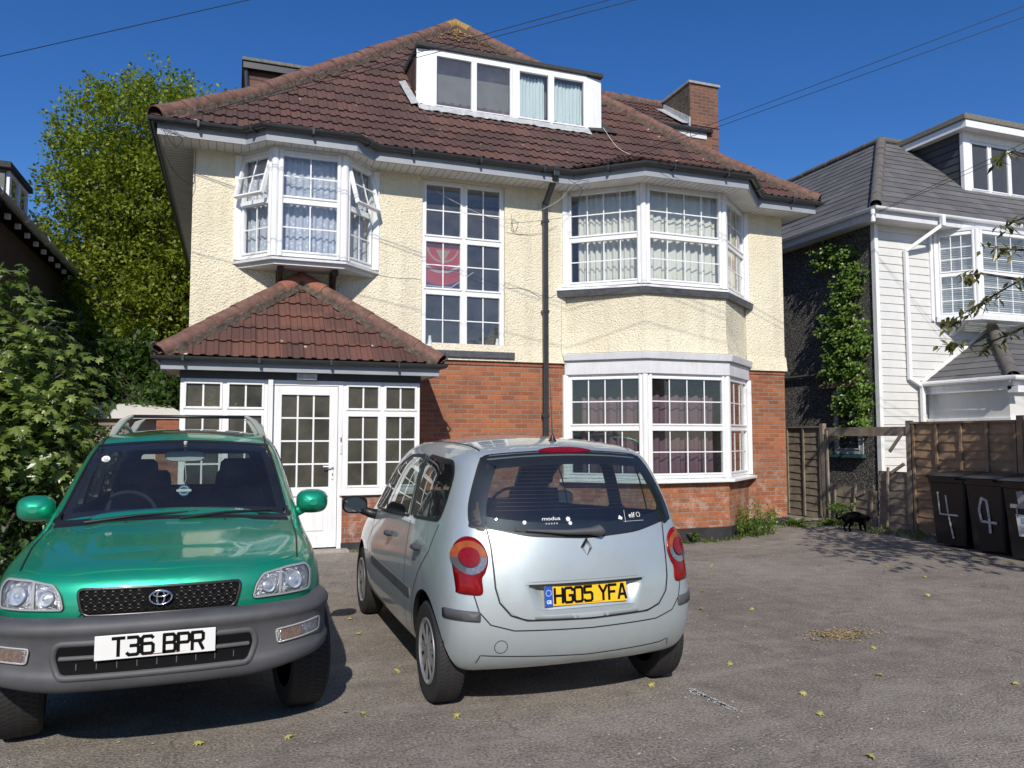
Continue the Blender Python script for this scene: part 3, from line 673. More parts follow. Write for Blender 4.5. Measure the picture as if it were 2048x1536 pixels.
# ---------------------------------------------------------------- porch (part of the house)
def build_porch():
    H = house; Y = 10.6
    b = MB(); b.box(XL, .50, Y, Y + .11, -.1, .80); b.box(XL, XL + .11, Y + .11, YF, -.1, .80); b.build('porch_wall', MAT['brickdark'], H)
    b = MB(); b.box(1.42, 2.46, Y, Y + .11, -.1, .80); b.box(2.35, 2.46, Y + .11, YF, -.1, .80)
    P = b.build('porch_wall', MAT['brickdark'], H)
    b = MB(); b.box(1.41, 2.48, Y - .015, Y + .1, -.2, .17); b.box(-.6, .5, Y - .015, Y + .1, -.2, .17); b.build('plinth', MAT['plinth'], P)
    b = MB(); b.box(.42, 1.50, Y - .22, Y + .3, -.1, .10); b.build('doorstep', MAT['concrete'], P, bevel=.01)
    b = MB(); b.box(1.38, 2.52, Y - .05, Y + .1, .80, .86); b.box(XL - .04, .52, Y - .05, Y + .1, .80, .86); b.build('porch_sill', MAT['upvc'], P, bevel=.006)
    ob = MAT['obscure']
    window(H, (1.42, Y, .86), (1, 0, 0), (0, -1, 0), 1.06, 1.48, [(0, .53, 0, 1.06, 2, 3, 0), (.53, 1.06, 0, 1.06, 2, 3, 0), (0, .53, 1.06, 1.48, 2, 1, 0), (.53, 1.06, 1.06, 1.48, 2, 1, 0)], 'porch_window', fw=.05, gm=ob, bars=.022)
    window(H, (-.62, Y, .86), (1, 0, 0), (0, -1, 0), 1.06, 1.48, [(0, .53, 0, 1.06, 2, 3, 0), (.53, 1.06, 0, 1.06, 2, 3, 0), (0, .53, 1.06, 1.48, 2, 1, 0), (.53, 1.06, 1.06, 1.48, 2, 1, 0)], 'porch_window', fw=.05, gm=ob, bars=.022)
    b = MB(); b.box(2.43, 2.48, Y + .005, YF, .86, 2.34); b.box(XL - .03, XL + .02, Y + .005, YF, .86, 2.34); b.box(.441, .505, Y - .075, Y + .01, .08, 2.34); b.box(1.355, 1.419, Y - .01, Y + .07, .08, 2.34); b.box(.505, 1.355, Y - .01, Y + .07, 2.27, 2.34)
    b.build('door_frame', MAT['upvc'], H, bevel=.005)
    # door leaf with bars, panel and handle
    d = MB(); x0, x1 = .51, 1.35; z0, z1 = .12, 2.265; y0, y1 = Y + .0, Y + .06
    d.box(x0, x0 + .11, y0, y1, z0, z1); d.box(x1 - .11, x1, y0, y1, z0, z1); d.box(x0 + .11, x1 - .11, y0, y1, z1 - .12, z1); d.box(x0 + .11, x1 - .11, y0, y1, z0, z0 + .16)
    d.box(x0 + .11, x1 - .11, y0, y1, .80, .92); d.box(x0 + .11, x1 - .11, y0 + .02, y1, z0 + .16, .80)
    d.box(x0 + .17, x1 - .17, y0 + .008, y0 + .02, z0 + .22, .74)
    DO = d.build('door', MAT['upvc'], H, bevel=.007)
    g = MB(); g.box(x0 + .10, x1 - .10, y0 + .03, y0 + .035, .91, z1 - .11); g.build('pane', ob, DO)
    g = MB(); W = x1 - x0 - .22; Hh = z1 - .12 - .92
    for i in (1, 2): xx = x0 + .11 + W * i / 3; g.box(xx - .011, xx + .011, y0 + .02, y0 + .029, .92, z1 - .12)
    for i in range(1, 4): zz = .92 + Hh * i / 4; g.box(x0 + .11, x1 - .11, y0 + .0205, y0 + .0285, zz - .011, zz + .011)
    g.build('glazing_bars', MAT['upvc'], DO)
    g = MB(); g.box(x1 - .075, x1 - .045, y0 - .012, y0, 1.02, 1.28); g.tube([(x1 - .06, y0 - .01, 1.19), (x1 - .06, y0 - .05, 1.19), (x1 - .19, y0 - .055, 1.195)], .011, 8); g.build('handle', MAT['upvc'], DO, bevel=.003)
    g = MB(); g.box(x1 - .066, x1 - .054, y0 - .014, y0 - .011, 1.07, 1.10); g.build('keyhole', MAT['black'], DO)
    g = MB(); g.box(1.385, 1.41, Y - .022, Y - .01, 1.36, 1.48); g.build('doorbell', MAT['upvc2'], H); 
    g = MB(); g.box(1.39, 1.403, Y - .020, Y - .01, 1.52, 1.58); g.build('doorbell_button', MAT['black'], H)
    # dark inner room of the porch
    g = MB(); g.box(XL + .1, 2.35, Y + .5, Y + .55, 0, 2.3); g.build('porch_interior', MAT['interior'], P)
    # fascia, soffit, gutter
    EPp = [(-.84, 11.6), (-.84, 10.40), (2.70, 10.40), (2.70, 11.6)]
    g = MB(); sweep(g, EPp, [(0, 2.43), (0, 2.57), (-.03, 2.57), (-.03, 2.43)]); g.build('fascia', MAT['fascia'], P, fixn=True)
    g = MB(); g.poly([(x, y, 2.44) for x, y in EPp][::-1]); g.build('soffit', MAT['soffit'], P, uv=False)
    g = MB(); g.box(XL - .04, 2.49, Y - .01, Y + .1, 2.34, 2.439); g.build('lintel', MAT['gutter'], P)
    g = MB(); rr = .05
    prof = [(.012 + rr + rr * math.cos(a), 2.59 + rr * 1.15 * math.sin(a)) for a in [math.pi + math.pi * k / 8 for k in range(9)]] + [(.012 + rr + (rr - .01) * math.cos(a), 2.59 + (rr - .01) * math.sin(a)) for a in [2 * math.pi - math.pi * k / 8 for k in range(9)]]
    sweep(g, EPp, prof); g.build('gutter', MAT['gutter'], P, fixn=True, auto=40)
    for x in (-.6, .3, 1.2, 2.1): g = MB(); g.box(x, x + .03, 10.27, 10.40, 2.53, 2.60); g.build('gutter_bracket', MAT['gutter'], P)
    # roof: three slopes to a point on the wall
    ax, ay, az = .92, YF - .02, 3.86; ze = 2.60; y0 = 10.36; xl, xr = -.88, 2.74
    rf = MB(); V = Vector((0, ay - y0, az - ze)); Lf = V.length
    tile_plane(rf, (0, y0, ze), (1, 0, 0), V, lambda v: lerp(xl, ax, v / Lf), lambda v: lerp(xr, ax, v / Lf), Lf, g=.30)
    V = Vector((ax - xl, 0, az - ze)); Ls = V.length
    tile_plane(rf, (xl, ay, ze), (0, -1, 0), V, lambda v: 0, lambda v: lerp(ay - y0, 0, v / Ls), Ls, g=.30)
    V = Vector((ax - xr, 0, az - ze)); Ls = V.length
    tile_plane(rf, (xr, y0, ze), (0, 1, 0), V, lambda v: lerp(0, ay - y0, v / Ls), lambda v: ay - y0, Ls, g=.30)
    RF = rf.build('porch_roof', MAT['tileporch'], H)
    rt = MB(); mt = MB()
    ridge_tiles(rt, mt, (xl + .02, y0 + .02, ze + .05), (ax, ay - .03, az + .05), .11, top_mi=1); ridge_tiles(rt, mt, (xr - .02, y0 + .02, ze + .05), (ax, ay - .03, az + .05), .11, top_mi=1)
    rt.build('ridge_tiles', [MAT['ridge'], MAT['ridgepale']], RF, auto=50); mt.build('ridge_mortar', MAT['mortar'], RF)
    for x in (xl - .0, xr + .0):
        g = MB(); s = -1 if x < 0 else 1
        g.tube([(x - s * .02, y0 + .02, ze + .02), (x + s * .05, y0 - .05, ze + .06), (x + s * .07, y0 - .07, ze + .12), (x + s * .035, y0 - .05, ze + .155), (x + s * .01, y0 - .03, ze + .12)], .012, 6); g.build('hip_iron', MAT['lead'], RF)
    g = MB(); g.box(.80, 1.06, Y - .10, Y - .011, 2.345, 2.43); L = g.build('porch_lamp', MAT['leadpale'], P, bevel=.01)
    g = MB(); g.box(XL - .001, 2.45, YF - .03, YF - .021, 2.4, 2.6); 
build_porch()
# ---------------------------------------------------------------- curtains, flag, small things behind the glass
def curtain(name, label, a, b, z0, z1, mat, folds=14, amp=.03, cat='curtain', hem=0, group=None, th=.004):
    a = Vector((*a, 0)); b = Vector((*b, 0)); d = b - a; L = d.length; u = d.normalized(); n = Vector((u.y, -u.x, 0)); mb = MB(); rnd = random.Random(hash(label) % 999 if False else len(label))
    N = folds * 8; ph = [rnd.uniform(-.6, .6) for _ in range(folds + 2)]; rows = []
    for j in range(13):
        z = lerp(z1, z0, j / 12); r = []
        for i in range(N + 1):
            t = i / N; k = t * folds; f = math.sin(2 * math.pi * k + ph[int(k)] * math.sin(math.pi * (k % 1)) * 1.5) * amp * (.55 + .45 * j / 12) + math.sin(t * 9 + j * .3) * .01
            zz = z + (hem * math.sin(2 * math.pi * k) if j == 0 or j == 12 else 0)
            p = a + u * (L * t) + n * f; r.append((p.x, p.y, zz))
        rows.append(r)
    mb.grid(rows); c = (a + b) / 2
    o = single(mb, name, label, cat, mat, (c.x, c.y, z0), group, smooth=True, uv=False)
    sd = o.modifiers.new('thick', 'SOLIDIFY'); sd.thickness = th; return o
def cloth_mat(name, col, spots=False, trans=.4):
    m, n, l, b = newmat(name); c = col
    if spots:
        v = n.new("ShaderNodeTexVoronoi"); v.inputs["Scale"].default_value = 16
        tc = n.new("ShaderNodeTexCoord"); l.new(tc.outputs["Object"], v.inputs["Vector"])
        f = ramp(n, l, v.outputs[0], [(.30, (1, 1, 1)), (.36, (0, 0, 0))]).outputs[0]; c = mixc(n, l, f, col, (1, 1, 1)); l.new(c, b.inputs["Base Color"])
    else: b.inputs["Base Color"].default_value = (*col, 1)
    b.inputs["Roughness"].default_value = .9; b.inputs["Specular IOR Level"].default_value = .1
    t = n.new("ShaderNodeBsdfTranslucent"); t.inputs[0].default_value = (*col, 1)
    mx = n.new("ShaderNodeMixShader"); mx.inputs[0].default_value = trans; l.new(b.outputs[0], mx.inputs[1]); l.new(t.outputs[0], mx.inputs[2]); l.new(mx.outputs[0], n["Material Output"].inputs[0]); return m
LACE = cloth_mat("lace_curtain", (.68, .71, .80), True); NET = cloth_mat("net_curtain", (.92, .90, .83)); NETB = cloth_mat("pale_blue_curtain", (.82, .90, .90)); PUR = cloth_mat("plum_curtain", (.15, .085, .11), trans=.10)
def inset(P, d): return [(q.x, q.y) for q in offset_path(P, -d)]
q = inset(OP, .16)
curtain('lace_curtain', 'spotted lilac lace curtain in the middle light of the small oriel', q[1], q[2], 4.14, 5.62, LACE, 9, .022)
curtain('lace_curtain', 'spotted lace curtain behind the open casement on the left side of the oriel', (.12, 11.70), q[1], 4.14, 5.62, LACE, 6, .02)
curtain('lace_curtain', 'spotted lace curtain behind the open casement on the right side of the oriel', q[2], (1.92, 11.70), 4.14, 5.62, LACE, 6, .02)
q = inset(BP, .17)
curtain('net_curtain', 'pale pleated net curtain in the left angled light of the upper bay', (5.42, 11.62), q[1], 4.08, 5.66, NET, 11, .035)
curtain('net_curtain', 'pale pleated net curtain in the front light of the upper bay', q[1], q[2], 4.08, 5.66, NET, 10, .03)
curtain('net_curtain', 'cream net curtain in the narrow right side light of the upper bay', q[2], (8.6, 11.7), 4.08, 5.66, NET, 13, .025)
curtain('plum_curtain', 'dark plum curtain in the left angled light of the lower bay', (5.46, 11.62), q[1], .94, 2.22, PUR, 7, .045, hem=.02)
curtain('plum_curtain', 'dark plum curtain hanging in the front light of the lower bay', q[1], (7.55, q[2][1]), .94, 2.25, PUR, 7, .045, hem=.02)
curtain('dormer_curtain', 'white curtain in the third pane of the roof dormer', (4.74, 12.73), (5.26, 12.73), 7.30, 8.12, NETB, 8, .02, hem=.012)
curtain('dormer_curtain', 'white curtain in the right-hand end pane of the roof dormer', (5.36, 12.73), (6.02, 12.73), 7.30, 8.12, NETB, 9, .02, hem=.012)
def flag():
    red = cloth_mat("flag_red", (.52, .05, .07), trans=.3); navy = cloth_mat("flag_navy", (.05, .06, .20)); wh = cloth_mat("flag_white", (.7, .68, .62)); go = cloth_mat("flag_gold", (.5, .40, .25))
    F = thing('football_flag', 'red crested flag hanging inside the tall stair window', 'flag', (2.78, 11.74, 3.9))
    y = 11.74; mb = MB(); prof = [(2.79, 4.66), (3.50, 4.66), (3.47, 4.15), (3.24, 3.98), (2.79, 3.99)]
    def wv(x, z): return y + .012 * math.sin(x * 18 + z * 4)
    mb.poly([(x, y, z) for x, z in prof]); o = mb.build('flag_cloth', red, F); s = o.modifiers.new('t', 'SOLIDIFY'); s.thickness = .004
    def arc(cx, cz, r0, r1, a0, a1, yy, m, nm):
        g = MB(); g.grid([[(cx + r * math.cos(R(a)), yy, cz + r * math.sin(R(a)) * 1.0) for a in range(a0, a1 + 1, 6)] for r in (r0, r1)]); g.build(nm, m, o)
    arc(3.08, 4.62, .40, .44, 200, 340, y - .005, wh, 'crest_band'); arc(3.10, 4.62, .24, .27, 190, 350, y - .006, go, 'crest_band'); arc(3.06, 4.56, .57, .62, 215, 318, y - .005, navy, 'crest_band')
    g = MB(); g.poly([(2.98, y - .007, 4.55), (3.10, y - .007, 4.34), (3.22, y - .007, 4.55)]); g.build('crest_shield', go, o)
    g = MB(); g.bar((2.79, y, 3.97), (3.24, y, 3.96), .012, .014); g.bar((3.24, y, 3.96), (3.62, y, 4.24), .012, .014); g.build('flag_hem', wh, F)
flag()
for x, s in ((2.90, 'left'), (4.02, 'right')):
    g = MB(); g.lathe([(0, 0), (.045, 0), (.045, .02), (.03, .09), (.02, .14), (.02, .17), (0, .17)], (x, 11.75, 3.005), (0, 0, 1), 14)
    single(g, 'plastic_cup', 'small white pot on the stair window ledge, at its %s end' % s, 'pot', MAT['white'], (x, 11.75, 3.005), 'pots on the stair window ledge', smooth=True)
# ---------------------------------------------------------------- neighbour on the right
def build_neighbour():
    N = thing('clad_house', 'white weatherboarded house with grey slate roof and flat dormer on the right', 'house', (16, 15, 0))
    YN, XN = 12.0, 12.26
    w = MB(); w.box(XN, XN + .2, YN + .06, 24, -.1, 5.95); w.build('pebbledash_wall', MAT['pebble'], N)
    w = MB(); 
    for k in range(36):
        z = .02 + k * .165
        w.prism([(XN + .02, YN + .03, z), (XN + .02, YN + .045, z + .163), (XN + .02, YN + .12, z + .163), (XN + .02, YN + .12, z)], (9, 0, 0))
    w.build('weatherboard', MAT['clad'], N, fixn=True)
    w = MB(); w.box(XN - .03, XN + .06, YN + .0, YN + .10, 0, 5.93); w.box(13.72, 13.80, YN, YN + .1, 4.0, 5.93); w.build('corner_board', MAT['upvc'], N)
    ZE = 6.13
    EPn = [(11.90, 24), (11.90, 11.62), (22, 11.62)]
    w = MB(); sweep(w, EPn, [(0, 5.92), (0, 6.09), (-.03, 6.09), (-.03, 5.92)]); w.build('fascia', MAT['upvc2'], N, fixn=True)
    w = MB(); w.poly([(11.92, 24, 5.93), (13, 24, 5.93), (13, 12.6, 5.93), (22, 12.6, 5.93), (22, 11.64, 5.93), (11.92, 11.64, 5.93)]); w.build('soffit', MAT['soffit'], N, uv=False)
    w = MB(); rr = .055
    prof = [(.01 + rr + rr * math.cos(a), 6.12 + rr * 1.1 * math.sin(a)) for a in [math.pi + math.pi * k / 8 for k in range(9)]] + [(.01 + rr + (rr - .01) * math.cos(a), 6.12 + (rr - .01) * math.sin(a)) for a in [2 * math.pi - math.pi * k / 8 for k in range(9)]]
    sweep(w, EPn, prof); w.build('gutter', MAT['upvc'], N, fixn=True, auto=40)
    # roof
    rf = MB(); xl, y0 = 11.84, 11.56; tx, ty, tz = 14.77, 14.2, 8.80
    V = Vector((0, ty - y0, tz - ZE)); Lf = V.length; fl = [(0, 0), (.93, 0), (.95, -.6)]
    tile_plane(rf, (0, y0, ZE), (1, 0, 0), V, lambda v: lerp(xl, tx, v / Lf), lambda v: 22, Lf, g=.26, period=.33, prof=fl, lift=.016, amp=.004, jit=.002)
    V = Vector((tx - xl, 0, tz - ZE)); Ls = V.length
    tile_plane(rf, (xl, 24, ZE), (0, -1, 0), V, lambda v: 0, lambda v: lerp(24 - y0, 24 - ty, v / Ls), Ls, g=.26, period=.33, prof=fl, lift=.016, amp=.004, jit=.002)
    rf.poly([(tx, ty, tz), (22, ty, tz), (22, 24, tz), (tx, 24, tz)])
    RF = rf.build('roof', MAT['slate'], N)
    RG = M("grey_brown_ridge", (.135, .122, .110), .85, var=.3, vs=8)
    rt = MB(); mt = MB(); ridge_tiles(rt, mt, (xl + .02, y0 + .02, ZE + .06), (tx, ty, tz + .03), .095); ridge_tiles(rt, mt, (tx, ty, tz + .03), (tx, 24, tz + .03), .09); ridge_tiles(rt, mt, (tx, ty, tz + .03), (22, ty, tz + .03), .09)
    rt.build('ridge_tiles', RG, RF, auto=50)
    # dormer
    d = MB(); d.prism([(15.52, 12.62, 7.10), (15.52, 14.1, 8.62), (15.52, 12.62, 8.62)], (5.5, 0, 0)); D = d.build('dormer', MAT['darkclad'], N, fixn=True)
    d = MB()
    for k in range(9):
        z = 7.16 + k * .17; ya = 12.64 + max(0, (z - 7.12)) * .99
        d.prism([(15.505, 12.63, z), (15.517, 12.63, z + .168), (15.517, 14.12, z + .168), (15.505, 14.12, z)][::1], (.02, 0, 0)) if False else d.box(15.508, 15.519, 12.63, min(14.1, 12.63 + (8.66 - 7.1)), z, z + .006)
    d.build('cladding_joint', MAT['black'], D)
    d = MB(); d.box(15.2, 22, 12.25, 14.8, 8.66, 8.80); d.build('dormer_roof', MAT['feltlight'], D, bevel=.02)
    d = MB(); d.box(15.25, 22, 12.28, 12.31, 8.50, 8.659); d.box(15.25, 15.28, 12.31, 14.7, 8.50, 8.659); d.build('fascia', MAT['upvc'], D)
    d = MB(); d.box(15.28, 22, 12.31, 14.7, 8.53, 8.56); d.build('soffit', MAT['soffit'], D)
    d = MB(); d.box(15.50, 15.72, 12.57, 12.66, 7.15, 8.53); d.box(15.72, 17.9, 12.57, 12.66, 8.36, 8.53); d.box(15.72, 17.9, 12.57, 12.62, 7.12, 7.17); d.build('dormer_board', MAT['upvc'], D)
    window(N, (15.72, 12.60, 7.17), (1, 0, 0), (0, -1, 0), 1.95, 1.19, [(0, .62, 0, 1.19, 1, 1, 0), (.62, 1.25, 0, 1.19, 1, 1, 0), (1.25, 1.95, 0, 1.19, 1, 1, 0)], 'dormer_window', fw=.05)
    # bay upstairs
    NP = [(13.88, 12.03), (14.38, 11.42), (16.3, 11.42), (16.8, 12.03)]
    bay(N, NP, 4.08, 5.86, 4.98, (3, 4, 3), 3, 'bay_window')
    s = MB(); sweep(s, NP, [(.06, 3.98), (.07, 4.07), (-.3, 4.07), (-.3, 3.98)]); s.build('bay_sill', MAT['upvc'], N, fixn=True)
    s = MB(); sweep(s, NP, [(.02, 5.86), (.02, 5.93), (-.3, 5.93), (-.3, 5.86)]); s.build('window_head', MAT['upvc2'], N, fixn=True)
    s = MB(); s.prism([(14.2, 12.03, 3.97), (14.2, 11.6, 3.97), (14.2, 12.03, 3.7)], (.1, 0, 0)); s.prism([(15.9, 12.03, 3.97), (15.9, 11.6, 3.97), (15.9, 12.03, 3.7)], (.1, 0, 0)); s.build('bracket', MAT['upvc2'], N, fixn=True)
    s = MB(); s.box(XN + .2, 21, YN + .5, YN + .55, 0, 5.9); s.build('interior', MAT['interior'], N)
    # downpipe
    s = MB(); s.bar((13.55, 11.52, 6.10), (13.55, 11.52, 5.88), .09, .08, (0, 1, 0)); s.bar((13.55, 11.54, 5.90), (13.02, 11.96, 5.42), .08, .07); s.bar((13.02, 11.97, 5.45), (13.02, 11.97, 2.75), .08, .07, (0, 1, 0)); s.bar((13.02, 11.97, 2.78), (13.30, 11.93, 2.62), .08, .07); s.bar((13.30, 11.93, 2.66), (13.30, 11.93, 1.0), .08, .07, (0, 1, 0))
    s.build('downpipe', MAT['upvc'], N, bevel=.006)
    # porch
    z0, x0, yp = 2.66, 13.36, 10.0; ax, az = 15.4, 3.92
    w = MB(); w.box(13.55, 17.2, 10.25, 12.02, -.1, 2.45); PW = w.build('porch_wall', MAT['clad'], N)
    w = MB(); w.box(13.42, 17.4, 10.10, 12.02, 2.45, 2.53); w.box(13.40, 17.4, 10.06, 12.02, 2.53, 2.62); w.box(13.50, 17.3, 10.2, 12.02, 1.88, 1.95); w.box(13.52, 17.3, 10.22, 12.02, 1.78, 1.84); w.build('porch_fascia', MAT['upvc'], PW, bevel=.008)
    w = MB(); w.tube([(13.30, 12.0, 2.66), (13.30, 9.95, 2.66), (17.4, 9.95, 2.66)], .05, 10); w.build('gutter', MAT['upvc'], PW)
    w = MB(); w.prism([(13.42, 9.98, 2.40), (13.62, 9.98, 2.40), (13.6, 9.98, 2.52), (13.42, 9.98, 2.52)], (0, .2, 0)); w.build('corbel', MAT['upvc'], PW, fixn=True)
    rf = MB(); V = Vector((0, 12 - yp, az - z0)); Lf = V.length
    tile_plane(rf, (0, yp, z0), (1, 0, 0), V, lambda v: lerp(x0, ax, v / Lf), lambda v: lerp(17.4, ax, v / Lf), Lf, g=.26, period=.33, prof=fl, lift=.016, amp=.004, jit=.002)
    V = Vector((ax - x0, 0, az - z0)); Ls = V.length
    tile_plane(rf, (x0, 12.02, z0), (0, -1, 0), V, lambda v: 0, lambda v: lerp(2.02, 0, v / Ls), Ls, g=.26, period=.33, prof=fl, lift=.016, amp=.004, jit=.002)
    PR = rf.build('porch_roof', MAT['slate'], N)
    rt = MB(); mt = MB(); ridge_tiles(rt, mt, (x0 + .05, yp + .05, z0 + .06), (ax, 11.98, az + .06), .10); rt.build('ridge_tiles', RG, PR, auto=50)
    w = MB(); w.bar((x0, 11.99, z0 + .05), (ax, 11.99, az + .05), .03, .07); w.build('flashing', MAT['upvc'], PR)
    # window, little roof and pipe on the pebbledash side
    window(N, (XN - .02, 13.28, 1.22), (0, -1, 0), (-1, 0, 0), .80, 1.35, [(0, .80, 0, 1.35, 1, 2, 0)], 'side_window', fw=.10, frame_mat=MAT['leadpale'])
    s = MB(); s.box(XN - .12, XN + .01, 12.42, 13.34, 1.15, 1.21); s.build('window_sill', M("teal_sill", (.03, .09, .10), .5), N)
    s = MB(); s.prism([(XN - .25, 12.45, 2.68), (XN + .02, 12.45, 2.86), (XN + .02, 12.45, 2.80), (XN - .25, 12.45, 2.62)], (0, 1.0, 0)); s.build('window_canopy', MAT['ridge'], N, fixn=True)
    s = MB(); s.tube([(XN - .05, 12.8, 2.95), (XN - .05, 20, 2.93)], .035, 8); s.tube([(XN - .06, 15.2, 5.8), (XN - .06, 15.2, 3.0)], .04, 8); s.build('waste_pipe', MAT['lead'], N)
    s = MB(); s.lathe([(0, 0), (.045, 0), (.045, .09), (.03, .10), (.03, .14), (.045, .15), (.045, .24), (0, .24)], (11.80, 11.60, 5.82), (0, 0, 1), 10); s.build('cable_insulator', MAT['upvc'], N, smooth=False)
    # blinds
    for (a, b, z0_, z1_, lab) in (((13.98, 12.1), (14.42, 11.6), 4.15, 5.8, 'white slatted blind in the angled bay light of the clad house'), ((14.45, 11.56), (16.2, 11.56), 4.15, 5.8, 'white slatted blind in the front bay light of the clad house')):
        s = MB(); a = Vector((*a, 0)); b = Vector((*b, 0)); k = 0; z = z0_
        while z < z1_: s.bar(a + Vector((0, 0, z)), b + Vector((0, 0, z)), .03, .004, (0, -.5, 1)); z += .042
        c = (a + b) / 2; single(s, 'window_blind', lab, 'blind', MAT['white'], (c.x, c.y, z0_), 'blinds in the clad house')
    for i, x in enumerate((15.78, 16.40, 17.03)):
        s = MB(); z = 7.25
        while z < 8.3: s.bar((x, 12.75, z), (x + .52, 12.75, z), .03, .004, (0, -.5, 1)); z += .04
        single(s, 'window_blind', 'grey slatted blind in the %s pane of the clad house dormer' % ('left', 'middle', 'right')[i], 'blind', MAT['upvc2'], (x + .26, 12.75, 7.25), 'blinds in the clad house')
build_neighbour()
# ---------------------------------------------------------------- neighbour on the left
def build_left():
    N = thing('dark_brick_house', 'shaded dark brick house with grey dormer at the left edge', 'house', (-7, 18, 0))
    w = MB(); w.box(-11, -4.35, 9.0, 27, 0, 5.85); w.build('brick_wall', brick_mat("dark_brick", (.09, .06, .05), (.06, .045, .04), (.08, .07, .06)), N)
    ZE = 5.98
    w = MB(); w.box(-4.35, -4.02, 8.6, 27.2, 5.80, 5.86); 
    w.build('soffit', MAT['black'], N)
    for k in range(24): w = MB(); w.box(-4.12, -4.03, 9.2 + k * .75, 9.28 + k * .75, 5.70, 5.799); w.build('rafter_end', MAT['soffit'], N)
    w = MB(); w.tube([(-3.95, 8.6, 5.93), (-3.95, 27.2, 5.93)], .06, 10); w.build('gutter', M("grey_gutter", (.34, .35, .37), .4), N)
    w = MB()
    for k in range(9): w.tube([(-3.95, 9.9 + k * 1.9, 5.93), (-3.95, 9.96 + k * 1.9, 5.93)], .068, 10)
    w.build('gutter_clip', MAT['upvc'], N)
    rf = MB(); V = Vector((-3.6, 0, 3.4)); Ls = V.length
    tile_plane(rf, (-3.98, 8.6, ZE), (0, 1, 0), V, lambda v: lerp(0, 3.5, v / Ls), lambda v: lerp(18.6, 15, v / Ls), Ls)
    rf.poly([(-3.98, 8.6, ZE), (-7.58, 12.1, ZE + 3.4), (-11.2, 8.6, ZE)])
    rf.build('roof', MAT['slate'], N)
    d = MB(); d.box(-6.5, -4.12, 16.62, 18.12, 5.9, 6.62); D = d.build('dormer', M("grey_render", (.16, .17, .175), .9, var=.3, vs=6, bs=30, bstr=.5), N)
    d = MB(); d.prism([(-6.6, 16.5, 6.64), (-4.0, 16.5, 6.63), (-4.0, 16.5, 6.74), (-6.6, 16.5, 6.80)], (0, 1.72, 0)); d.build('dormer_roof', MAT['felt'], D, fixn=True)
    window(N, (-4.05, 16.68, 5.98), (0, 1, 0), (1, 0, 0), 1.4, .64, [(0, .7, 0, .64, 1, 1, 0), (.7, 1.4, 0, .64, 1, 1, 0)], 'dormer_window', fw=.06)
    for y in (12.6, 15.6): window(N, (-4.33, y, 3.7), (0, 1, 0), (1, 0, 0), 1.0, 1.4, [(0, 1.0, 0, 1.4, 2, 4, 0)], 'sash_window', fw=.08, frame_mat=MAT['lead'])
build_left()
def pyr_house(name, label, x0, x1, y0, y1, ze, zr, wall, roofm, hip=3.0):
    N = thing(name, label, 'house', ((x0 + x1) / 2, (y0 + y1) / 2, 0)); w = MB(); w.box(x0, x1, y0, y1, 0, ze); w.build('wall', wall, N)
    r = MB(); e = .4; a = [(x0 - e, y0 - e, ze), (x1 + e, y0 - e, ze), (x1 + e, y1 + e, ze), (x0 - e, y1 + e, ze)]; ym = (y0 + y1) / 2; p, q = (x0 + hip, ym, zr), (x1 - hip, ym, zr)
    r.poly([a[0], a[1], q, p]); r.poly([a[1], a[2], q]); r.poly([a[2], a[3], p, q]); r.poly([a[3], a[0], p]); r.poly(a[::-1]); r.build('roof', roofm, N)
    for k in range(3 if ze > 4 else 0):
        xx = lerp(x0, x1, (k + .5) / 3) - .7
        for zz in (.9, 3.6): window(N, (xx + 1.4, y1 + .03, zz), (-1, 0, 0), (0, 1, 0), 1.4, 1.4, [(0, .7, 0, 1.4, 1, 1, 0), (.7, 1.4, 0, 1.4, 1, 1, 0)])
    return N
# houses over the road, behind the camera: seen only in the glass and car paint
pyr_house('opposite_house', 'hipped brick house across the road, mirrored in the glass', -12, -2.5, -27, -18, 5.4, 9.6, MAT['brickdark'], MAT['tile'])
pyr_house('opposite_house', 'brick house across the road with the steepest roof, mirrored in the glass', 1.5, 10.5, -27, -18, 5.4, 9.8, MAT['brickdark'], MAT['tile'], 4.2)
pyr_house('opposite_house', 'far right brick house across the road, mirrored in the glass', 14, 24, -27, -18, 5.4, 9.6, MAT['brickdark'], MAT['slate'])
pyr_house('rear_building', 'low white outbuilding roof glimpsed between trellis and porch', -3.0, -1.15, 17.5, 22, 1.95, 2.35, MAT['clad'], MAT['white'], .3)
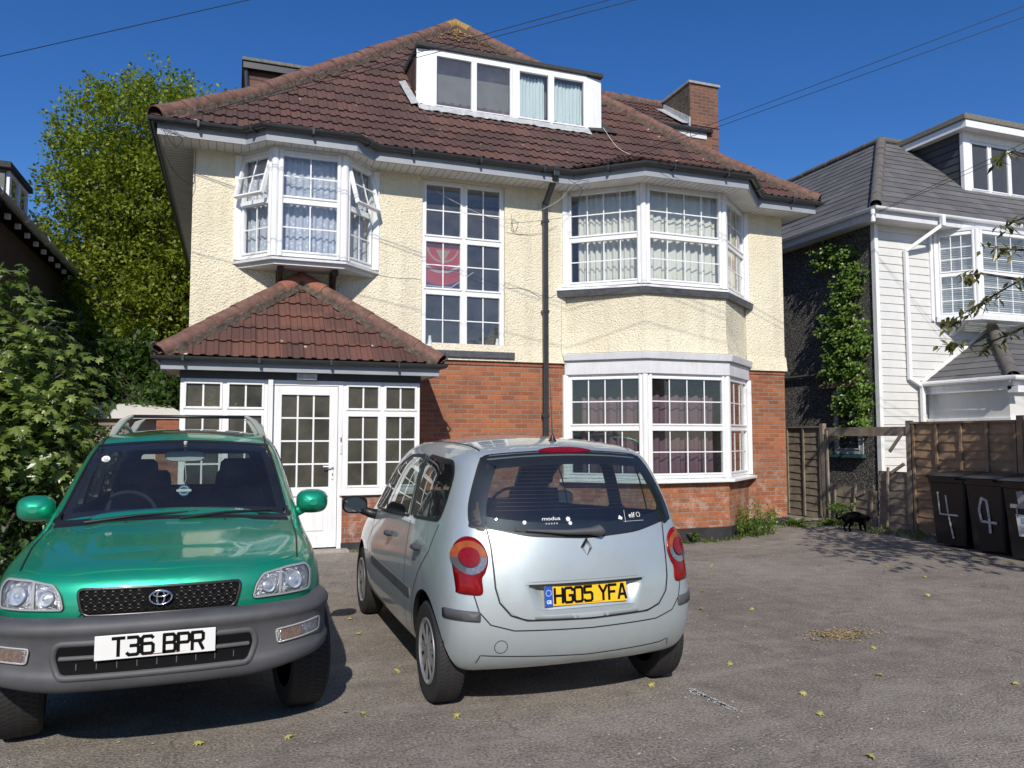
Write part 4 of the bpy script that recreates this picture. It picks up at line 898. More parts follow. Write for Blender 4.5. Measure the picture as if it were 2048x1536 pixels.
# ---------------------------------------------------------------- fences along the right boundary
FX = 10.75
def waney(mb, y0, y1, z0, z1, x=FX, n=None, tilt=0.0, rnd=random.Random(2)):
    """horizontal overlapping boards, facing -X"""
    n = n or int((z1 - z0) / .135); h = (z1 - z0) / n; S = 9
    for k in range(n):
        z = z0 + k * h; top = []; bot = []
        ph = rnd.uniform(0, 6)
        for i in range(S + 1):
            y = lerp(y0, y1, i / S); wv = .012 * math.sin(i * 1.1 + ph) + rnd.uniform(-.004, .004); sl = tilt * (y - y0)
            bot.append((x - .022, y, z - .02 + wv + sl)); top.append((x - .004, y, z + h + .01 + sl))
        mb.grid([bot, top]); mb.grid([[(p[0] + .02, p[1], p[2]) for p in top], [(p[0] + .02, p[1], p[2]) for p in bot]]); mb.grid([bot, [(p[0] + .014, p[1], p[2]) for p in bot]])
def fence_panel(name, label, y0, y1, z1, mat, battens=5, z0=.03, top=True, group=None):
    c = (FX, (y0 + y1) / 2, 0); N = thing(name, label, 'fence', c, group)
    b = MB(); waney(b, y0, y1, z0, z1); b.build('boards', mat, N)
    for k in range(battens):
        y = lerp(y0 + .03, y1 - .03, k / (battens - 1)); b = MB(); b.box(FX - .048, FX - .024, y - .02, y + .02, z0, z1); b.build('batten', mat, N)
    if top: b = MB(); b.box(FX - .055, FX + .03, y0, y1, z1 + .002, z1 + .035); b.build('top_rail', mat, N)
    return N
def post(y, h, label, mat, lean=0, x=FX):
    b = MB(); b.bar((x, y, -.1), (x - lean * .3, y + lean, h), .09, .09, (0, 1, 0)); single(b, 'fence_post', label, 'post', mat, (x, y, 0), 'fence posts on the right boundary', fixn=True)
fence_panel('lap_fence', 'brown lap fence panel directly behind the wheelie bins', 8.02, 9.86, 1.80, MAT['fence'], 5, group='lap fence panels')
fence_panel('lap_fence', 'brown lap fence panel at the right edge of the photo, nearest the camera', 6.05, 7.92, 1.80, MAT['fence'], 5, group='lap fence panels')
fence_panel('lap_fence', 'dark shaded lap fence panel beside the brick corner of the house', 11.98, 13.9, 1.76, MAT['fenceold'], 5, group='lap fence panels')
post(9.93, 1.86, 'weathered post between the broken panel and the sound panel', MAT['fenceold']); post(7.97, 1.90, 'post behind the bins, right of the sound panel', MAT['fence']); post(11.90, 1.84, 'leaning grey post at the left end of the broken panel', MAT['fenceold'], .05)
def broken():
    N = thing('broken_fence', 'collapsed grey fence panel with missing boards, rail left on top', 'fence', (FX, 10.9, 0)); m = MAT['fenceold']
    b = MB(); waney(b, 10.0, 10.62, 0, .98); waney(b, 10.66, 11.84, -.02, .62, tilt=.06, x=FX - .02); b.build('boards', m, N)
    b = MB(); b.box(FX - .03, FX + .01, 9.98, 11.86, 1.60, 1.76); b.build('top_rail', m, N)
    for (y0, z0, y1, z1) in ((10.42, 0, 10.36, 1.06), (10.80, 0, 10.70, .72), (11.20, 0, 11.10, .74), (11.66, 0, 11.62, .60), (11.78, 0, 11.80, 1.70)):
        b = MB(); b.bar((FX - .055, y0, z0), (FX - .055, y1, z1), .035, .03, (0, 1, 0)); b.build('batten', m, N, fixn=True)
    for (a, c) in (((FX - .03, 10.05, 1.66), (FX - .05, 10.32, 1.33)), ((FX - .03, 10.04, 1.13), (FX - .04, 10.30, .97)), ((FX - .05, 10.9, .60), (FX - .06, 11.1, .52)), ((FX - .04, 11.5, 1.6), (FX - .04, 11.75, 1.5))):
        b = MB(); b.bar(a, c, .03, .05); b.build('split_board', m, N, fixn=True)
broken()
b = MB(); b.bar((10.0, 11.9, .06), (10.9, 11.2, .05), .14, .025); single(b, 'loose_board', 'loose grey board lying at the foot of the fence', 'board', MAT['fenceold'], (10.4, 11.5, .03), fixn=True)
# ---------------------------------------------------------------- wheelie bins
def stroke(mb, pts, w, x, thk=.003, rnd=random.Random(4)):
    """brush stroke on a face looking to -X, points (y,z)"""
    for a, c in zip(pts[:-1], pts[1:]):
        a = Vector((x, *a)); c = Vector((x, *c)); d = (c - a).normalized(); mb.bar(a - d * w * .35, c + d * w * .35, thk, w, Vector((1, 0, 0)).cross(d))
def bin_(label, X, Y, yaw, kind):
    N = thing('wheelie_bin', label, 'bin', (X, Y, 0), 'black wheelie bins by the fence', local=True, rotz=yaw)
    P = M("bin_plastic", (.012, .013, .016), .38, var=.2, vs=10, bs=80, bstr=.15) if 'bin' not in MAT else MAT['bin']; MAT['bin'] = P
    rows = []                                # front face looks to -X ; width along Y
    for (z, x0, x1, w) in ((.04, 0.05, .56, .23), (.10, .04, .57, .235), (.55, .02, .62, .26), (.92, .0, .66, .285), (.93, -.02, .68, .30), (.98, -.02, .68, .30), (.985, -.005, .665, .29)):
        c = .03; rows.append([(x0 + c, -w, z), (x1 - c, -w, z), (x1, -w + c, z), (x1, w - c, z), (x1 - c, w, z), (x0 + c, w, z), (x0, w - c, z), (x0, -w + c, z)])
    b = MB(); b.grid(rows, 0, True); b.poly(rows[0][::-1]); b.build('body', P, N, auto=35, fixn=True)
    b = MB(); rows = []
    for (z, g) in ((.99, .0), (1.02, .01), (1.045, -.03), (1.06, -.10)):
        c = .03; x0, x1, w = -.04 - g, .66 + g, .31 + g; rows.append([(x0 + c, -w, z), (x1 - c, -w, z + .03), (x1, -w + c, z + .03), (x1, w - c, z + .03), (x1 - c, w, z + .03), (x0 + c, w, z), (x0, w - c, z), (x0, -w + c, z)])
    b.grid(rows, 0, True); b.poly(rows[0][::-1]); b.poly(rows[-1]); b.box(-.075, -.03, -.20, .20, .985, 1.005); b.build('lid', P, N, auto=35, fixn=True)
    b = MB(); b.tube([(.70, -.24, .99), (.70, .24, .99)], .016, 8); b.build('handle', P, N)
    for s in (-1, 1):
        b = MB(); b.lathe([(.02, -.02), (.09, -.02), (.10, 0), (.09, .03), (.02, .03)], (.55, s * .25, .10), (0, 1, 0), 20); b.build('wheel', MAT['tyre'], N, auto=40)
    b = MB(); W = MAT['binpaint']; f = lambda z: .03 - .035 * (z - .1) / .8 - .004
    if kind == 1: stroke(b, [(.14, .78), (.11, .47), (-.16, .47)], .021, f(.6)); stroke(b, [(.02, .74), (-.01, .5), (-.08, .15)], .023, f(.45))
    if kind == 2: stroke(b, [(.04, .75), (.08, .60), (.05, .44), (-.16, .43)], .034, f(.6)); stroke(b, [(.04, .75), (-.03, .72), (-.06, .5), (-.07, .30)], .034, f(.5))
    if kind in (1, 2): b.build('painted_four', W, N, fixn=True)
    if kind == 3:
        stroke(b, [(.02, .86), (.0, .74)], .10, f(.8)); stroke(b, [(.15, .70), (-.13, .70)], .05, f(.7)); stroke(b, [(.08, .66), (.07, .58)], .022, f(.62)); stroke(b, [(-.05, .66), (-.05, .58)], .022, f(.62))
        b.build('painted_mark', M("bin_grey_paint", (.28, .29, .30), .6), N, fixn=True)
        b = MB(); x = f(.45) - .006; b.poly([(x, .10, .60), (x, -.10, .59), (x - .006, -.12, .33), (x, .06, .32)]); b.build('paper_notice', MAT['white'], N, uv=False)
        b = MB(); x -= .004; b.poly([(x, .03, .56), (x, -.06, .56), (x, -.07, .48), (x, .02, .48)])
        for k in range(5): z = .45 - k * .02; b.poly([(x - .002, .05, z), (x - .002, -.08, z), (x - .002, -.08, z - .006), (x - .002, .05, z - .006)])
        b.build('notice_print', M("print_blue", (.30, .42, .52), .6), N, uv=False)
    return N
MAT['binpaint'] = M("white_brush_paint", (.50, .50, .49), .6, var=.5, vs=30)
bin_('black bin with a long thin white number 4, furthest left of the bins', 9.72, 8.38, R(4), 1)
bin_('black bin with a looped white number 4, second from the left', 9.66, 7.74, R(1), 2)
bin_('black bin with a paper notice taped below grey paint', 9.50, 7.08, R(-3), 3)
bin_('black bin cut off by the right edge of the photo, lid catching the light', 9.42, 6.42, R(3), 0)
# ---------------------------------------------------------------- black cat
def cat():
    bm = bmesh.new(); V = []; rad = []
    def v(p, r): V.append(bm.verts.new(p)); rad.append(r); return len(V) - 1
    def e(a, b_): bm.edges.new((V[a], V[b_]))
    # +x is forward
    pel = v((-.13, 0, .235), (.062, .070)); mid = v((-.02, 0, .235), (.066, .078)); ch = v((.10, 0, .205), (.060, .070)); nk = v((.165, 0, .205), (.040, .044)); hd = v((.215, 0, .20), (.040, .040)); mz = v((.248, 0, .188), (.020, .018))
    for a, c in ((pel, mid), (mid, ch), (ch, nk), (nk, hd), (hd, mz)): e(a, c)
    t = pel
    for p, r in (((-.20, 0, .225), .018), ((-.245, 0, .195), .015), ((-.285, 0, .19), .014), ((-.305, 0, .22), .015), ((-.300, 0, .255), .016), ((-.285, 0, .262), .012)): q = v(p, (r, r)); e(t, q); t = q
    for s, dx in ((1, .0), (-1, .045)):
        a = v((-.14 + dx * .3, s * .038, .165), (.038, .030)); k = v((-.115 + dx, s * .040, .115), (.020, .018)); h = v((-.165 + dx, s * .040, .075), (.012, .012)); f = v((-.150 + dx, s * .040, .018), (.011, .011)); pw = v((-.125 + dx, s * .040, .010), (.013, .010))
        e(pel, a); e(a, k); e(k, h); e(h, f); e(f, pw)
        a = v((.105 + dx * .4, s * .036, .140), (.024, .022)); k = v((.095 + dx, s * .036, .085), (.015, .014)); f = v((.105 + dx, s * .036, .020), (.011, .011)); pw = v((.128 + dx, s * .036, .011), (.013, .010))
        e(ch, a); e(a, k); e(k, f); e(f, pw)
    me = bpy.data.meshes.new('cat'); bm.verts.ensure_lookup_table(); bm.to_mesh(me); bm.free()
    o = bpy.data.objects.new('cat', me); COL.objects.link(o); sm = o.modifiers.new('skin', 'SKIN')
    for i, r in enumerate(rad): me.skin_vertices[0].data[i].radius = (r[0] * (1.25 if i < 6 else 1.55), r[1] * (1.2 if i < 6 else 1.55))
    me.skin_vertices[0].data[0].use_root = True
    o.modifiers.new('sub', 'SUBSURF').levels = 2; o.modifiers['sub'].render_levels = 2
    fur = M("black_fur", (.005, .005, .006), 1.0, var=0, spec=.1, bs=200, bstr=.5, bd=.002); me.materials.append(fur)
    dg = bpy.context.evaluated_depsgraph_get(); m2 = bpy.data.meshes.new_from_object(o.evaluated_get(dg)); bpy.data.objects.remove(o)
    bm = bmesh.new(); bm.from_mesh(m2)                       # ears joined into the same mesh
    for s in (-1, 1):
        a = [bm.verts.new(p) for p in ((.195, s * .012, .232), (.222, s * .014, .234), (.205, s * .038, .222), (.205, s * .032, .272))]
        for f in ((0, 1, 3), (1, 2, 3), (2, 0, 3)): bm.faces.new([a[i] for i in f])
    bmesh.ops.recalc_face_normals(bm, faces=bm.faces); bm.to_mesh(m2); bm.free()
    m2.polygons.foreach_set("use_smooth", [True] * len(m2.polygons))
    o = bpy.data.objects.new('cat', m2); COL.objects.link(o); o.location = (9.90, 10.32, gz(9.9, 10.3) + .0); o.rotation_euler = (0, 0, R(-22)); o.scale = (1.02, 1.15, 1.10)
    tag(o, 'black cat walking to the right in front of the broken fence', 'cat')
    for s in (-1, 1):
        g = MB(); g.lathe([(0, .0), (.005, .001), (.006, .003), (0, .006)], (.242, s * .016, .206), (.8, s * .5, .1), 8); E = g.build('eye', M("cat_eye", (.3, .35, .05), .2, var=0) if s < 0 else bpy.data.materials["cat_eye"], None, uv=False); E.parent = o
cat()
# ---------------------------------------------------------------- vegetation helpers
def leafquad(mb, c, d, n, L, W, fold=.25):
    """pointed leaf of two folded quads"""
    s = d.cross(n).normalized(); n = s.cross(d).normalized()
    a = c; b_ = c + d * L * .45 + s * W * .5 + n * fold * W * .4; t = c + d * L; e = c + d * L * .45 - s * W * .5 + n * fold * W * .4
    o = len(mb.v); mb.v += [a, b_, t, e]; mb.f += [[o, o + 1, o + 2, o + 3]]; mb.mi += [0]
def rdir(rnd): 
    while True:
        v = Vector((rnd.uniform(-1, 1), rnd.uniform(-1, 1), rnd.uniform(-1, 1)))
        if .05 < v.length < 1: return v.normalized()
def limbs(mb, base, tips, r0, rnd, trunk_pts=None, twigs=3):
    pts = []
    for tip in tips:
        k = rnd.uniform(.25, .75); st = base[0].lerp(base[1], k); mid = st.lerp(tip, .5) + Vector((rnd.uniform(-.3, .3), rnd.uniform(-.3, .3), rnd.uniform(.1, .5))) * (tip - st).length * .25
        r = r0 * (1 - k * .6) * .45; mb.tube([st, st.lerp(mid, .5), mid, mid.lerp(tip, .6), tip], [r, r * .8, r * .6, r * .35, r * .12], 6, False); pts.append((mid, tip, r * .4))
    return pts
def tree(name, label, cat_, pos, trunk_h, r0, clumps, nleaf, lsize, lm, bark, seed, droop=-.1, group=None, keep=None, lean=(0, 0), extra=None):
    """clumps: (centre, radii) ellipsoids; leaves are scattered in small sprays inside them"""
    rnd = random.Random(seed); P = Vector(pos); N = thing(name, label, cat_, pos, group)
    top = P + Vector((lean[0], lean[1], trunk_h)); mid = P.lerp(top, .5) + Vector((rnd.uniform(-.1, .1), rnd.uniform(-.1, .1), 0))
    t = MB(); t.tube([P - Vector((0, 0, .1)), P + Vector((0, 0, .3)), mid, top], [r0 * 1.3, r0, r0 * .75, r0 * .3], 10, False)
    tips = []; lf = MB(); tot = sum(r.x * r.y * r.z for c, r in clumps) if False else sum(r[0] * r[1] * r[2] for c, r in clumps)
    for c, r in clumps:
        c = Vector(c); n = int(nleaf * r[0] * r[1] * r[2] / tot); sprays = max(3, n // 14)
        tt = []
        for k in range(sprays):
            d = rdir(rnd); q = rnd.random() ** .30; s = c + Vector((d.x * r[0], d.y * r[1], d.z * r[2])) * q
            if keep and not keep(s): continue
            out = (s - c).normalized() if (s - c).length > .01 else d
            if k % 9 == 0: tt.append(s)
            ax = (out + rdir(rnd) * .7 + Vector((0, 0, .1))).normalized(); Ls = lsize * rnd.uniform(2.5, 4.5)
            for i in range(14):
                p = s + ax * Ls * rnd.random() + rdir(rnd) * lsize * 1.0
                if keep and not keep(p): continue
                d2 = (out * .4 + rdir(rnd) + Vector((0, 0, droop))).normalized(); n2 = (Vector((0, 0, 1)) + rdir(rnd) * .8).normalized()
                leafquad(lf, p, d2, n2, lsize * rnd.uniform(.7, 1.2), lsize * rnd.uniform(.5, .75))
        tips += tt[:max(4, len(tt) // 1)] if len(tt) < 40 else tt[:40]
    limbs(t, (P.lerp(top, .25), top), tips, r0, rnd)
    if extra: extra(t, lf, rnd)
    t.build('trunk', bark, N, smooth=True, uv=False)
    lf.build('crown', lm, N, uv=False); return N
LM_big = leaf_mat("leaf_yellow_green", [(.10, .145, .018), (.185, .24, .028), (.31, .34, .05)], .45, .42)
LM_dark = leaf_mat("leaf_pine", [(.008, .022, .008), (.018, .040, .014), (.035, .060, .022)], .6, .1)
LM_maple = leaf_mat("leaf_maple", [(.05, .085, .014), (.12, .175, .035), (.25, .31, .09)], .26, .34)
LM_bush = leaf_mat("leaf_hedge", [(.020, .045, .010), (.040, .085, .018), (.07, .13, .028)], .4, .25)
LM_ivy = leaf_mat("leaf_ivy", [(.06, .12, .02), (.12, .21, .035), (.21, .31, .06)], .35, .35)
LM_cherry = leaf_mat("leaf_cherry", [(.07, .08, .018), (.12, .125, .03), (.17, .15, .05)], .3, .35)
# big tree behind the left corner of the house
bc = [((-2.6, 24, 9.7), (2.2, 2.0, 1.9)), ((-.6, 24, 10.2), (1.9, 2, 1.3)), ((-3.2, 24, 8.3), (1.8, 1.8, 1.6)), ((-1.4, 24, 7.8), (2.6, 2.2, 2.2)), ((-4.2, 24, 6.9), (.9, 1.3, .6)), ((-2.8, 24, 5.4), (2.0, 2, 1.8)), ((-.9, 23.6, 5.2), (2.2, 2, 1.9)), ((-2.2, 24, 11.4), (.9, .9, .8)), ((-2.9, 24, 10.9), (.8, .8, .6)), ((-1.2, 24, 3.4), (2.2, 1.6, 1.3)), ((1.2, 24, 10.3), (1.3, 1.3, .8)), ((-4.2, 24, 9.6), (.5, .6, .5)), ((.8, 24, 7), (2, 2, 3))]
tree('deciduous_tree', 'tall yellow-green spring tree behind the left corner of the house', 'tree', (-.95, 24, 0), 9.0, .22, bc, 125000, .128, LM_big, MAT['barkpale'], 11, keep=lambda p: p.y > 21.7)
tree('conifer_tree', 'dark pine behind the yellow-green tree, above the dark house gutter', 'tree', (-6.4, 34, 0), 9.2, .28, [((-6.6, 34, 7.6), (1.9, 1.5, .9)), ((-4.9, 34, 8.1), (2.4, 1.5, .8)), ((-3.6, 34, 6.2), (2.2, 1.5, .9)), ((-5.9, 34, 5.3), (1.7, 1.5, .8)), ((-7.6, 34, 9.1), (.9, 1, .7)), ((-4, 34, 4), (2.5, 2, 1.6))], 26000, .20, LM_dark, MAT['bark'], 12)
tree('hedge_tree', 'dark leafy shrub mass low behind the porch and trellis', 'shrub', (-1.6, 20, 0), 2.3, .12, [((-1.9, 20.5, 2.6), (1.5, 1.0, 1.2)), ((-3.2, 21, 2.8), (1.4, 1, 1.3)), ((-1.0, 20, 1.9), (1.2, 1, 1.2))], 9000, .16, LM_bush, MAT['bark'], 13)
def maple_shape(mb, c, d, n, L):
    s = d.cross(n).normalized(); n = s.cross(d).normalized()
    prof = [(0, 0), (.08, .22), (-.02, .46), (.24, .25), (.46, .64), (.50, .23), (.74, .30), (.74, .13), (1.0, 0)]
    pts = [(x, y) for x, y in prof] + [(x, -y) for x, y in prof[-2:0:-1]]
    o = len(mb.v); cc = c + d * L * .4
    mb.v.append(cc)
    for x, y in pts: mb.v.append(c + d * (L * x) + s * (L * y) + n * (-abs(y) * L * .28 - (x - .4) ** 2 * L * .35))
    m = len(pts)
    for i in range(m): mb.f.append([o, o + 1 + i, o + 1 + (i + 1) % m]); mb.mi.append(0)
def maple():
    pos = (-2.75, 9.6, 0); P = Vector(pos); rnd = random.Random(21); N = thing('maple_tree', 'young maple with glossy lobed leaves beside the green car', 'tree', pos)
    t = MB(); t.tube([P, P + Vector((.05, 0, 1.0)), P + Vector((.1, 0, 2.0)), P + Vector((.15, 0, 3.3))], [.06, .05, .04, .015], 8, False)
    lf = MB(); cl = [((-2.35, 9.5, 2.45), (.80, .75, .80)), ((-2.15, 9.5, 1.7), (.80, .8, .65)), ((-2.9, 9.5, 2.1), (.9, .8, .9)), ((-2.6, 9.3, 1.2), (.6, .6, .5)), ((-2.55, 9.5, 3.0), (.45, .45, .45)), ((-1.95, 9.4, 2.75), (.25, .3, .25)), ((-2.2, 9.3, 3.25), (.22, .25, .22)), ((-1.75, 9.5, 2.05), (.5, .5, .5)), ((-1.65, 9.6, 1.45), (.45, .5, .5))]
    for c, r in cl:
        c = Vector(c)
        for k in range(int(900 * r[0] * r[1] * r[2] / .5)):
            d = rdir(rnd); q = rnd.random() ** .28; s = c + Vector((d.x * r[0], d.y * r[1], d.z * r[2])) * q
            if s.x > -1.22 and s.z < 1.75: continue
            out = (s - c).normalized(); dd = (out * .8 + rdir(rnd) * .5 + Vector((0, 0, -.75))).normalized(); nn = (out * .7 + Vector((0, -.35, .9)) + rdir(rnd) * .35).normalized()
            maple_shape(lf, s, dd, nn, rnd.uniform(.08, .16))
        for k in range(5):
            d = rdir(rnd); tp = c + Vector((d.x * r[0], d.y * r[1], abs(d.z) * r[2])) * .8; b_ = P + Vector((.08, 0, max(.5, c.z - .6))); t.tube([b_, b_.lerp(tp, .5) + Vector((0, 0, .1)), tp], [.02, .012, .005], 6, False)
    t.build('trunk', MAT['barkpale'], N, smooth=True, uv=False); lf.build('crown', LM_maple, N, uv=False)
maple()
tree('hedge', 'dark green hedge filling the left edge beside the green car', 'hedge', (-2.6, 11.6, 0), 1.6, .08, [((-2.7, 11.6, 1.2), (.85, 1.6, 1.15)), ((-2.6, 9.3, .8), (.8, 1.3, .8)), ((-2.4, 7.6, .55), (.55, .9, .55)), ((-2.0, 12.3, .6), (.5, .6, .6)), ((-3.4, 12.6, 1.6), (.9, 1.6, 1.6))], 22000, .085, LM_bush, MAT['bark'], 14)
# ivy up the dark pebbledash wall
def ivy():
    N = thing('climbing_ivy', 'bright green creeper climbing the dark pebbledash side wall', 'climber', (12.2, 13.0, 0)); rnd = random.Random(31); lf = MB(); st = MB()
    pathA = [(12.95, 1.9), (12.75, 2.6), (12.9, 3.3), (12.55, 3.8), (12.75, 4.4), (12.45, 4.9), (12.8, 5.3), (13.2, 5.7)]
    cl = [((12.75, 4.5), (.50, .55)), ((12.5, 4.95), (.40, .28)), ((13.0, 3.9), (.55, .5)), ((12.7, 3.3), (.55, .6)), ((13.15, 3.0), (.35, .35)), ((12.45, 2.55), (.42, .5)), ((12.3, 2.0), (.22, .38)), ((12.9, 2.3), (.30, .3)), ((13.2, 5.5), (.5, .35)), ((12.65, 5.35), (.35, .3)), ((12.35, 3.6), (.3, .5)), ((12.95, 1.75), (.12, .2))]
    for (y, z), (ry, rz) in cl:
        for k in range(int(1250 * ry * rz / .25)):
            a = rnd.uniform(0, 6.283); q = rnd.random() ** .5; yy = y + ry * q * math.cos(a); zz = z + rz * q * math.sin(a)
            if math.sin(yy * 9 + zz * 4) * math.sin(zz * 11 - yy * 3) > .42 + .3 * rnd.random() or q > .75 + .25 * math.sin(a * 7 + y * 5): continue
            p = Vector((12.24 - rnd.random() ** 1.5 * .30, yy, zz)); d = (Vector((-.5, rnd.uniform(-1, 1), rnd.uniform(-1.2, .2)))).normalized(); n = (Vector((-1, -.5, .6)) + rdir(rnd) * .6).normalized()
            leafquad(lf, p, d, n, rnd.uniform(.05, .10), rnd.uniform(.04, .07))
    for k in range(5): st.tube([(12.23, y + rnd.uniform(-.2, .2), z) for y, z in pathA], .012, 5, False)
    st.build('stem', MAT['bark'], N); lf.build('foliage', LM_ivy, N, uv=False)
ivy()
# cherry tree out of frame on the right: its branches reach into the picture and shade the bins
def cherry():
    def keep(p): return p.x > 1.52 * p.y + .25
    def sprays(t, lf, rnd):
        paths = [[(8.8, 4.8, 3.7), (9.3, 6.0, 3.75), (9.0, 6.6, 3.5), (8.60, 6.9, 3.20), (8.2, 7.0, 2.95)], [(9.3, 6.0, 3.75), (9.1, 6.7, 3.9), (8.85, 7.0, 4.0)], [(9.3, 5.9, 3.4), (9.2, 6.5, 3.0), (8.75, 6.95, 2.72), (8.15, 7.0, 2.72)], [(9.0, 6.6, 3.5), (8.75, 6.9, 3.62), (8.55, 7.0, 3.6)], [(9.3, 6.0, 4.1), (9.35, 6.8, 4.35), (9.25, 7.0, 4.28)], [(9.2, 6.4, 4.9), (9.35, 6.9, 5.25), (9.2, 7.0, 5.15)]]
        for pth in paths:
            pth = [Vector(p) for p in pth]; t.tube(pth, [.02 - .016 * i / (len(pth) - 1) for i in range(len(pth))], 6, False)
            for a, c in zip(pth[1:-1], pth[2:]):
                for k in range(26):
                    s = a.lerp(c, rnd.random())
                    if rnd.random() < .45 and s.x < 8.9: s = c + (s - c) * .4
                    dd = (Vector((rnd.uniform(-1, 1), rnd.uniform(-1, 1), -.75))).normalized(); leafquad(lf, s + rdir(rnd) * .07, dd, (Vector((0, -.6, 1)) + rdir(rnd) * .5).normalized(), rnd.uniform(.10, .17), rnd.uniform(.04, .065), .5)
    tree('cherry_tree', 'cherry tree with bronze-green leaves reaching in at the right edge', 'tree', (9.6, 4.6, 0), 3.6, .13, [((8.3, 4.0, 4.1), (1.5, 1.3, .9)), ((9.8, 5.2, 4.3), (1.2, 1.1, 1.0)), ((7.2, 3.2, 3.8), (.9, .9, .6)), ((9.9, 3.2, 4.2), (1.3, 1.2, .9))], 5200, .14, LM_cherry, MAT['bark'], 17, droop=-.6, keep=keep, extra=sprays)
cherry()
# ---------------------------------------------------------------- weeds, grass, litter
def tuft(mb, c, r, n, h, rnd, W=.012):
    for k in range(n):
        a = rnd.uniform(0, 6.28); q = rnd.random() * r; p = Vector(c) + Vector((math.cos(a) * q, math.sin(a) * q, 0)); d = Vector((rnd.uniform(-.6, .6), rnd.uniform(-.6, .6), 1)).normalized(); L = h * rnd.uniform(.5, 1.1); s = Vector((rnd.uniform(-1, 1), rnd.uniform(-1, 1), 0)).normalized() * W * .5
        b2 = p + d * L * .6; tip = p + d * L * .9 + Vector((d.x, d.y, -.1)) * L * .35; o = len(mb.v); mb.v += [p - s, p + s, b2 + s * .8, b2 - s * .8, tip]; mb.f += [[o, o + 1, o + 2, o + 3], [o + 3, o + 2, o + 4]]; mb.mi += [0, 0]
LM_grass = leaf_mat("grass_blades", [(.06, .12, .02), (.11, .17, .03), (.25, .25, .09)], .6, .3)
def weeds():
    rnd = random.Random(41); g = MB()
    for k in range(70):
        t = rnd.random(); x = lerp(5.9, 8.8, t); y = 10.74 if x < 7.73 else lerp(10.74, 11.55, (x - 7.73) / 1.05); y -= rnd.uniform(.0, .14); tuft(g, (x, y, gz(x, y)), .06, 7, rnd.uniform(.05, .14), rnd)
    for k in range(70):
        x = rnd.uniform(8.7, 10.6); y = lerp(11.5, 11.5, 0) - rnd.uniform(-.1, .35) - (x - 9) * .15; tuft(g, (x, y, gz(x, y)), .06, 6, rnd.uniform(.05, .12), rnd)
    for k in range(210):
        y = rnd.uniform(7.4, 11.4); x = 10.68 - rnd.random() ** 1.5 * .75; tuft(g, (x, y, gz(x, y)), .08, 6, rnd.uniform(.04, .11), rnd)
    for k in range(30): x = rnd.uniform(1.45, 2.4); tuft(g, (x, 10.50 - rnd.random() * .1, .06), .05, 6, .07, rnd)
    o = g.build('grass', LM_grass, None, uv=False); tag(o, 'straggly grass and small weeds at the foot of walls and fence', 'grass', kind='stuff')
weeds()
def rosette(name, label, pos, n, L, W, up, seed, stem=0):
    rnd = random.Random(seed); g = MB(); c = Vector(pos)
    for k in range(n):
        a = k * 2.4 + rnd.uniform(-.2, .2); d = Vector((math.cos(a), math.sin(a), up * rnd.uniform(.5, 1.4))).normalized(); z = Vector((0, 0, stem * rnd.random()))
        s = d.cross(Vector((0, 0, 1))).normalized(); l = L * rnd.uniform(.7, 1.1); rows = []
        for j in range(6):
            t = j / 5; w_ = W * math.sin(math.pi * min(1, t * .95 + .06)) * .5; p = c + z + d * l * t + Vector((0, 0, -.35 * l * t * t)); rows.append([p - s * w_, p + Vector((0, 0, -.15 * w_)), p + s * w_])
        g.grid(rows)
    if stem: g.tube([c, c + Vector((.01, 0, stem))], .006, 5)
    return single(g, name, label, 'weed', LM_ivy, pos, smooth=True, uv=False)
rosette('broad_leaf_weed', 'pale broad-leaved rosette weed growing at the brick corner', (9.45, 11.25, gz(9.45, 11.2)), 14, .38, .11, 1.0, 1)
rosette('broad_leaf_weed', 'smaller broad-leaved weed just right of the pale rosette weed', (10.15, 11.25, 0), 9, .26, .10, .8, 2)
rosette('leafy_weed', 'leafy weed against the black plinth left of the bay corner', (6.9, 10.58, gz(6.9, 10.6)), 9, .20, .06, .9, 3, stem=.16)
rosette('broad_leaf_weed', 'low weed at the foot of the porch wall beside the doorstep', (1.75, 10.42, .06), 12, .13, .06, .4, 4)
tree('weed_clump', 'bushy feathery weed clump at the corner of the lower bay', 'weed', (8.35, 10.95, -.05), .3, .01, [((8.35, 10.95, .18), (.32, .28, .24)), ((8.05, 10.8, .12), (.25, .2, .14))], 1600, .045, LM_ivy, MAT['bark'], 18)
tree('weed_clump', 'bright weed clump by the leaning fence post, behind the cat', 'weed', (10.5, 11.25, 0), .3, .01, [((10.5, 11.25, .18), (.22, .2, .20))], 700, .045, LM_ivy, MAT['bark'], 19)
PX_, PY_ = 4.65, 5.04
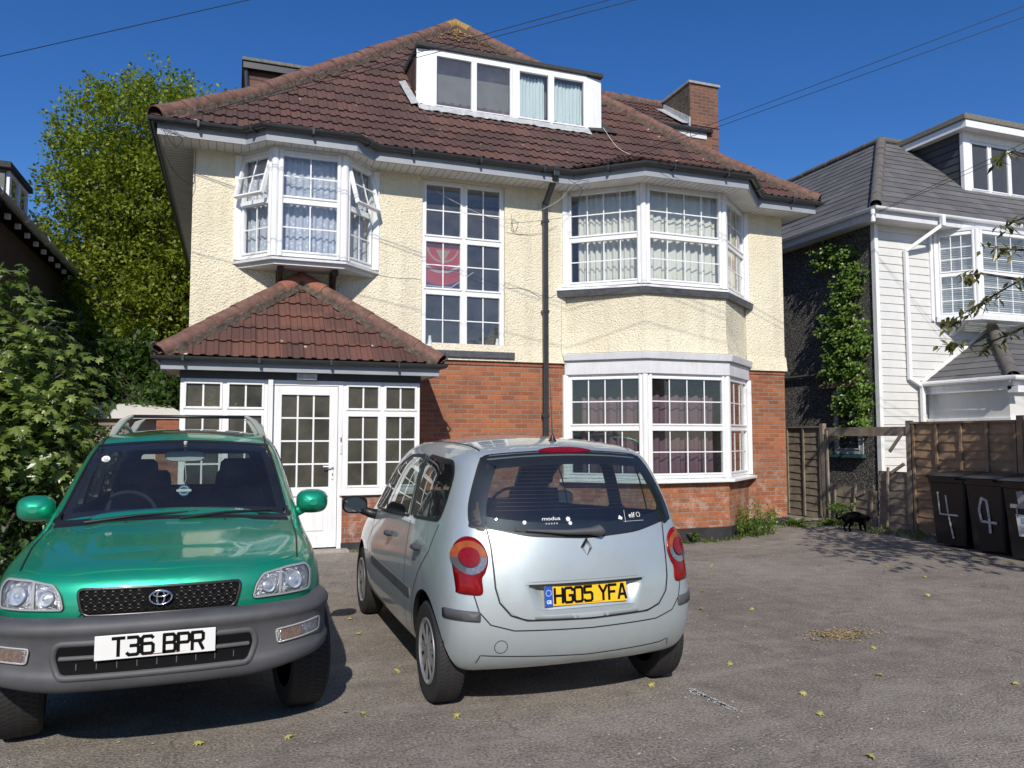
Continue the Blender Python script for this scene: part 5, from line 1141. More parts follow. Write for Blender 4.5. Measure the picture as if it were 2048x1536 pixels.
def litter():
    rnd = random.Random(51); g = MB()
    for k in range(7000):
        y = .6 + 9.8 * rnd.random(); x = rnd.uniform(-2.5, 10.6)
        dens = .25 + .75 * (math.sin(x * 1.3 + y * .7) * math.sin(y * 1.9 - x * .5) > .1)
        if rnd.random() > dens: continue
        s = rnd.uniform(.003, .010); a = rnd.uniform(0, 6.28); u = Vector((math.cos(a), math.sin(a), rnd.uniform(-.2, .2))) * s * 1.4; v_ = Vector((-math.sin(a), math.cos(a), rnd.uniform(-.3, .3))) * s * .7; c = Vector((x, y, gz(x, y) + .006)); g.poly([c - u, c - v_, c + u, c + v_])
    for k in range(900):
        x = PX_ + rnd.gauss(0, .14); y = PY_ + rnd.gauss(0, .07); s = rnd.uniform(.006, .016); a = rnd.uniform(0, 6.28); u = Vector((math.cos(a), math.sin(a), rnd.uniform(-.3, .3))) * s; v_ = Vector((-math.sin(a), math.cos(a), rnd.uniform(-.3, .3))) * s * .6; c = Vector((x, y, .008 + rnd.random() * .01)); g.poly([c - u, c - v_, c + u, c + v_], 1)
    o = g.build('petal_litter', [M("petal_litter", (.50, .46, .37), .9, var=.3, vs=3), leaf_mat("dry_litter", [(.25, .20, .07), (.42, .33, .18), (.38, .25, .16)], .8, .1)], None, uv=False); tag(o, 'scattered pale petals and dry seed litter on the asphalt', 'litter', kind='stuff')
    # yellow fallen leaves, one thing each
    LY = leaf_mat("fallen_leaf", [(.36, .34, .08), (.46, .40, .12), (.28, .32, .07)], .5, .2)
    g = MB(); maple_shape(g, Vector((0, 0, 0)), Vector((1, 0, .1)).normalized(), Vector((0, .1, 1)).normalized(), 1.0); me = None
    spots = [(690, 1428), (727, 1430), (578, 1477), (400, 1490), (912, 1434), (1303, 1372), (1460, 1330), (1748, 1298), (1762, 1353), (1745, 1518), (1640, 1430), (1605, 1390), (1402, 1220), (1405, 1185), (1503, 1220), (1422, 1133), (1640, 1132), (1775, 1136), (1855, 1192), (2030, 1370), (1850, 1155), (795, 1345), (700, 1240), (715, 1270)]
    for i, (px, py) in enumerate(spots):
        u = (px - 1024) / 1540; vv = (768 - py) / 1540; pit = math.atan(104 / 1540); f = math.cos(pit) - vv * math.sin(pit); up = vv * math.cos(pit) + math.sin(pit); k = -1.6 / up; X = k * (u * math.cos(R(20)) + f * math.sin(R(20))); Y = k * (-u * math.sin(R(20)) + f * math.cos(R(20)))
        if me is None: o = g.build('fallen_leaf', LY, None, uv=False); me = o.data; o.data.transform(Matrix.Translation((-.5, 0, 0)))
        else: o = bpy.data.objects.new('fallen_leaf', me); COL.objects.link(o)
        o.location = (X, Y, gz(X, Y) + .018); o.rotation_euler = (rnd.uniform(-.4, .4), rnd.uniform(-.4, .4), rnd.uniform(0, 6.28)); s = rnd.uniform(.040, .062); o.scale = (s, s, s * 2)
        tag(o, 'small yellow-green leaf fallen on the grey driveway', 'leaf', 'yellow fallen leaves on the driveway')
litter()
# faint scuffed paint streaks on the ground
g = MB(); rnd = random.Random(5); a = Vector((2.76, 4.27, 0)); c = Vector((2.80, 3.90, 0))
for k in range(420):
    p = a.lerp(c, rnd.random()) + Vector((rnd.gauss(0, .012), rnd.gauss(0, .02), .005)); s = rnd.uniform(.003, .009); g.poly([p + Vector((s, 0, 0)), p + Vector((0, s, 0)), p + Vector((-s, 0, 0)), p + Vector((0, -s, 0))])
o = g.build('chalk_scuff', MAT['white'], None, uv=False); tag(o, 'pale scuff mark on the asphalt right of the silver car', 'mark', kind='stuff')
# ---------------------------------------------------------------- trellis and cables
t = MB()
for k in range(9):
    t.bar((-1.98 + k * .09, 13.0, 1.30), (-1.98 + k * .09 + .45, 13.0, 1.75), .012, .025, (0, 1, 0)) if k < 5 else None
N = thing('garden_trellis', 'weathered diamond trellis panel between the hedge and the porch', 'trellis', (-1.75, 13.0, 0))
t = MB(); t.box(-2.02, -1.96, 12.98, 13.04, 0, 1.86); t.box(-1.52, -1.46, 12.98, 13.04, 0, 1.80); t.box(-1.96, -1.52, 12.99, 13.03, 1.76, 1.80); t.box(-1.96, -1.52, 12.99, 13.03, .0, 1.25); t.build('frame', MAT['fenceold'], N)
t = MB()
for k in range(-6, 6):
    for s, yy in ((1, 13.005), (-1, 13.02)):
        pts = []
        for q in (0, 1):
            pass
        x0 = -1.96 + k * .085; za, zb = 1.25, 1.76; xa, xb = (x0, x0 + .51) if s > 0 else (x0 + .51, x0)
        # clip to the frame
        def at(tt): return (lerp(xa, xb, tt), lerp(za, zb, tt))
        ts = [tt / 60 for tt in range(61) if -1.96 <= at(tt / 60)[0] <= -1.52]
        if len(ts) > 2: p, q = at(ts[0]), at(ts[-1]); t.bar((p[0], yy, p[1]), (q[0], yy, q[1]), .018, .008, (0, 1, 0))
t.build('lattice', MAT['fenceold'], N)
t = MB(); t.box(-1.35, -.62, 16.2, 16.4, 0, 1.9); single(t, 'garden_wall', 'low brick garden wall seen past the trellis', 'wall', MAT['brickdark'], (-1, 16.3, 0), uv=True)
POLE = (15.0, .42, 8.67)
p = MB(); p.tube([(POLE[0] + .1, POLE[1], 0), (POLE[0] + .1, POLE[1], 9.1)], [.15, .11], 12); p.bar((POLE[0], POLE[1] - .5, 8.6), (POLE[0], POLE[1] + .5, 8.6), .08, .08); single(p, 'telegraph_pole', 'wooden telegraph pole out of frame to the right that carries the cables', 'pole', MAT['bark'], (POLE[0] + .1, POLE[1], 0))
def cable(label, a, b_, r=.0046, sag=.0, mat=None, group='overhead cables from the pole'):
    a = Vector(a); b_ = Vector(b_); pts = [a.lerp(b_, k / 16) - Vector((0, 0, sag * 4 * (k / 16) * (1 - k / 16))) for k in range(17)]; m = MB(); m.tube(pts, r, 6); single(m, 'overhead_cable', label, 'cable', mat or MAT['wire'], a, group)
P = Vector(POLE)
cable('upper thin cable ending at the left corner of the main roof', (-1.0, 11.1, 5.78), P + Vector((0, .1, .0)))
cable('lower thin cable ending at the left corner of the main roof', (-1.0, 11.1, 5.76), P + Vector((0, .1, -.22)))
cable('upper of the two cables ending beside the downpipe', (5.15, 11.05, 5.80), P + Vector((0, 0, .02)))
cable('lower of the two cables ending beside the downpipe', (5.15, 11.05, 5.76), P + Vector((0, 0, -.26)))
cable('upper cable ending at the corner gutter of the clad house', (11.84, 11.5, 6.0), P + Vector((0, -.2, -.1)))
cable('lower cable ending at the corner gutter of the clad house', (11.84, 11.5, 5.98), P + Vector((0, -.2, -.5)))
cable('lone cable crossing the sky at the top left', (-3.9, 10.5, 5.6), P + Vector((0, .3, .1)))
def wire(label, pts, r=.006, mat=None):
    P_ = [Vector(p) for p in pts]; out = []
    for i in range(len(P_) - 1):
        p0, p1, p2, p3 = P_[max(i - 1, 0)], P_[i], P_[i + 1], P_[min(i + 2, len(P_) - 1)]
        for k in range(8):
            t = k / 8; out.append(.5 * ((2 * p1) + (p2 - p0) * t + (2 * p0 - 5 * p1 + 4 * p2 - p3) * t * t + (3 * p1 - p0 - 3 * p2 + p3) * t ** 3))
    out.append(P_[-1]); m = MB(); m.tube(out, r * .65, 6); single(m, 'wall_wire', label, 'wire', mat or MAT['wire'], pts[0], 'loose wires on the house front')
wire('white wire looping from the gutter across the top of the stair window', [(5.10, 11.1, 5.68), (4.95, 11.3, 5.45), (4.6, 11.45, 5.25), (4.1, 11.54, 5.10), (3.7, 11.56, 5.14), (3.2, 11.56, 5.32), (2.95, 11.57, 5.45)], .005, MAT['wirew'])
wire('coiled black wire hanging at the left corner of the eaves', [(-.95, 11.08, 5.70), (-.8, 11.1, 5.5), (-.72, 11.1, 5.62), (-.86, 11.1, 5.72), (-.93, 11.1, 5.45), (-.80, 11.2, 5.18), (-.6, 11.5, 5.12), (-.57, 11.58, 5.3), (-.57, 11.58, 5.66)], .006)
wire('black wire coil under the gutter by the right bay', [(5.0, 11.1, 5.72), (5.2, 11.0, 5.55), (5.1, 11.0, 5.40), (4.95, 11.05, 5.5), (5.1, 11.05, 5.66), (5.3, 10.95, 5.70)], .006)
wire('thin grey wire down the wall beside the bay', [(5.10, 11.58, 4.0), (5.08, 11.57, 3.4), (5.09, 11.57, 2.95), (5.2, 11.55, 2.7)], .005, MAT['wirew'])
wire('pale wire running over the roof below the dormer', [(6.35, 12.5, 7.3), (6.45, 12.16, 6.83), (6.6, 11.8, 6.53), (6.5, 11.4, 6.22)], .008, MAT['wirew'])
wire('slack black wire on the wall between stair window and downpipe', [(4.2, 11.585, 5.2), (4.25, 11.58, 4.92), (4.32, 11.58, 5.05), (4.22, 11.58, 5.12), (4.25, 11.58, 4.9), (4.7, 11.58, 4.93), (5.0, 11.58, 5.08)], .004)
# ---------------------------------------------------------------- cars
def paint(name, col, metal=.6, rough=.38, coat=1.0, col2=None):
    m, n, l, b = newmat(name)
    v = n.new("ShaderNodeTexVoronoi"); v.inputs["Scale"].default_value = 900; tc = n.new("ShaderNodeTexCoord"); l.new(tc.outputs["Object"], v.inputs["Vector"])
    c = mixc(n, l, mathn(n, l, 'MULTIPLY', v.outputs["Color"], .25), col, tuple(min(1, x * 1.5 + .03) for x in col))
    ns = noise(n, l, 3.0, 8, .7); dust = ramp(n, l, ns.outputs[0], [(.45, (0, 0, 0)), (.8, (1, 1, 1))]).outputs[0]
    c = mixc(n, l, mathn(n, l, 'MULTIPLY', dust, .18), c, (.30, .28, .25)); l.new(c, b.inputs["Base Color"])
    b.inputs["Metallic"].default_value = metal; b.inputs["Roughness"].default_value = rough; b.inputs["Coat Weight"].default_value = coat; b.inputs["Coat Roughness"].default_value = .05
    fine = noise(n, l, 1.2, 2); bump(n, l, b, fine.outputs[0], .03, .02)
    return m
class Car:
    """body from stations (each a list of 6 (y,x,z) side rows, crown height, crown y shift) and two end caps"""
    FR = (1, .8, .42, 0); PX = 3.2
    def __init__(s, root, stations, front, rear, lvl=3):
        s.root = root; bm = bmesh.new(); nS = len(stations); FR = s.FR; xs = [-1, -.8, -.42, 0, .42, .8, 1]
        def ringpts(st):
            rows, crown, cy = st; y5, x5, z5 = rows[5]; y0, x0, z0 = rows[0]; out = {}
            for k, (y, x, z) in enumerate(rows): out[('s', k, 1)] = (x, y, z); out[('s', k, -1)] = (-x, y, z)
            for f in xs[1:-1]:
                out[('t', f)] = (x5 * f, y5 + cy * (1 - f * f), z5 + crown * (1 - f * f)); out[('b', f)] = (x0 * f, y0, z0)
            return out
        R_ = [{k: bm.verts.new(p) for k, p in ringpts(st).items()} for st in stations]
        def ring(r): 
            return [r[('b', f)] for f in xs[1:-1]] + [r[('s', k, 1)] for k in range(6)] + [r[('t', f)] for f in xs[1:-1][::-1]] + [r[('s', k, -1)] for k in range(5, -1, -1)]
        for a, b in zip(R_[:-1], R_[1:]):
            ra, rb = ring(a), ring(b); n = len(ra)
            for i in range(n): bm.faces.new((ra[i], ra[(i + 1) % n], rb[(i + 1) % n], rb[i]))
        for r, cap, st, flip in ((R_[0], front, stations[0], 0), (R_[-1], rear, stations[-1], 1)):
            G = []
            for k in range(6):
                row = []; y, x, z = st[0][k]; cy, cz = cap[k]
                for f in xs:
                    if abs(f) == 1: row.append(r[('s', k, int(f))])
                    elif k == 0: v = r[('b', f)]; v.co.y = lerp(cy, y, abs(f) ** s.PX); row.append(v)
                    elif k == 5: v = r[('t', f)]; v.co.y = lerp(cy, y, abs(f) ** s.PX); row.append(v)
                    else: row.append(bm.verts.new((x * f, lerp(cy, y, abs(f) ** s.PX), lerp(cz, z, abs(f) ** 2))))
                G.append(row)
            for k in range(5):
                for i in range(6): bm.faces.new((G[k][i], G[k][i + 1], G[k + 1][i + 1], G[k + 1][i]))
        bmesh.ops.recalc_face_normals(bm, faces=bm.faces)
        me = bpy.data.meshes.new('cage'); bm.to_mesh(me); bm.free(); o = bpy.data.objects.new('cage', me); COL.objects.link(o)
        md = o.modifiers.new('s', 'SUBSURF'); md.levels = lvl; md.render_levels = lvl
        dg = bpy.context.evaluated_depsgraph_get(); s.surf = bpy.data.meshes.new_from_object(o.evaluated_get(dg)); bpy.data.objects.remove(o)
        bm = bmesh.new(); bm.from_mesh(s.surf); s.bvh = BVHTree.FromBMesh(bm); bm.normal_update(); s.vn = [v.normal.copy() for v in bm.verts]; bm.faces.ensure_lookup_table(); s.fv = [[v.index for v in f.verts] for f in bm.faces]; s.vc = [v.co.copy() for v in bm.verts]; bm.free()
    def nrm(s, p):
        c, n, i, d = s.bvh.find_nearest(p)
        w = Vector((0, 0, 0))
        for k in s.fv[i]: w += s.vn[k] / ((s.vc[k] - c).length + .003)
        return w.normalized()
    def proj(s, a, b, ax):
        D = {'y-': (Vector((a, -5, b)), Vector((0, 1, 0))), 'y+': (Vector((a, 9, b)), Vector((0, -1, 0))), 'x+': (Vector((3, a, b)), Vector((-1, 0, 0))), 'x-': (Vector((-3, a, b)), Vector((1, 0, 0))), 'z+': (Vector((a, b, 5)), Vector((0, 0, -1)))}
        o, d = D[ax]; h = s.bvh.ray_cast(o, d)
        if h[0] is None:
            pl = {'y-': Vector((a, .2, b)), 'y+': Vector((a, 3.9, b)), 'x+': Vector((.8, a, b)), 'x-': Vector((-.8, a, b)), 'z+': Vector((a, b, 1))}[ax]
            c = s.bvh.find_nearest(pl)[0]; return c, s.nrm(c)
        return h[0], s.nrm(h[0])
    @staticmethod
    def smooth(pts, n=6):
        P = [Vector(p) for p in pts]; m = len(P); out = []
        for i in range(m):
            p0, p1, p2, p3 = P[i - 1], P[i], P[(i + 1) % m], P[(i + 2) % m]
            for k in range(n):
                t = k / n; out.append(.5 * ((2 * p1) + (p2 - p0) * t + (2 * p0 - 5 * p1 + 4 * p2 - p3) * t * t + (3 * p1 - p0 - 3 * p2 + p3) * t ** 3))
        return [tuple(p) for p in out]
    @staticmethod
    def rnd(pts, r=.03, n=4):
        """round the corners of an outline"""
        P = [Vector(p) for p in pts]; m = len(P); out = []
        for i in range(m):
            a, b, c = P[i - 1], P[i], P[(i + 1) % m]; d1 = a - b; d2 = c - b; q = min(r, d1.length * .45, d2.length * .45); s0 = b + d1.normalized() * q; s1 = b + d2.normalized() * q
            for k in range(n + 1):
                t = k / n; out.append(tuple(s0 * (1 - t) ** 2 + b * 2 * t * (1 - t) + s1 * t * t))
        return out
    @staticmethod
    def dens(pts, st):
        out = []
        for i in range(len(pts)):
            a = Vector(pts[i]); b = Vector(pts[(i + 1) % len(pts)]); k = max(1, int((b - a).length / st))
            for j in range(k): out.append(tuple(a.lerp(b, j / k)))
        return out
    def panel(s, name, pts, ax, mat, off=.002, thick=.012, parent=None, res=.035, label=None, domed=0, disp=None):
        pts = s.dens(pts, res * .7); n = len(pts); P = [Vector(p) for p in pts]
        x0 = min(p.x for p in P); x1 = max(p.x for p in P); y0 = min(p.y for p in P); y1 = max(p.y for p in P)
        def inside(q):
            c = False; j = n - 1
            for i in range(n):
                if (P[i].y > q.y) != (P[j].y > q.y) and q.x < (P[j].x - P[i].x) * (q.y - P[i].y) / (P[j].y - P[i].y) + P[i].x: c = not c
                j = i
            return c
        def dist(q): return min((q - p).length for p in P)
        I = []; a = x0 + res * .5
        while a < x1:
            b = y0 + res * .5
            while b < y1:
                q = Vector((a, b))
                if inside(q) and dist(q) > res * .45: I.append(q)
                b += res
            a += res
        vs, _, fs, ov, _, _ = geometry.delaunay_2d_cdt(P + I, [(i, (i + 1) % n) for i in range(n)], [], 1, 1e-5)
        me_v = []; nn = []; dq = []
        for q in vs:
            p, nr = s.proj(q.x, q.y, ax); d = off
            if disp: dz = disp(q); d += dz; dq.append(dz)
            if domed: d += domed * min(1, dist(q) / .05) ** .5
            me_v.append(p + nr * d); nn.append(nr)
        fs = [list(f) for f in fs]
        axis = {'y-': Vector((0, -1, 0)), 'y+': Vector((0, 1, 0)), 'x+': Vector((1, 0, 0)), 'x-': Vector((-1, 0, 0)), 'z+': Vector((0, 0, 1))}[ax]
        out = []
        for f in fs:
            a, b, c = (me_v[f[i]] for i in range(3)); fn = (b - a).cross(c - a)
            out.append(f if fn.dot(axis) > 0 else f[::-1])
        nv = len(me_v); ec = {}
        for f in out:
            for i in range(len(f)): e = (f[i], f[(i + 1) % len(f)]); ec[e] = 1
        me_v2 = list(me_v); nn2 = list(nn); idx = {}
        for (a, b) in list(ec):
            if (b, a) not in ec:
                for k in (a, b):
                    if k not in idx: idx[k] = len(me_v2); me_v2.append(me_v[k] - nn[k] * thick); nn2.append(nn[k])
                out.append([b, a, idx[a], idx[b]])
        nf = len(fs)
        me = bpy.data.meshes.new(name); me.from_pydata([tuple(p) for p in me_v2], [], out); me.materials.append(mat); me.update()
        me.polygons.foreach_set("use_smooth", [True] * len(me.polygons)); ln = []
        for pi, p in enumerate(me.polygons):
            for vi in p.vertices: ln.append((0, 0, 0) if pi < nf and disp and any(abs(dq[k]) > 1e-5 for k in p.vertices) else tuple(nn2[vi]) if pi < nf and not domed else tuple(p.normal) if pi >= nf else (0, 0, 0))
        me.normals_split_custom_set(ln)
        o = bpy.data.objects.new(name, me); COL.objects.link(o); o.parent = parent or s.root; ORG[o.name] = Vector((0, 0, 0))
        if label: o['label'] = label
        return o
    def strip(s, mb, pts, ax, w, off=.0015, closed=True, res=.02, shift=0, hgt=.0):
        """ribbon lying on the body along a line"""
        if closed: Q = [Vector(p) for p in s.dens(pts, res)]
        else:
            Q = []
            for a, b in zip(pts[:-1], pts[1:]):
                a = Vector(a); b = Vector(b); k = max(1, int((b - a).length / res)); Q += [a.lerp(b, j / k) for j in range(k)]
            Q.append(Vector(pts[-1]))
        m = len(Q); rows = []
        for i, q in enumerate(Q):
            a = Q[i - 1] if closed or i > 0 else Q[i]; b = Q[(i + 1) % m] if closed or i < m - 1 else Q[i]; d = (b - a).normalized(); pn = Vector((-d.y, d.x)); r = []
            for k in (-1, 0, 1):
                z = q + pn * (w * .5 * k + shift); p, nr = s.proj(z.x, z.y, ax); r.append(p + nr * (off + (hgt if k == 0 else 0)))
            rows.append(r)
        if closed: rows.append(rows[0])
        mb.grid(rows)
    def body(s, mat, inner, cutters, t=.03):
        me = s.surf.copy(); o = bpy.data.objects.new('body', me); COL.objects.link(o); me.materials.clear(); me.materials.append(mat); me.materials.append(inner)
        sd = o.modifiers.new('sol', 'SOLIDIFY'); sd.thickness = t; sd.offset = -1; sd.material_offset = 1
        c = MB()
        for kind, pts, lo, hi in cutters:
            if kind == 'x': c.prism([(lo, a, b) for a, b in pts], (hi - lo, 0, 0))
            elif kind == 'y': c.prism([(a, lo, b) for a, b in pts], (0, hi - lo, 0))
            elif kind == 'cyl': (y, z, r) = pts; c.prism([(lo, y + r * math.cos(k * math.pi / 20), z + r * math.sin(k * math.pi / 20)) for k in range(40)], (hi - lo, 0, 0))
        k = c.build('cutter', mat, None, uv=False, fixn=True)
        bo = o.modifiers.new('b', 'BOOLEAN'); bo.object = k; bo.operation = 'DIFFERENCE'; bo.solver = 'EXACT'; bo.use_self = True
        dg = bpy.context.evaluated_depsgraph_get(); m2 = bpy.data.meshes.new_from_object(o.evaluated_get(dg)); bpy.data.objects.remove(o); bpy.data.objects.remove(k)
        m2.polygons.foreach_set("use_smooth", [True] * len(m2.polygons)); ln = []
        for p in m2.polygons:
            c_, n_, i_, d_ = s.bvh.find_nearest(p.center)
            ok = d_ < .004 and p.normal.dot(n_) > .6
            if not ok: p.material_index = 1
            for vi in p.vertices: ln.append(tuple(s.nrm(m2.vertices[vi].co)) if ok else tuple(p.normal))
        m2.normals_split_custom_set(ln)
        b = bpy.data.objects.new('body', m2); COL.objects.link(b); b.parent = s.root; ORG[b.name] = Vector((0, 0, 0)); return b
def mirror(pts): return [(-a, b) for a, b in pts][::-1]
def textmesh(name, txt, size, mat, parent, Mx, extrude=.002, sx=1.0, offset=0.0, align='CENTER', spacing=1.0):
    cu = bpy.data.curves.new(name, 'FONT'); cu.body = txt; cu.size = size; cu.extrude = extrude; cu.offset = offset; cu.align_x = align; cu.align_y = 'CENTER'; cu.space_character = spacing
    o = bpy.data.objects.new(name, cu); COL.objects.link(o); dg = bpy.context.evaluated_depsgraph_get(); me = bpy.data.meshes.new_from_object(o.evaluated_get(dg)); bpy.data.objects.remove(o)
    me.transform(Mx @ Matrix.Diagonal((sx, 1, 1, 1))); me.materials.clear(); me.materials.append(mat)
    o = bpy.data.objects.new(name, me); COL.objects.link(o); o.parent = parent; ORG[o.name] = Vector((0, 0, 0)); return o
def facing(o, u, z):
    """matrix for flat lettering: x along u, y along z, thickness along u x z"""
    u = Vector(u).normalized(); z = Vector(z).normalized(); w_ = u.cross(z); o = Vector(o)
    return Matrix(((u.x, z.x, w_.x, o.x), (u.y, z.y, w_.y, o.y), (u.z, z.z, w_.z, o.z), (0, 0, 0, 1)))
# plate letters drawn as even strokes, in a 5 x 8 box
GL = {'T': [[(0, 8), (5, 8)], [(2.5, 8), (2.5, 0)]], '3': [[(.3, 8), (4.3, 8), (5, 7.2), (5, 5), (4.2, 4.2), (1.5, 4.2)], [(4.2, 4.2), (5, 3.4), (5, .8), (4.2, 0), (.8, 0), (0, .8)]],
      '6': [[(4.8, 7.3), (4.1, 8), (.8, 8), (0, 7.2), (0, .8), (.8, 0), (4.2, 0), (5, .8), (5, 3.8), (4.2, 4.6), (0, 4.6)]], 'B': [[(0, 0), (0, 8), (4, 8), (4.8, 7.2), (4.8, 5), (4, 4.2), (0, 4.2)], [(4, 4.2), (5, 3.4), (5, .8), (4.2, 0), (0, 0)]],
      'P': [[(0, 0), (0, 8), (4.2, 8), (5, 7.2), (5, 4.6), (4.2, 3.8), (0, 3.8)]], 'R': [[(0, 0), (0, 8), (4.2, 8), (5, 7.2), (5, 4.8), (4.2, 4), (0, 4)], [(3, 4), (5, 0)]],
      'H': [[(0, 0), (0, 8)], [(5, 0), (5, 8)], [(0, 4), (5, 4)]], 'G': [[(5, 6.6), (5, 7.2), (4.2, 8), (.8, 8), (0, 7.2), (0, .8), (.8, 0), (4.2, 0), (5, .8), (5, 3.8), (2.9, 3.8)]], '0': [[(.8, 0), (0, .8), (0, 7.2), (.8, 8), (4.2, 8), (5, 7.2), (5, .8), (4.2, 0), (.8, 0)]],
      '5': [[(4.7, 8), (.2, 8), (.2, 4.7), (4.2, 4.7), (5, 3.9), (5, .8), (4.2, 0), (.8, 0), (0, .8)]], 'Y': [[(0, 8), (2.5, 4), (5, 8)], [(2.5, 4), (2.5, 0)]], 'F': [[(0, 0), (0, 8), (4.8, 8)], [(0, 4.2), (3.8, 4.2)]], 'A': [[(0, 0), (2.1, 8), (2.9, 8), (5, 0)], [(.7, 2.4), (4.3, 2.4)]]}
def plate(root, txt, c, nrm_up, mat, W=.52, H=.111, x0=-.235, gb=False, nd=-1, us=1):
    """number plate centred at c, facing -Y, leaning by nrm_up"""
    c = Vector(c); z = Vector((0, nrm_up, 1)).normalized(); u = Vector((us, 0, 0)); n = Vector((0, -1, nrm_up)).normalized()
    Mx = Matrix(((u.x, -n.x, z.x, c.x), (u.y, -n.y, z.y, c.y), (u.z, -n.z, z.z, c.z), (0, 0, 0, 1)))
    b = MB(); b.box(-W / 2, W / 2, 0, .004, -H / 2, H / 2, Mx); PL = b.build('number_plate', mat, root, bevel=.002)
    g = MB(); x = x0; lh = .079 / 8; lw = .048 / 5; lay = 0
    for ch in txt:
        if ch == ' ': x += .034; continue
        for st in GL[ch]:
            for a, d in zip(st[:-1], st[1:]):
                lay += 1; p = Vector((x + a[0] * lw, 0, (a[1] - 4) * lh)); q = Vector((x + d[0] * lw, 0, (d[1] - 4) * lh)); e = (q - p).normalized() * .0045; s_ = Vector((-e.z, 0, e.x)).normalized() * .0074; dd = -.0012 - lay % 9 * .00012
                g.prism([Mx @ Vector((v.x, dd, v.z)) for v in (p - e + s_, q + e + s_, q + e - s_, p - e - s_)], (Mx.to_3x3() @ Vector((0, .001, 0))))
        x += .048 + .0135
    g.build('plate_letters', MAT['black'], PL, fixn=True, uv=False)
    g = MB(); g.box(-.06, .10, -.0006, .0002, -H / 2 + .008, -H / 2 + .011, Mx); g.build('plate_maker_line', M("plate_red", (.45, .12, .10), .6, var=0) if 'plate_red' not in bpy.data.materials else bpy.data.materials['plate_red'], PL, uv=False)
    if gb:
        g = MB(); g.box(-W / 2, -W / 2 + .05, -.0012, .0002, -H / 2 + .001, H / 2 - .001, Mx); g.build('plate_badge', M("plate_blue", (.01, .09, .45), .4, var=0), PL, uv=False)
        g = MB()
        for k in range(12):
            a = k * math.pi / 6; g.box(-W / 2 + .025 + .016 * math.cos(a) - .002, -W / 2 + .025 + .016 * math.cos(a) + .002, -.0018, -.001, .018 + .016 * math.sin(a) - .002, .018 + .016 * math.sin(a) + .002, Mx)
        g.build('badge_stars', MAT['white'], PL, uv=False)
        o_ = c + u * (-W / 2 + .026) + z * (-.032) + n * .002; textmesh('badge_letters', 'GB', .028, MAT['white'], PL, facing(o_, u, z), .0003, .8, .0006)
    return PL
def wheel(root, x, y, r, wdt, sgn, cover, tread=True):
    W = thingpart = MB(); R0 = r; h = wdt / 2
    prof = [(R0 * .66, -h * .9), (R0 * .80, -h * 1.0), (R0 * .93, -h * .96), (R0 * .985, -h * .80), (R0, -h * .5), (R0, h * .5), (R0 * .985, h * .80), (R0 * .93, h * .96), (R0 * .80, h * 1.0), (R0 * .66, h * .9)]
    W.lathe(prof, (x, y, r), (1, 0, 0), 56); W = W.build('wheel', MAT['tyre'], root, auto=35)
    g = MB()                                                   # tread grooves and side lugs
    for k in range(72):
        a = k * math.pi * 2 / 72
        for s in (-1, 1):
            for (x0, x1, aa) in ((.52, .80, 0), (.10, .45, .03)):
                p = []
                for (xx, da) in ((x0, aa), (x1, aa + .03), (x1, aa + .065), (x0, aa + .035)): rr = R0 * (1.0015 if xx < .6 else .9865); p.append(Vector((x + s * h * xx, y + rr * math.cos(a + da), r + rr * math.sin(a + da))))
                g.poly(p)
    g.build('tread', M("tyre_tread", (.011, .011, .011), .8, var=0) if 'tyre_tread' not in bpy.data.materials else bpy.data.materials['tyre_tread'], W, uv=False)
    g = MB(); so = sgn; ri = R0 * .67
    rim = MAT['rim']
    g.lathe([(ri, so * h * .80), (ri * .97, so * h * .95), (ri * .92, so * h * .98), (ri * .88, so * h * .80), (ri * .80, so * h * .70)], (x, y, r), (1, 0, 0), 48)
    if cover:
        g.lathe([(0, so * h * .92), (ri * .17, so * h * .92), (ri * .20, so * h * .86), (ri * .9, so * h * .78)], (x, y, r), (1, 0, 0), 48)
        for k in range(9):
            a = k * 2 * math.pi / 9; rows = []
            for (t, wd) in ((.22, .12), (.5, .10), (.8, .135), (.9, .15)):
                rr = ri * t; rows.append([Vector((x + so * h * (.88 if q == 0 else .80), y + rr * math.cos(a + q * wd), r + rr * math.sin(a + q * wd))) for q in (-1, -.6, 0, .6, 1)])
            g.grid(rows)
    else: g.lathe([(0, so * h * .7), (ri * .85, so * h * .6)], (x, y, r), (1, 0, 0), 32)
    g.build('rim', rim, W, auto=40, uv=False)
    if cover:
        g = MB()
        for k in range(9):
            a = (k + .5) * 2 * math.pi / 9
            g.poly([Vector((x + so * h * .835, y + ri * t * math.cos(a + d), r + ri * t * math.sin(a + d))) for t, d in ((.50, -.03), (.50, .03), (.82, .10), (.82, -.10))])
        g.build('rim_slot', MAT['black'], W, uv=False)
    return W
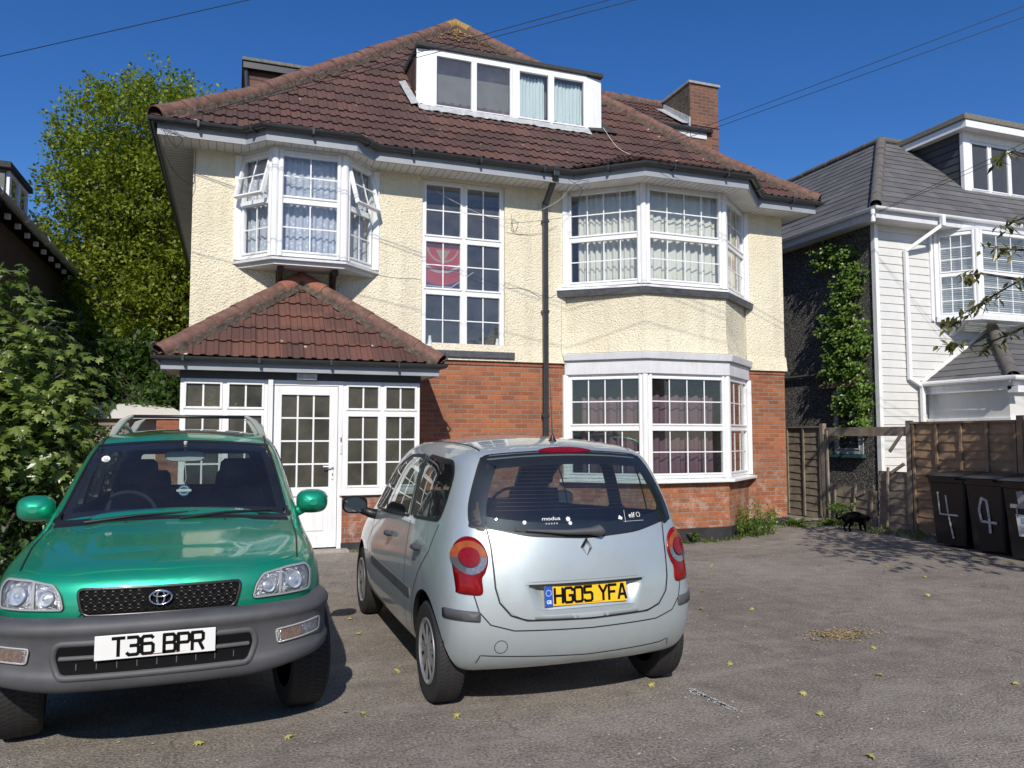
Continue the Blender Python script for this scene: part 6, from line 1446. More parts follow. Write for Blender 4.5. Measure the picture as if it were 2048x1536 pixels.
def car_mats():
    MAT['rim'] = M("wheel_cover", (.42, .43, .44), .35, metal=.7, var=.1)
    MAT['silver'] = paint("silver_blue_paint", (.44, .50, .515), .50, .40)
    MAT['green'] = paint("metallic_green_paint", (.006, .34, .20), .60, .40)
    MAT['carglass'] = glass_mat("car_glass", (.66, .74, .72), 1.3, .02)
    MAT['carglassdark'] = glass_mat("car_rear_glass", (.58, .66, .67), 1.3, .02)
    MAT['rubber'] = M("rubber_seal", (.012, .012, .013), .45, var=0)
    MAT['bumper'] = M("grey_bumper_plastic", (.070, .072, .079), .6, var=.25, vs=5, bs=300, bstr=.1, bd=.001)
    MAT['seat'] = M("seat_cloth", (.022, .026, .034), .9, var=.2)
    MAT['red'] = M("red_lens", (.20, .002, .004), .25, var=.25, vs=35, spec=.3, coat=.35); MAT['amber'] = M("amber_lens", (.30, .070, .014), .25, var=.3, vs=25, spec=.3, coat=.35)
    MAT['clear'] = M("clear_lens", (.30, .27, .27), .15, metal=.6, var=.4, vs=60, coat=1)
    MAT['bowl'] = M('lamp_bowl_silver', (.82, .82, .82), .25, metal=.8, var=0); MAT['reflector'] = M("lamp_reflector", (.62, .62, .63), .16, metal=.85, var=.5, vs=30, bs=38, bstr=1, bd=.02)
    MAT['lens'] = glass_mat("clear_lamp_glass", (.93, .95, .97), 1.0, .02, .02, (30, .25, .01))
car_mats()
def arch(root, s, y, z, r, x0, x1):
    g = MB(); A = [math.pi * (.10 + .80 * k / 24) for k in range(25)]
    g.grid([[(s * x, y + r * math.cos(a), z + r * math.sin(a)) for a in A] for x in (x0, x1)]); g.poly([(s * x0, y + r * math.cos(a), z + r * math.sin(a)) for a in A])
    g.build('wheel_arch', MAT['black'], root, uv=False)
def seat(root, x, y, fwd, m, z=.55, head=True, w=.24):
    b = MB(); rows = []
    for (zz, yy, t, ww) in ((z, 0, .06, w), (z + .15, -.04 * fwd, .06, w * 1.02), (z + .40, -.12 * fwd, .05, w * .95), (z + .56, -.17 * fwd, .04, w * .78)):
        rows.append([(x + ww * math.cos(a) * (1 if abs(math.cos(a)) > .5 else 1), y + yy + t * math.sin(a), zz) for a in [k * math.pi / 8 for k in range(16)]])
    b.grid(rows, 0, True); b.poly(rows[-1]); b.build('seat', m, root, smooth=True, fixn=True)
    if head:
        b = MB(); rows = []; cy = y - .19 * fwd
        for (zz, t, ww) in ((z + .59, .03, .10), (z + .61, .05, .13), (z + .68, .055, .14), (z + .77, .05, .13), (z + .80, .03, .10)): rows.append([(x + ww * (1 if math.cos(a) > 0 else -1) * abs(math.cos(a)) ** .5, cy + t * math.sin(a), zz) for a in [k * math.pi / 8 for k in range(16)]])
        b.grid(rows, 0, True); b.poly(rows[-1]); b.poly(rows[0][::-1]); b.tube([(x - .05, cy, z + .5), (x - .05, cy, z + .6)], .008, 6); b.tube([(x + .05, cy, z + .5), (x + .05, cy, z + .6)], .008, 6); b.build('headrest', m, root, smooth=True, fixn=True)
def steering(root, x, y, z, tilt, r=.19):
    b = MB(); T_ = Matrix.Translation((x, y, z)) @ Matrix.Rotation(tilt, 4, 'X')
    b.tube([T_ @ Vector((r * math.cos(a), r * math.sin(a), 0)) for a in [k * math.pi / 16 for k in range(32)]], .014, 8, closed=True)
    for a in (0, math.pi, -math.pi / 2): b.bar(T_ @ Vector((0, 0, -.01)), T_ @ Vector((r * math.cos(a), r * math.sin(a), 0)), .05, .015)
    b.build('steering_wheel', MAT['seat'], root, auto=50, fixn=True)
def blob_mirror(root, c, sx, mat, w=.125, h=.085, back=False):
    """door mirror: housing, foot and glass. sx = side; housing bulges towards -Y unless back"""
    c = Vector(c); d = 1 if back else -1; b = MB(); rows = []
    for (t, k) in ((-.035, .93), (-.02, 1.0), (.02, 1.0), (.06, .86), (.09, .60), (.105, .25)):
        rows.append([(c.x + w * k * (1 if math.cos(a) > 0 else -1) * abs(math.cos(a)) ** .7, c.y + d * t, c.z + h * k * (1 if math.sin(a) > 0 else -1) * abs(math.sin(a)) ** .7) for a in [q * math.pi / 12 for q in range(24)]])
    b.grid(rows, 0, True); b.poly(rows[-1])
    b.tube([c + Vector((-sx * .06, -d * .0, -h * .6)), c + Vector((-sx * .13, -d * .02, -h * 1.0)), c + Vector((-sx * .20, -d * .03, -h * 1.2))], [.035, .04, .045], 10)
    H = b.build('door_mirror', mat, root, smooth=True, fixn=True)
    b = MB(); b.poly([(c.x + w * .88 * (1 if math.cos(a) > 0 else -1) * abs(math.cos(a)) ** .7, c.y - d * .030, c.z + h * .86 * (1 if math.sin(a) > 0 else -1) * abs(math.sin(a)) ** .7) for a in [q * math.pi / 12 for q in range(24)]])
    b.build('mirror_glass', M("mirror_glass", (.35, .38, .4), .03, metal=1, var=0) if 'mirror_glass' not in bpy.data.materials else bpy.data.materials['mirror_glass'], H, uv=False); return H
# ------------------------------------------------ silver hatchback, seen from behind
def silver_car():
    root = thing('parked_hatchback', 'silver-blue hatchback parked nose to the house, seen from behind, yellow rear plate', 'car', (1.962, 4.05, 0), local=True)
    def st(y, x, z, cr, cy=0): return ([(a, b, c) for a, b, c in zip(y if isinstance(y, tuple) else (y,) * 6, x, z)], cr, cy)
    S = [st((.26, .17, .19, .25, .34, .45), (.72, .795, .785, .728, .670, .605), (.255, .44, .74, 1.05, 1.28, 1.485), .03),
         st((.42, .40, .40, .45, .52, .60), (.80, .850, .842, .79, .73, .65), (.235, .44, .74, 1.05, 1.29, 1.512), .065),
         st(.95, (.79, .832, .838, .80, .745, .66), (.22, .42, .74, 1.045, 1.30, 1.53), .075), st(1.45, (.79, .832, .838, .80, .747, .665), (.21, .40, .72, 1.02, 1.30, 1.54), .08),
         st(1.95, (.79, .832, .838, .798, .742, .655), (.21, .40, .70, .99, 1.28, 1.525), .075), st((2.4, 2.4, 2.4, 2.4, 2.38, 2.32), (.79, .832, .836, .79, .72, .64), (.21, .40, .69, .965, 1.22, 1.43), .06),
         st((2.75, 2.75, 2.75, 2.75, 2.72, 2.65), (.79, .832, .836, .78, .71, .63), (.21, .42, .70, .94, 1.10, 1.25), .055), st((3.05, 3.05, 3.05, 3.05, 3.03, 3.0), (.77, .825, .832, .77, .71, .64), (.22, .42, .68, .89, .96, 1.01), .05),
         st(3.40, (.73, .80, .81, .75, .70, .60), (.24, .42, .64, .79, .86, .89), .045), st((3.60, 3.62, 3.60, 3.52, 3.48, 3.44), (.60, .68, .68, .62, .58, .52), (.26, .42, .58, .70, .76, .80), .03)]
    rear = [(.10, .245), (.005, .44), (.02, .74), (.085, 1.03), (.18, 1.28), (.31, 1.49)]
    front = [(3.76, .26), (3.79, .42), (3.78, .58), (3.70, .70), (3.64, .76), (3.56, .80)]
    C = Car(root, S, rear, front)
    silver = MAT['silver']
    # window outlines
    rw = C.smooth([(-.655, 1.10), (-.645, 1.20), (-.60, 1.33), (-.545, 1.445), (-.50, 1.468), (-.25, 1.488), (0, 1.495), (.25, 1.488), (.50, 1.468), (.545, 1.445), (.60, 1.33), (.645, 1.20), (.655, 1.10), (.63, 1.075), (.35, 1.035), (0, 1.015), (-.35, 1.035), (-.63, 1.075)], 4)
    def scale(p, k, kz=None):
        cx = sum(a for a, b in p) / len(p); cz = sum(b for a, b in p) / len(p); return [(cx + (a - cx) * k, cz + (b - cz) * (kz or k)) for a, b in p]
    rwc = scale(rw, .93, .90)
    sw1 = C.rnd([(.50, 1.085), (.47, 1.20), (.49, 1.36), (.58, 1.445), (1.14, 1.475), (1.14, 1.05)], .07)     # rear door glass
    sw2 = C.rnd([(1.21, 1.045), (1.21, 1.475), (1.65, 1.465), (2.05, 1.37), (2.40, 1.19), (2.66, 1.01), (2.58, .985), (1.9, 1.01)], .05)
    sw1c = scale(sw1, .93, .90); sw2c = scale(sw2, .94, .88)
    ws = C.smooth([(-.62, .99), (-.60, 1.15), (-.53, 1.38), (-.49, 1.42), (0, 1.46), (.49, 1.42), (.53, 1.38), (.60, 1.15), (.62, .99), (0, 1.01)], 4)
    cut = [('y', scale(rw, .90, .84), -.3, .9), ('y', [(-.36, .755), (.355, .755), (.33, .70), (.30, .62), (-.33, .62), (-.35, .70)], -.3, .35), ('x', sw1c, -1.2, 1.2), ('x', sw2c, -1.2, 1.2), ('y', scale(ws, .93), 2.2, 3.6)]
    RW, FWy, r = .62, 3.10, .298
    for s in (-1, 1): cut += [('cyl', (RW, r + .02, .345), s * .55, s * 1.1), ('cyl', (FWy, r + .02, .345), s * .55, s * 1.1)]
    B = C.body(silver, MAT['rubber'], cut)
    C.panel('rear_window', rw, 'y-', MAT['carglassdark'], .003, .004, res=.05)
    for ax in ('x-', 'x+'):
        C.panel('door_window', sw1, ax, MAT['carglass'], .002, .004, res=.05); C.panel('door_window', sw2, ax, MAT['carglass'], .002, .004, res=.05)
    C.panel('windscreen', ws, 'y+', MAT['carglass'], .003, .004, res=.05)
    # black screen print round the rear glass and seals
    m = MB(); C.strip(m, scale(rw, .93, .89), 'y-', .085, .0018); C.strip(m, rw, 'y-', .012, .0035); m.build('window_seal', MAT['rubber'], root, smooth=True, uv=False)
    m = MB()
    for ax in ('x-', 'x+'):
        for q in (sw1, sw2): C.strip(m, scale(q, .97, .96), ax, .022, .0032)
        C.strip(m, [(1.175, 1.06), (1.175, 1.465)], ax, .05, .0035, False); C.strip(m, [(.74, 1.09), (.76, 1.44)], ax, .022, .0036, False); C.strip(m, [(2.10, 1.02), (2.10, 1.33)], ax, .025, .0036, False)
    m.build('window_seal', MAT['rubber'], root, smooth=True, uv=False)
    # tailgate panel with number-plate recess, gaps, bumper line
    tg = [(-.60, 1.075), (-.555, .98), (-.545, .75), (-.50, .63), (-.40, .575), (0, .565), (.40, .575), (.50, .63), (.545, .75), (.555, .98), (.60, 1.075), (.35, 1.022), (0, 1.0), (-.35, 1.022)]
    tg = C.rnd(tg, .06); 
    def scoop(q):
        a, b = q.x + .008, q.y; zb, zt = .585, .765
        if not (zb < b < zt): return 0
        hw = lerp(.325, .372, (b - zb) / (zt - zb)); ex = hw - abs(a)
        if ex <= 0: return 0
        t = (b - zb) / (zt - zb)
        return -.050 * sstep(0, .09, ex) * (t ** .8) * (1 if t < .93 else max(0, (1 - t) / .07))
    TG = C.panel('tailgate', tg, 'y-', silver, .004, .006, res=.017, disp=scoop)
    m = MB(); C.strip(m, [(-.575, 1.08), (-.56, .97), (-.55, .75), (-.53, .67), (-.47, .60), (-.38, .57), (0, .56), (.38, .57), (.47, .60), (.53, .67), (.55, .75), (.56, .97), (.575, 1.08)], 'y-', .009, .0045, False)
    C.strip(m, [(-.665, .71), (-.64, .62), (-.58, .55), (-.45, .515), (0, .505), (.45, .515), (.58, .55), (.64, .62), (.665, .71)], 'y-', .007, .001, False)
    C.strip(m, [(-.64, .325), (-.625, .375), (0, .345), (.50, .36), (.56, .375), (.575, .33)], 'y-', .006, .001, False)
    for ax in ('x-', 'x+'):
        C.strip(m, [(1.17, 1.03), (1.20, .80), (1.21, .55), (1.19, .34), (1.17, .28)], ax, .008, .001, False); C.strip(m, [(2.56, 1.0), (2.62, .75), (2.60, .45), (2.55, .28)], ax, .008, .001, False)
        C.strip(m, [(.50, 1.07), (.60, .90), (.78, .76), (.93, .60), (1.00, .40), (1.02, .27)], ax, .008, .001, False); C.strip(m, [(1.05, .265), (2.55, .265)], ax, .008, .001, False)
    m.build('panel_gap', MAT['rubber'], root, smooth=True, uv=False)
    m = MB(); C.strip(m, [(-.385, .768), (.372, .768)], 'y-', .010, .009, False); m.build('recess_lip', silver, TG, smooth=True, uv=False)
    m = MB(); C.strip(m, [(-.365, .757), (.352, .757)], 'y-', .016, .0052, False); m.build('recess_shadow', MAT['rubber'], TG, uv=False)  # dark strip painted as the shadow under the recess lip
    p0 = C.proj(-.02, .64, 'y-')[0]
    YP = M("plate_yellow", (.80, .50, .02), .35, var=.06); plate(root, 'HG05 YFA', (-.02, p0.y + .012, .695), .10, YP, gb=True, x0=-.197)
    # lamps: round top with square foot
    lampo = C.smooth([(.750, .75), (.756, .90), (.738, .980), (.695, 1.022), (.645, 1.020), (.600, .98), (.578, .905), (.598, .835), (.618, .80), (.620, .718), (.69, .712), (.746, .722)], 4)
    for s in (1, -1):
        q = lampo if s > 0 else mirror(lampo); L = C.panel('tail_lamp', q, 'y-', MAT['red'], .006, .02, res=.02, domed=.010)
        cx = .670
        def disc(cz, r0, r1, a0, a1, off, mat, nm, x=cx):
            g = MB(); rows = []
            for a in range(a0, a1 + 1, 10):
                row = []
                for rr in (r0, (r0 + r1) / 2, r1): p, n_ = C.proj(s * (x + rr * math.cos(R(a))), cz + rr * 1.05 * math.sin(R(a)), 'y-'); row.append(p + n_ * off)
                rows.append(row)
            g.grid(rows); g.build(nm, mat, L, smooth=True, uv=False, fixn=False)
        disc(.910, .050, .086, 0, 180, .0175, MAT['amber'], 'indicator_lens'); disc(.910, .050, .086, 180, 290, .0176, MAT['clear'], 'reversing_lens'); disc(.910, .050, .086, 290, 360, .0176, MAT['bumper'], 'dark_grey_segment'); disc(.914, .0, .049, 0, 360, .0225, MAT['red'], 'brake_lens'); disc(.910, .047, .053, 0, 360, .0195, MAT['rubber'], 'lens_rim')  # last quarter of the ring is the lamp's own dark grey
    bs = C.rnd([(.632, .622), (.805, .632), (.805, .575), (.632, .566)], .012)
    for s in (1, -1): C.panel('bumper_strip', bs if s > 0 else mirror(bs), 'y-', MAT['bumper'], .008, .012, res=.03, domed=.006)
    hb = C.rnd([(-.17, 1.512), (.17, 1.512), (.155, 1.487), (-.155, 1.487)], .012)
    C.panel('high_brake_lamp', C.smooth([(-.18, 1.503), (-.10, 1.520), (0, 1.524), (.10, 1.520), (.18, 1.503), (.10, 1.494), (0, 1.492), (-.10, 1.494)], 4), 'y-', MAT['red'], .010, .012, res=.03)
    g = MB(); C.strip(g, [( -.52 + .035 * math.cos(a), .425 + .037 * math.sin(a)) for a in [k * math.pi / 10 for k in range(20)]], 'y-', .004, .001); g.build('tow_cover', MAT['rubber'], root, uv=False)
    # wiper
    g = MB(); p0 = C.proj(.09, 1.045, 'y-')[0]; p1 = C.proj(-.12, 1.045, 'y-')[0]; p2 = C.proj(-.36, 1.060, 'y-')[0]; o_ = Vector((0, -.03, 0))
    g.tube([p0 + o_ + Vector((.012, 0, .01)), p0 + o_, p0.lerp(p1, .3) + o_, p1 + o_, p2 + Vector((0, -.015, 0))], [.032, .036, .022, .014, .007], 10); g.bar(C.proj(-.42, 1.066, 'y-')[0] + Vector((0, -.010, 0)), p1 + Vector((.04, -.010, -.012)), .010, .018); g.build('rear_wiper', MAT['bumper'], root, auto=50, fixn=True)
    # diamond badge
    g = MB(); pc = C.proj(0, .952, 'y-')[0] + Vector((0, -.010, 0)); W_, H_ = .040, .060
    out = [(0, H_), (W_, 0), (0, -H_), (-W_, 0)]; inn = [(0, H_ * .45), (W_ * .42, 0), (0, -H_ * .45), (-W_ * .42, 0)]; rows = []
    for k in range(5):
        a, b_ = out[k % 4], inn[k % 4]; rows.append([pc + Vector((a[0], .008, a[1])), pc + Vector((lerp(a[0], b_[0], .5), -.008, lerp(a[1], b_[1], .5))), pc + Vector((b_[0], .008, b_[1]))])
    g.grid(rows); g.build('diamond_badge', MAT['chrome'], TG, uv=False, fixn=True)
    # stickers and words on the rear glass
    def onglass(x, z): p, n_ = C.proj(x, z, 'y-'); return p + n_ * .006, n_
    for txt, x, z, sz in (('modus', -.20, 1.118, .030), ('elf', .335, 1.118, .044), ('* * * * *', -.20, 1.086, .024)):
        p, n_ = onglass(x, z); zz = (Vector((0, 0, 1)) - n_ * n_.z).normalized(); uu = zz.cross(n_) ; uu = Vector((1, 0, 0)); textmesh('window_lettering', txt, sz, MAT['white'], root, facing(p, uu, zz), .0003, 1.45 if txt == 'modus' else 1.0, .0)
    g = MB()
    def disk(x, z, r_, k=10, jag=0):
        p, n_ = onglass(x, z); zz = (Vector((0, 0, 1)) - n_ * n_.z).normalized(); g.poly([p + Vector((1, 0, 0)) * r_ * math.cos(a * 2 * math.pi / k) * (1 - jag * (a % 2)) + zz * r_ * math.sin(a * 2 * math.pi / k) * (1 - jag * (a % 2)) for a in range(k)])
    disk(-.36, 1.100, .012); disk(-.095, 1.113, .017, 14, .4); disk(-.085, 1.090, .014, 12, .4); disk(.25, 1.108, .016, 7, .4)
    g.build('window_sticker', MAT['white'], root, uv=False)
    g = MB(); p, n_ = onglass(.385, 1.12); zz = (Vector((0, 0, 1)) - n_ * n_.z).normalized(); g.tube([p + Vector((1, 0, 0)) * .013 * math.cos(k * math.pi / 3) + zz * .015 * math.sin(k * math.pi / 3) for k in range(6)], .0018, 5, closed=True); a = onglass(.27, 1.085)[0]; b_ = onglass(.42, 1.085)[0]; g.tube([a, b_], .001, 4); g.tube([onglass(.285, 1.08)[0], onglass(.285, 1.15)[0]], .001, 4); g.build('window_sticker', MAT['white'], root, uv=False)
    m = MB()
    for k in range(13): z = 1.17 + k * .022; C.strip(m, [(-.53 + (z - 1.1) * .25, z), (.53 - (z - 1.1) * .25, z)], 'y-', .0014, -.003, False, .1)
    m.build('heater_line', M("heater_line", (.10, .05, .03), .5, var=0), root, uv=False)
    # side trims, handles, mirrors, aerial, roof joints
    for ax, s in (('x-', -1), ('x+', 1)):
        C.panel('door_strip', C.rnd([(1.02, .60), (2.5, .605), (2.52, .545), (1.02, .54)], .02), ax, MAT['bumper'], .006, .01, res=.06)
        for y in (1.68 - .85, 1.75):
            p, n_ = C.proj(y, .895 if y < 1 else .875, ax); g = MB(); g.tube([p + Vector((s * .004, -.06, .0)), p + Vector((s * .030, -.03, .0)), p + Vector((s * .034, .03, .0)), p + Vector((s * .012, .07, .0))], [.018, .021, .021, .014], 10); g.build('door_handle', MAT['bumper'], root, auto=50)
        blob_mirror(root, (s * .96, 2.62, 1.02), s, MAT['rubber'], .105, .075, back=True)
        m = MB(); C.strip(m, [(s * .52, .50), (s * .545, 1.4), (s * .53, 2.3)], 'z+', .012, .002, False); m.build('roof_joint', MAT['rubber'], root, uv=False)
    g = MB(); p = C.proj(0.02, .62, 'z+')[0]; g.lathe([(.028, 0), (.020, .012), (.008, .035), (.005, .05)], p, (0, -.1, 1), 12); g.tube([p + Vector((0, 0, .045)), p + Vector((.005, .05, .40))], [.004, .002], 6); g.build('roof_aerial', MAT['rubber'], root, auto=50)
    # wheels, dark arches, interior
    for y in (RW, FWy):
        for s in (-1, 1): wheel(root, s * .735, y, r, .175, s, True)
    for y in (RW, FWy):
        for s in (-1, 1): arch(root, s, y, r + .02, .352, .52, .80)
    g = MB(); g.box(-.60, .60, .55, 3.5, .24, .27); g.build('floor_pan', MAT['black'], root)
    for x in (-.37, .37): seat(root, x, 1.95, 1, MAT['seat'], .62)
    seat(root, 0, 1.0, 1, MAT['seat'], .50, False, .62)
    steering(root, .37, 2.42, .98, R(-62))
    g = MB(); rows = [[(x, y, z) for x in (-.70, -.3, .1, .3, .5, .70)] for y, z in ((2.55, .80), (2.56, .95), (2.62, .99), (2.95, 1.0))]; g.grid(rows); g.build('dashboard', MAT['seat'], root, smooth=True)
    g = MB(); g.box(-.60, .60, .30, .78, .93, .95); g.build('parcel_shelf', MAT['seat'], root)
    return root
silver_car()
# ------------------------------------------------ green off-roader, seen from the front
def green_car():
    root = thing('parked_off_roader', 'metallic green off-roader with dark grey bumper and roof bar, facing the camera', 'car', (-.305, 4.12, 0), local=True)
    def st(y, x, z, cr, cy=0): return ([(a, b, c) for a, b, c in zip(y if isinstance(y, tuple) else (y,) * 6, x, z)], cr, cy)
    S = [st((.40, .34, .32, .32, .36, .44), (.70, .765, .785, .76, .71, .63), (.46, .58, .74, .87, .925, .955), .012),
         st((.60, .60, .60, .60, .62, .66), (.76, .815, .83, .795, .75, .68), (.44, .58, .76, .905, .965, 1.005), .022),
         st(.95, (.77, .82, .835, .80, .755, .69), (.40, .56, .76, .935, 1.005, 1.05), .022),
         st((1.22, 1.22, 1.22, 1.22, 1.22, 1.20), (.77, .82, .835, .795, .745, .68), (.38, .56, .76, .96, 1.03, 1.065), .035),
         st((1.60, 1.60, 1.60, 1.58, 1.56, 1.54), (.77, .82, .832, .785, .725, .645), (.38, .56, .76, .99, 1.17, 1.31), .05),
         st((1.98, 1.98, 1.98, 1.96, 1.94, 1.92), (.77, .82, .832, .785, .712, .61), (.38, .56, .76, 1.01, 1.30, 1.545), .05),
         st(2.30, (.77, .82, .832, .785, .712, .615), (.38, .56, .76, 1.02, 1.33, 1.60), .055), st(2.95, (.77, .82, .832, .785, .712, .62), (.38, .56, .76, 1.03, 1.33, 1.605), .055),
         st(3.55, (.77, .82, .832, .785, .712, .615), (.40, .56, .76, 1.03, 1.33, 1.595), .055), st((3.90, 3.92, 3.92, 3.90, 3.84, 3.76), (.70, .78, .79, .745, .66, .55), (.44, .56, .76, 1.03, 1.32, 1.56), .04)]
    front = [(.14, .46), (.08, .58), (.07, .74), (.085, .87), (.13, .925), (.23, .955)]
    rear = [(4.05, .44), (4.1, .56), (4.1, .76), (4.08, 1.03), (3.98, 1.32), (3.88, 1.57)]
    C = Car(root, S, front, rear); gm = MAT['green']
    def scale(p, k, kz=None):
        cx = sum(a for a, b in p) / len(p); cz = sum(b for a, b in p) / len(p); return [(cx + (a - cx) * k, cz + (b - cz) * (kz or k)) for a, b in p]
    ws = C.smooth([(-.665, 1.085), (-.655, 1.13), (-.605, 1.36), (-.562, 1.508), (-.51, 1.535), (0, 1.562), (.51, 1.535), (.562, 1.508), (.605, 1.36), (.655, 1.13), (.665, 1.085), (.35, 1.10), (0, 1.105), (-.35, 1.10)], 4)
    rw = C.rnd([(-.56, 1.10), (-.52, 1.46), (.52, 1.46), (.56, 1.10)], .06)
    fd = C.rnd([(1.78, 1.065), (1.90, 1.30), (2.10, 1.49), (2.52, 1.52), (2.52, 1.065)], .05); rd = C.rnd([(2.60, 1.065), (2.60, 1.52), (3.18, 1.51), (3.22, 1.065)], .05); qd = C.rnd([(3.32, 1.08), (3.30, 1.50), (3.66, 1.46), (3.74, 1.08)], .06)
    FW, RW, r = .79, 3.20, .345
    cut = [('y', scale(ws, .93, .88), .9, 2.4), ('y', scale(rw, .95), 3.6, 4.4)] + [('x', scale(q, .94), -1.2, 1.2) for q in (fd, rd, qd)]
    for s in (-1, 1):
        for y in (FW, RW): cut.append(('cyl', (y, r + .03, .40), s * .52, s * 1.1))
    C.body(gm, MAT['rubber'], cut)
    C.panel('windscreen', ws, 'y-', MAT['carglass'], .003, .004, res=.05); C.panel('rear_window', rw, 'y+', MAT['carglass'], .003, .004, res=.06)
    for ax in ('x-', 'x+'):
        for q in (fd, rd, qd): C.panel('door_window', q, ax, MAT['carglass'], .003, .004, res=.06)
    m = MB(); C.strip(m, scale(ws, .955, .925), 'y-', .06, .0018); C.strip(m, ws, 'y-', .014, .0045)
    C.strip(m, scale(rw, .96), 'y+', .05, .0018)
    for ax in ('x-', 'x+'):
        for q in (fd, rd, qd): C.strip(m, scale(q, .98), ax, .03, .0036)
    m.build('window_seal', MAT['rubber'], root, smooth=True, uv=False)
    # bonnet with raised centre
    bo = C.rnd([(-.655, .37), (-.675, .70), (-.675, 1.17), (-.35, 1.215), (0, 1.225), (.35, 1.215), (.675, 1.17), (.675, .70), (.655, .37), (.56, .27), (.43, .20), (.0, .165), (-.43, .20), (-.56, .27)], .04)
    def bulge(q):
        hw = lerp(.36, .44, min(1, max(0, (q.y - .45) / .7))); ex = min(hw - abs(q.x), (q.y - .46))
        return .006 * sstep(-.04, .04, ex)
    BN = C.panel('bonnet', bo, 'z+', gm, .004, .006, res=.028, disp=bulge)
    m = MB(); C.strip(m, [(-.665, .37), (-.685, .70), (-.685, 1.17)], 'z+', .009, .002, False); C.strip(m, [(.665, .37), (.685, .70), (.685, 1.17)], 'z+', .009, .002, False)
    for ax in ('x-', 'x+'):
        C.strip(m, [(1.72, 1.05), (1.70, .6), (1.62, .45)], ax, .007, .0012, False); C.strip(m, [(2.56, 1.05), (2.58, .45)], ax, .007, .0012, False); C.strip(m, [(3.25, 1.05), (3.0, .75)], ax, .007, .0012, False)
    m.build('panel_gap', MAT['rubber'], root, smooth=True, uv=False)
    g = MB(); rows = []
    for k in range(25):
        x = lerp(-.66, .66, k / 24); p = C.proj(x, 1.10 - .028 * (x / .66) ** 2, 'y-')[0]; rows.append([p + Vector((0, -.09, -.022)), p + Vector((0, -.05, .004)), p + Vector((0, .0, .012))])
    g.grid(rows); g.build('scuttle', MAT['rubber'], root, smooth=True, uv=False)
    g = MB()
    for x in (-.27, .28): p, n_ = C.proj(x, 1.02, 'z+'); g.lathe([(.008, .0), (.007, .006), (0, .008)], p + n_ * .008, n_, 10)
    g.build('washer_jet', MAT['rubber'], BN)
    for (xa, za, xb, zb) in ((-.50, 1.085, .06, 1.125), (.02, 1.095, .56, 1.12)):
        g = MB(); a = C.proj(xa, za, 'y-')[0] + Vector((0, -.06, .005)); b = C.proj(xb, zb, 'y-')[0] + Vector((0, -.025, .0)); md = a.lerp(b, .5) + Vector((0, -.02, .012)); g.tube([a, md, b], [.011, .008, .006], 8)
        e = (b - a) * .5; c_ = C.proj(lerp(xa, xb, .42), lerp(za, zb, .42) - .004, 'y-')[0] + Vector((0, -.012, 0)); d_ = C.proj(min(xb + .06, .62), zb + .0, 'y-')[0] + Vector((0, -.012, 0)); g.bar(c_, d_, .008, .016); g.build('wiper', MAT['rubber'], root, auto=50, fixn=True)
    # headlamps: reflector, round bowls, divider, clear cover
    hl = C.rnd([(.425, .768), (.442, .835), (.475, .878), (.60, .896), (.705, .897), (.724, .86), (.716, .772), (.60, .768)], .018, 3)
    for s in (1, -1):
        q = hl if s > 0 else mirror(hl); H = C.panel('headlight', q, 'y-', MAT['reflector'], .004, .01, res=.03)
        for x, z, rr in ((.503, .822, .038), (.634, .832, .048)):
            p, n_ = C.proj(s * x, z, 'y-'); g = MB(); g.lathe([(rr, .0), (rr * .93, .008), (rr * .8, -.004), (rr * .45, -.006), (.018, -.003), (.014, .014), (0, .018)], p + n_ * .010, n_, 28); g.build('lamp_bowl', MAT['bowl'], H, auto=40, uv=False)
        g = MB(); C.strip(g, [(s * .560, .775), (s * .566, .888)], 'y-', .012, .014, False); C.strip(g, scale(q, .985, .97), 'y-', .008, .012); g.build('lamp_trim', M("lamp_trim", (.38, .37, .34), .4, var=0) if 'lamp_trim' not in bpy.data.materials else bpy.data.materials['lamp_trim'], H, uv=False, smooth=True)
        C.panel('lamp_cover', q, 'y-', MAT['lens'], .022, .018, parent=H, res=.035)
        g = MB(); C.strip(g, q, 'y-', .008, .006); g.build('lamp_gap', MAT['rubber'], H, uv=False)
    # grille
    gr = C.rnd([(-.375, .864), (.375, .864), (.365, .80), (.345, .736), (-.345, .736), (-.365, .80)], .03, 5)
    G = C.panel('grille', gr, 'y-', MAT['black'], .003, .006, res=.04)
    g = MB(); C.strip(g, scale(gr, .985, .95), 'y-', .012, .010, hgt=.004); g.build('grille_frame', M("dark_chrome", (.022, .022, .024), .3, metal=.0, var=0), G, smooth=True, uv=False)
    g = MB()
    for i in range(19):
        for j in range(4):
            x = -.345 + (i + .5 * (j % 2)) * .038; z = .754 + j * .0315
            if abs(x) > .345 or abs(x) < .062 and abs(z - .808) < .045: continue
            p, n_ = C.proj(x, z, 'y-'); t = .0165
            for e in ((t, t), (-t, t)): g.bar(p + n_ * .006 + Vector((-e[0], 0, -e[1])), p + n_ * .006 + Vector((e[0], 0, e[1])), .0032, .003, (0, 1, 0))
    g.build('grille_mesh', M("grille_mesh_paint", (.016, .016, .017), .3, var=0), G, uv=False)
    g = MB()
    for i in range(38):
        for j in range(0, 4):
            x = -.345 + (i + .5 * (j % 2) * 2) * .019; z = .754 + j * .0315; z += .0157 * (i % 2)
            if abs(x) > .345 or abs(x) < .062: continue
            p, n_ = C.proj(x, z, 'y-'); g.bar(p + n_ * .010 + Vector((-.0045, 0, 0)), p + n_ * .010 + Vector((.0045, 0, 0)), .003, .003, (0, 1, 0))
    g.build('grille_node', MAT['chrome'], G, uv=False)
    p, n_ = C.proj(0, .81, 'y-'); c = p + n_ * .018; g = MB()
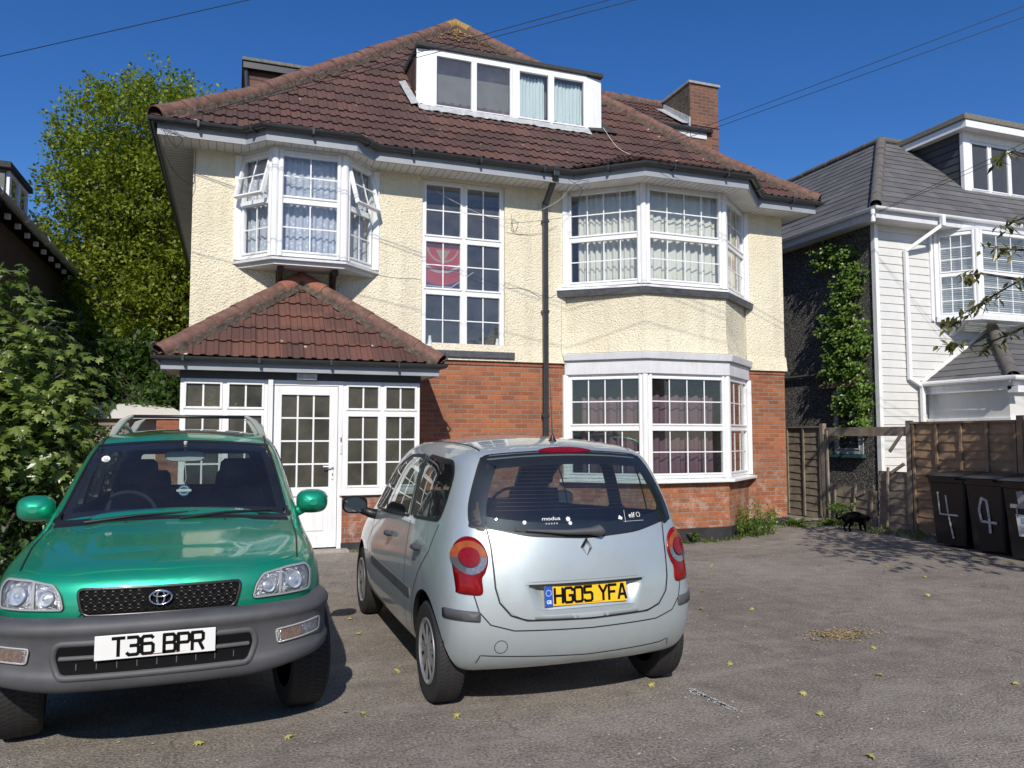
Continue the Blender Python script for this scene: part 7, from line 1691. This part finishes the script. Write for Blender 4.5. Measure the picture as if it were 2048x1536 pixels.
    def ell(rx, rz, dz=0, t=.0055): g.tube([c + Vector((rx * math.cos(a), 0, dz + rz * math.sin(a))) for a in [k * math.pi / 16 for k in range(32)]], t, 8, closed=True)
    ell(.050, .034); ell(.017, .034, .0, .005); ell(.034, .013, .017, .005); g.build('badge', MAT['chrome'], G, smooth=True, uv=False)
    # grey bumper swept round the nose
    pl = [(-.800, .44), (-.805, .36), (-.79, .25), (-.735, .13), (-.64, .05), (-.48, .0), (-.25, -.03), (0, -.038)]; pl += [(-a, b) for a, b in pl[-2::-1]]
    pl2 = [tuple(2 * Vector(pl[0]) - Vector(pl[1]))] + pl + [tuple(2 * Vector(pl[-1]) - Vector(pl[-2]))]; pts = Car.smooth(pl2, 4)[4:(len(pl)) * 4 + 1]; prof = [(-.06, .0), (-.01, .0), (.014, .03), (.030, .09), (.032, .17), (.016, .22), (.012, .30), (.012, .62), (.018, .70), (.030, .74), (.026, .86), (.008, .95), (-.04, 1.0), (-.16, 1.0)]
    cols = [offset_path(pts, d) for d, t in prof]; rows = []
    for i, q in enumerate(pts):
        a = sstep(.42, .76, abs(q[0])); zt = .750 + .004 * a; zb = .408 + .045 * sstep(.40, .80, abs(q[0])); rows.append([(cols[k][i].x, cols[k][i].y, lerp(zt, zb, prof[k][1])) for k in range(len(prof))])
    g = MB(); g.grid(rows); BU = g.build('bumper', MAT['bumper'], root, smooth=True, fixn=True, uv=False); sb = BU.modifiers.new('s', 'SUBSURF'); sb.levels = 1; sb.render_levels = 1
    K = Car.__new__(Car); K.root = root; bm = bmesh.new(); bm.from_mesh(BU.data); bm.normal_update(); K.bvh = BVHTree.FromBMesh(bm); K.vn = [v.normal.copy() for v in bm.verts]; bm.faces.ensure_lookup_table(); K.fv = [[v.index for v in f.verts] for f in bm.faces]; K.vc = [v.co.copy() for v in bm.verts]; bm.free()
    if K.proj(0, .6, 'y-')[1].y > 0: K.vn = [-v for v in K.vn]
    lo = K.rnd([(-.420, .640), (.420, .640), (.435, .585), (.405, .500), (-.405, .500), (-.435, .585)], .03)
    LO = K.panel('air_intake', lo, 'y-', MAT['black'], .003, .004, parent=BU, res=.04)  # flat black sheet painted as the darkness inside the open intake
    g = MB(); K.strip(g, scale(lo, 1.02, 1.08), 'y-', .028, .004, hgt=.016); K.strip(g, [(-.41, .580), (.41, .580)], 'y-', .022, .006, False, hgt=.018); g.build('intake_surround', MAT['bumper'], BU, smooth=True, uv=False)
    g = MB()
    for k in range(9): x = -.34 + k * .085; K.strip(g, [(x, .525), (x, .555)], 'y-', .004, .0045, False)
    g.build('intake_slats', MAT['bumper'], LO, uv=False)
    fg = K.rnd([(.535, .632), (.755, .655), (.750, .588), (.545, .565)], .015)
    for s in (1, -1):
        q = fg if s > 0 else mirror(fg); F = K.panel('fog_lamp', q, 'y-', MAT['reflector'], .006, .01, parent=root, res=.03)
        a = K.rnd([(.56, .624), (.665, .636), (.662, .584), (.562, .574)], .01); a = a if s > 0 else mirror(a)
        K.panel('indicator_lens', a, 'y-', M("pale_amber", (.34, .22, .17), .2, metal=.5, var=.5, vs=80, coat=1) if 'pale_amber' not in bpy.data.materials else bpy.data.materials['pale_amber'], .010, .006, parent=F, res=.03)
        K.panel('lamp_cover', q, 'y-', MAT['lens'], .016, .012, parent=F, res=.04)
        g = MB(); K.strip(g, q, 'y-', .007, .014, hgt=.003); g.build('lamp_rim', bpy.data.materials['lamp_trim'], F, smooth=True, uv=False)
    p0 = K.proj(0, .63, 'y-')[0]; plate(root, 'T36 BPR', (-.003, p0.y - .022, .624), .0, M("plate_white", (.72, .73, .72), .4, var=.05), x0=-.185)
    # undertray, mirrors, roof bar
    g = MB(); g.box(-.50, .50, .60, 3.7, .33, .42); g.tube([(-.7, FW, .34), (.7, FW, .34)], .035, 8); g.build('chassis', MAT['black'], root)
    for s in (-1, 1): blob_mirror(root, (s * .862, 1.62, 1.135), s, gm, .108, .083)
    FT = M("rack_foot_grey", (.30, .30, .29), .4, var=.25, vs=10)
    for s in (-1, 1):
        g = MB(); g.prism([(s * .395, 2.45, 1.755), (s * .425, 2.45, 1.765), (s * .50, 2.45, 1.725), (s * .555, 2.45, 1.65), (s * .575, 2.45, 1.585), (s * .52, 2.45, 1.605), (s * .49, 2.45, 1.66), (s * .45, 2.45, 1.715)], (0, .10, 0)); g.build('rack_foot', FT, root, fixn=True, bevel=.012)
        g = MB(); g.tube([(s * .54, 2.5, 1.66), (s * .545, 3.0, 1.69), (s * .54, 3.6, 1.65)], .018, 8); g.prism([(s * .41, 3.45, 1.755), (s * .50, 3.45, 1.725), (s * .575, 3.45, 1.59), (s * .51, 3.45, 1.61), (s * .45, 3.45, 1.715)], (0, .08, 0)); g.build('roof_rail', FT, root, fixn=True, bevel=.004)
        m = MB(); C.strip(m, [(s * .545, 1.95), (s * .555, 2.6), (s * .555, 3.6)], 'z+', .014, .002, False); m.build('roof_joint', MAT['rubber'], root, uv=False)
    g = MB(); g.tube([(-.42, 2.50, 1.752), (.42, 2.50, 1.752)], .013, 8); g.build('roof_bar', MAT['rubber'], root, smooth=True)
    g = MB(); rr = C.rnd([(-.40, 2.10), (.40, 2.10), (.40, 2.75), (-.40, 2.75)], .06); C.panel('sunroof', rr, 'z+', MAT['carglassdark'], .004, .004, res=.06)
    for y, s_ in ((FW, 1), (RW, 0)):
        for s in (-1, 1):
            W = wheel(root, s * .72, y, r, .215, s, False)
            if s_:
                for o in [W] + list(W.children):
                    Mx = Matrix.Translation((s * .72, y, 0)) @ Matrix.Rotation(R(9), 4, 'Z') @ Matrix.Translation((-s * .72, -y, 0)); o.data.transform(Mx)
            arch(root, s, y, r + .03, .40, .50, .79)
    # interior
    for x in (-.36, .36): seat(root, x, 2.35, -1, MAT['seat'], .62)
    seat(root, 0, 3.15, -1, MAT['seat'], .58, False, .55)
    for x in (-.32, .32): seat(root, x, 3.15, -1, MAT['seat'], .50, True, .12)
    steering(root, -.36, 1.80, 1.04, R(62))
    g = MB(); g.grid([[(x, y, z + .03 * math.sin(i * 1.1)) for i, x in enumerate((-.66, -.5, -.36, -.2, 0, .3, .66))] for y, z in ((1.25, 1.00), (1.5, 1.03), (1.66, 1.02), (1.70, .85))]); g.build('dashboard', MAT['seat'], root, smooth=True)
    g = MB(); rows = []
    for (yy, k) in ((-.012, .9), (0, 1), (.012, .8)): rows.append([(0.0 + .135 * k * (1 if math.cos(a) > 0 else -1) * abs(math.cos(a)) ** .5, 1.90 + yy, 1.455 + .037 * k * (1 if math.sin(a) > 0 else -1) * abs(math.sin(a)) ** .5) for a in [q * math.pi / 12 for q in range(24)]])
    g.grid(rows, 0, True); g.poly(rows[0]); g.poly(rows[-1]); g.tube([(0, 1.90, 1.47), (0, 1.86, 1.56)], .012, 6); g.build('rear_view_mirror', M("mirror_back", (.50, .54, .52), .5, var=0), root, auto=50, fixn=True)
    g = MB(); g.tube([(0, 1.86, 1.42), (-.012, 1.84, 1.30), (0, 1.84, 1.255)], .002, 5); g.tube([(0, 1.86, 1.42), (.012, 1.84, 1.30), (0, 1.84, 1.255)], .002, 5); cord = g.build('air_freshener_cord', MAT['white'], None)
    g = MB(); g.lathe([(0, -.003), (.040, -.003), (.040, .003), (0, .003)], (0, 1.84, 1.215), (0, 1, 0), 24); FR_ = thing('air_freshener', 'round blue tag hanging behind the windscreen of the green car', 'air freshener', (-.305, 5.96, 1.175), local=True)
    bl = M("tag_blue", (.05, .16, .34), .5, var=.1)
    def shift(o): o.data.transform(Matrix.Translation((0, -1.84, -1.175))); o.parent = FR_
    shift(cord); d = g.build('tag', bl, None); shift(d)
    g = MB(); g.box(-.048, .048, 1.832, 1.836, 1.208, 1.224); g.tube([(.030 * math.cos(a), 1.835, 1.215 + .030 * math.sin(a)) for a in [k * math.pi / 10 for k in range(20)]], .0022, 5, closed=True); d = g.build('tag_band', MAT['white'], None, uv=False); shift(d)
    p, n_ = C.proj(-.485, 1.44, 'y-'); g = MB(); g.poly([p + n_ * .006 + Vector((1, 0, 0)) * .026 * math.cos(a) + Vector((0, .6, .8)) * .026 * math.sin(a) for a in [k * math.pi / 10 for k in range(20)]]); g.build('windscreen_sticker', MAT['white'], root, uv=False)
    g = MB(); g.tube([p + n_ * .008 + Vector((1, 0, 0)) * .012 * math.cos(a) + Vector((0, .6, .8)) * .008 * math.sin(a) for a in [k * math.pi / 8 for k in range(16)]], .0018, 5, closed=True); g.build('sticker_print', bpy.data.materials['plate_red'], root, uv=False)
    return root
green_car()
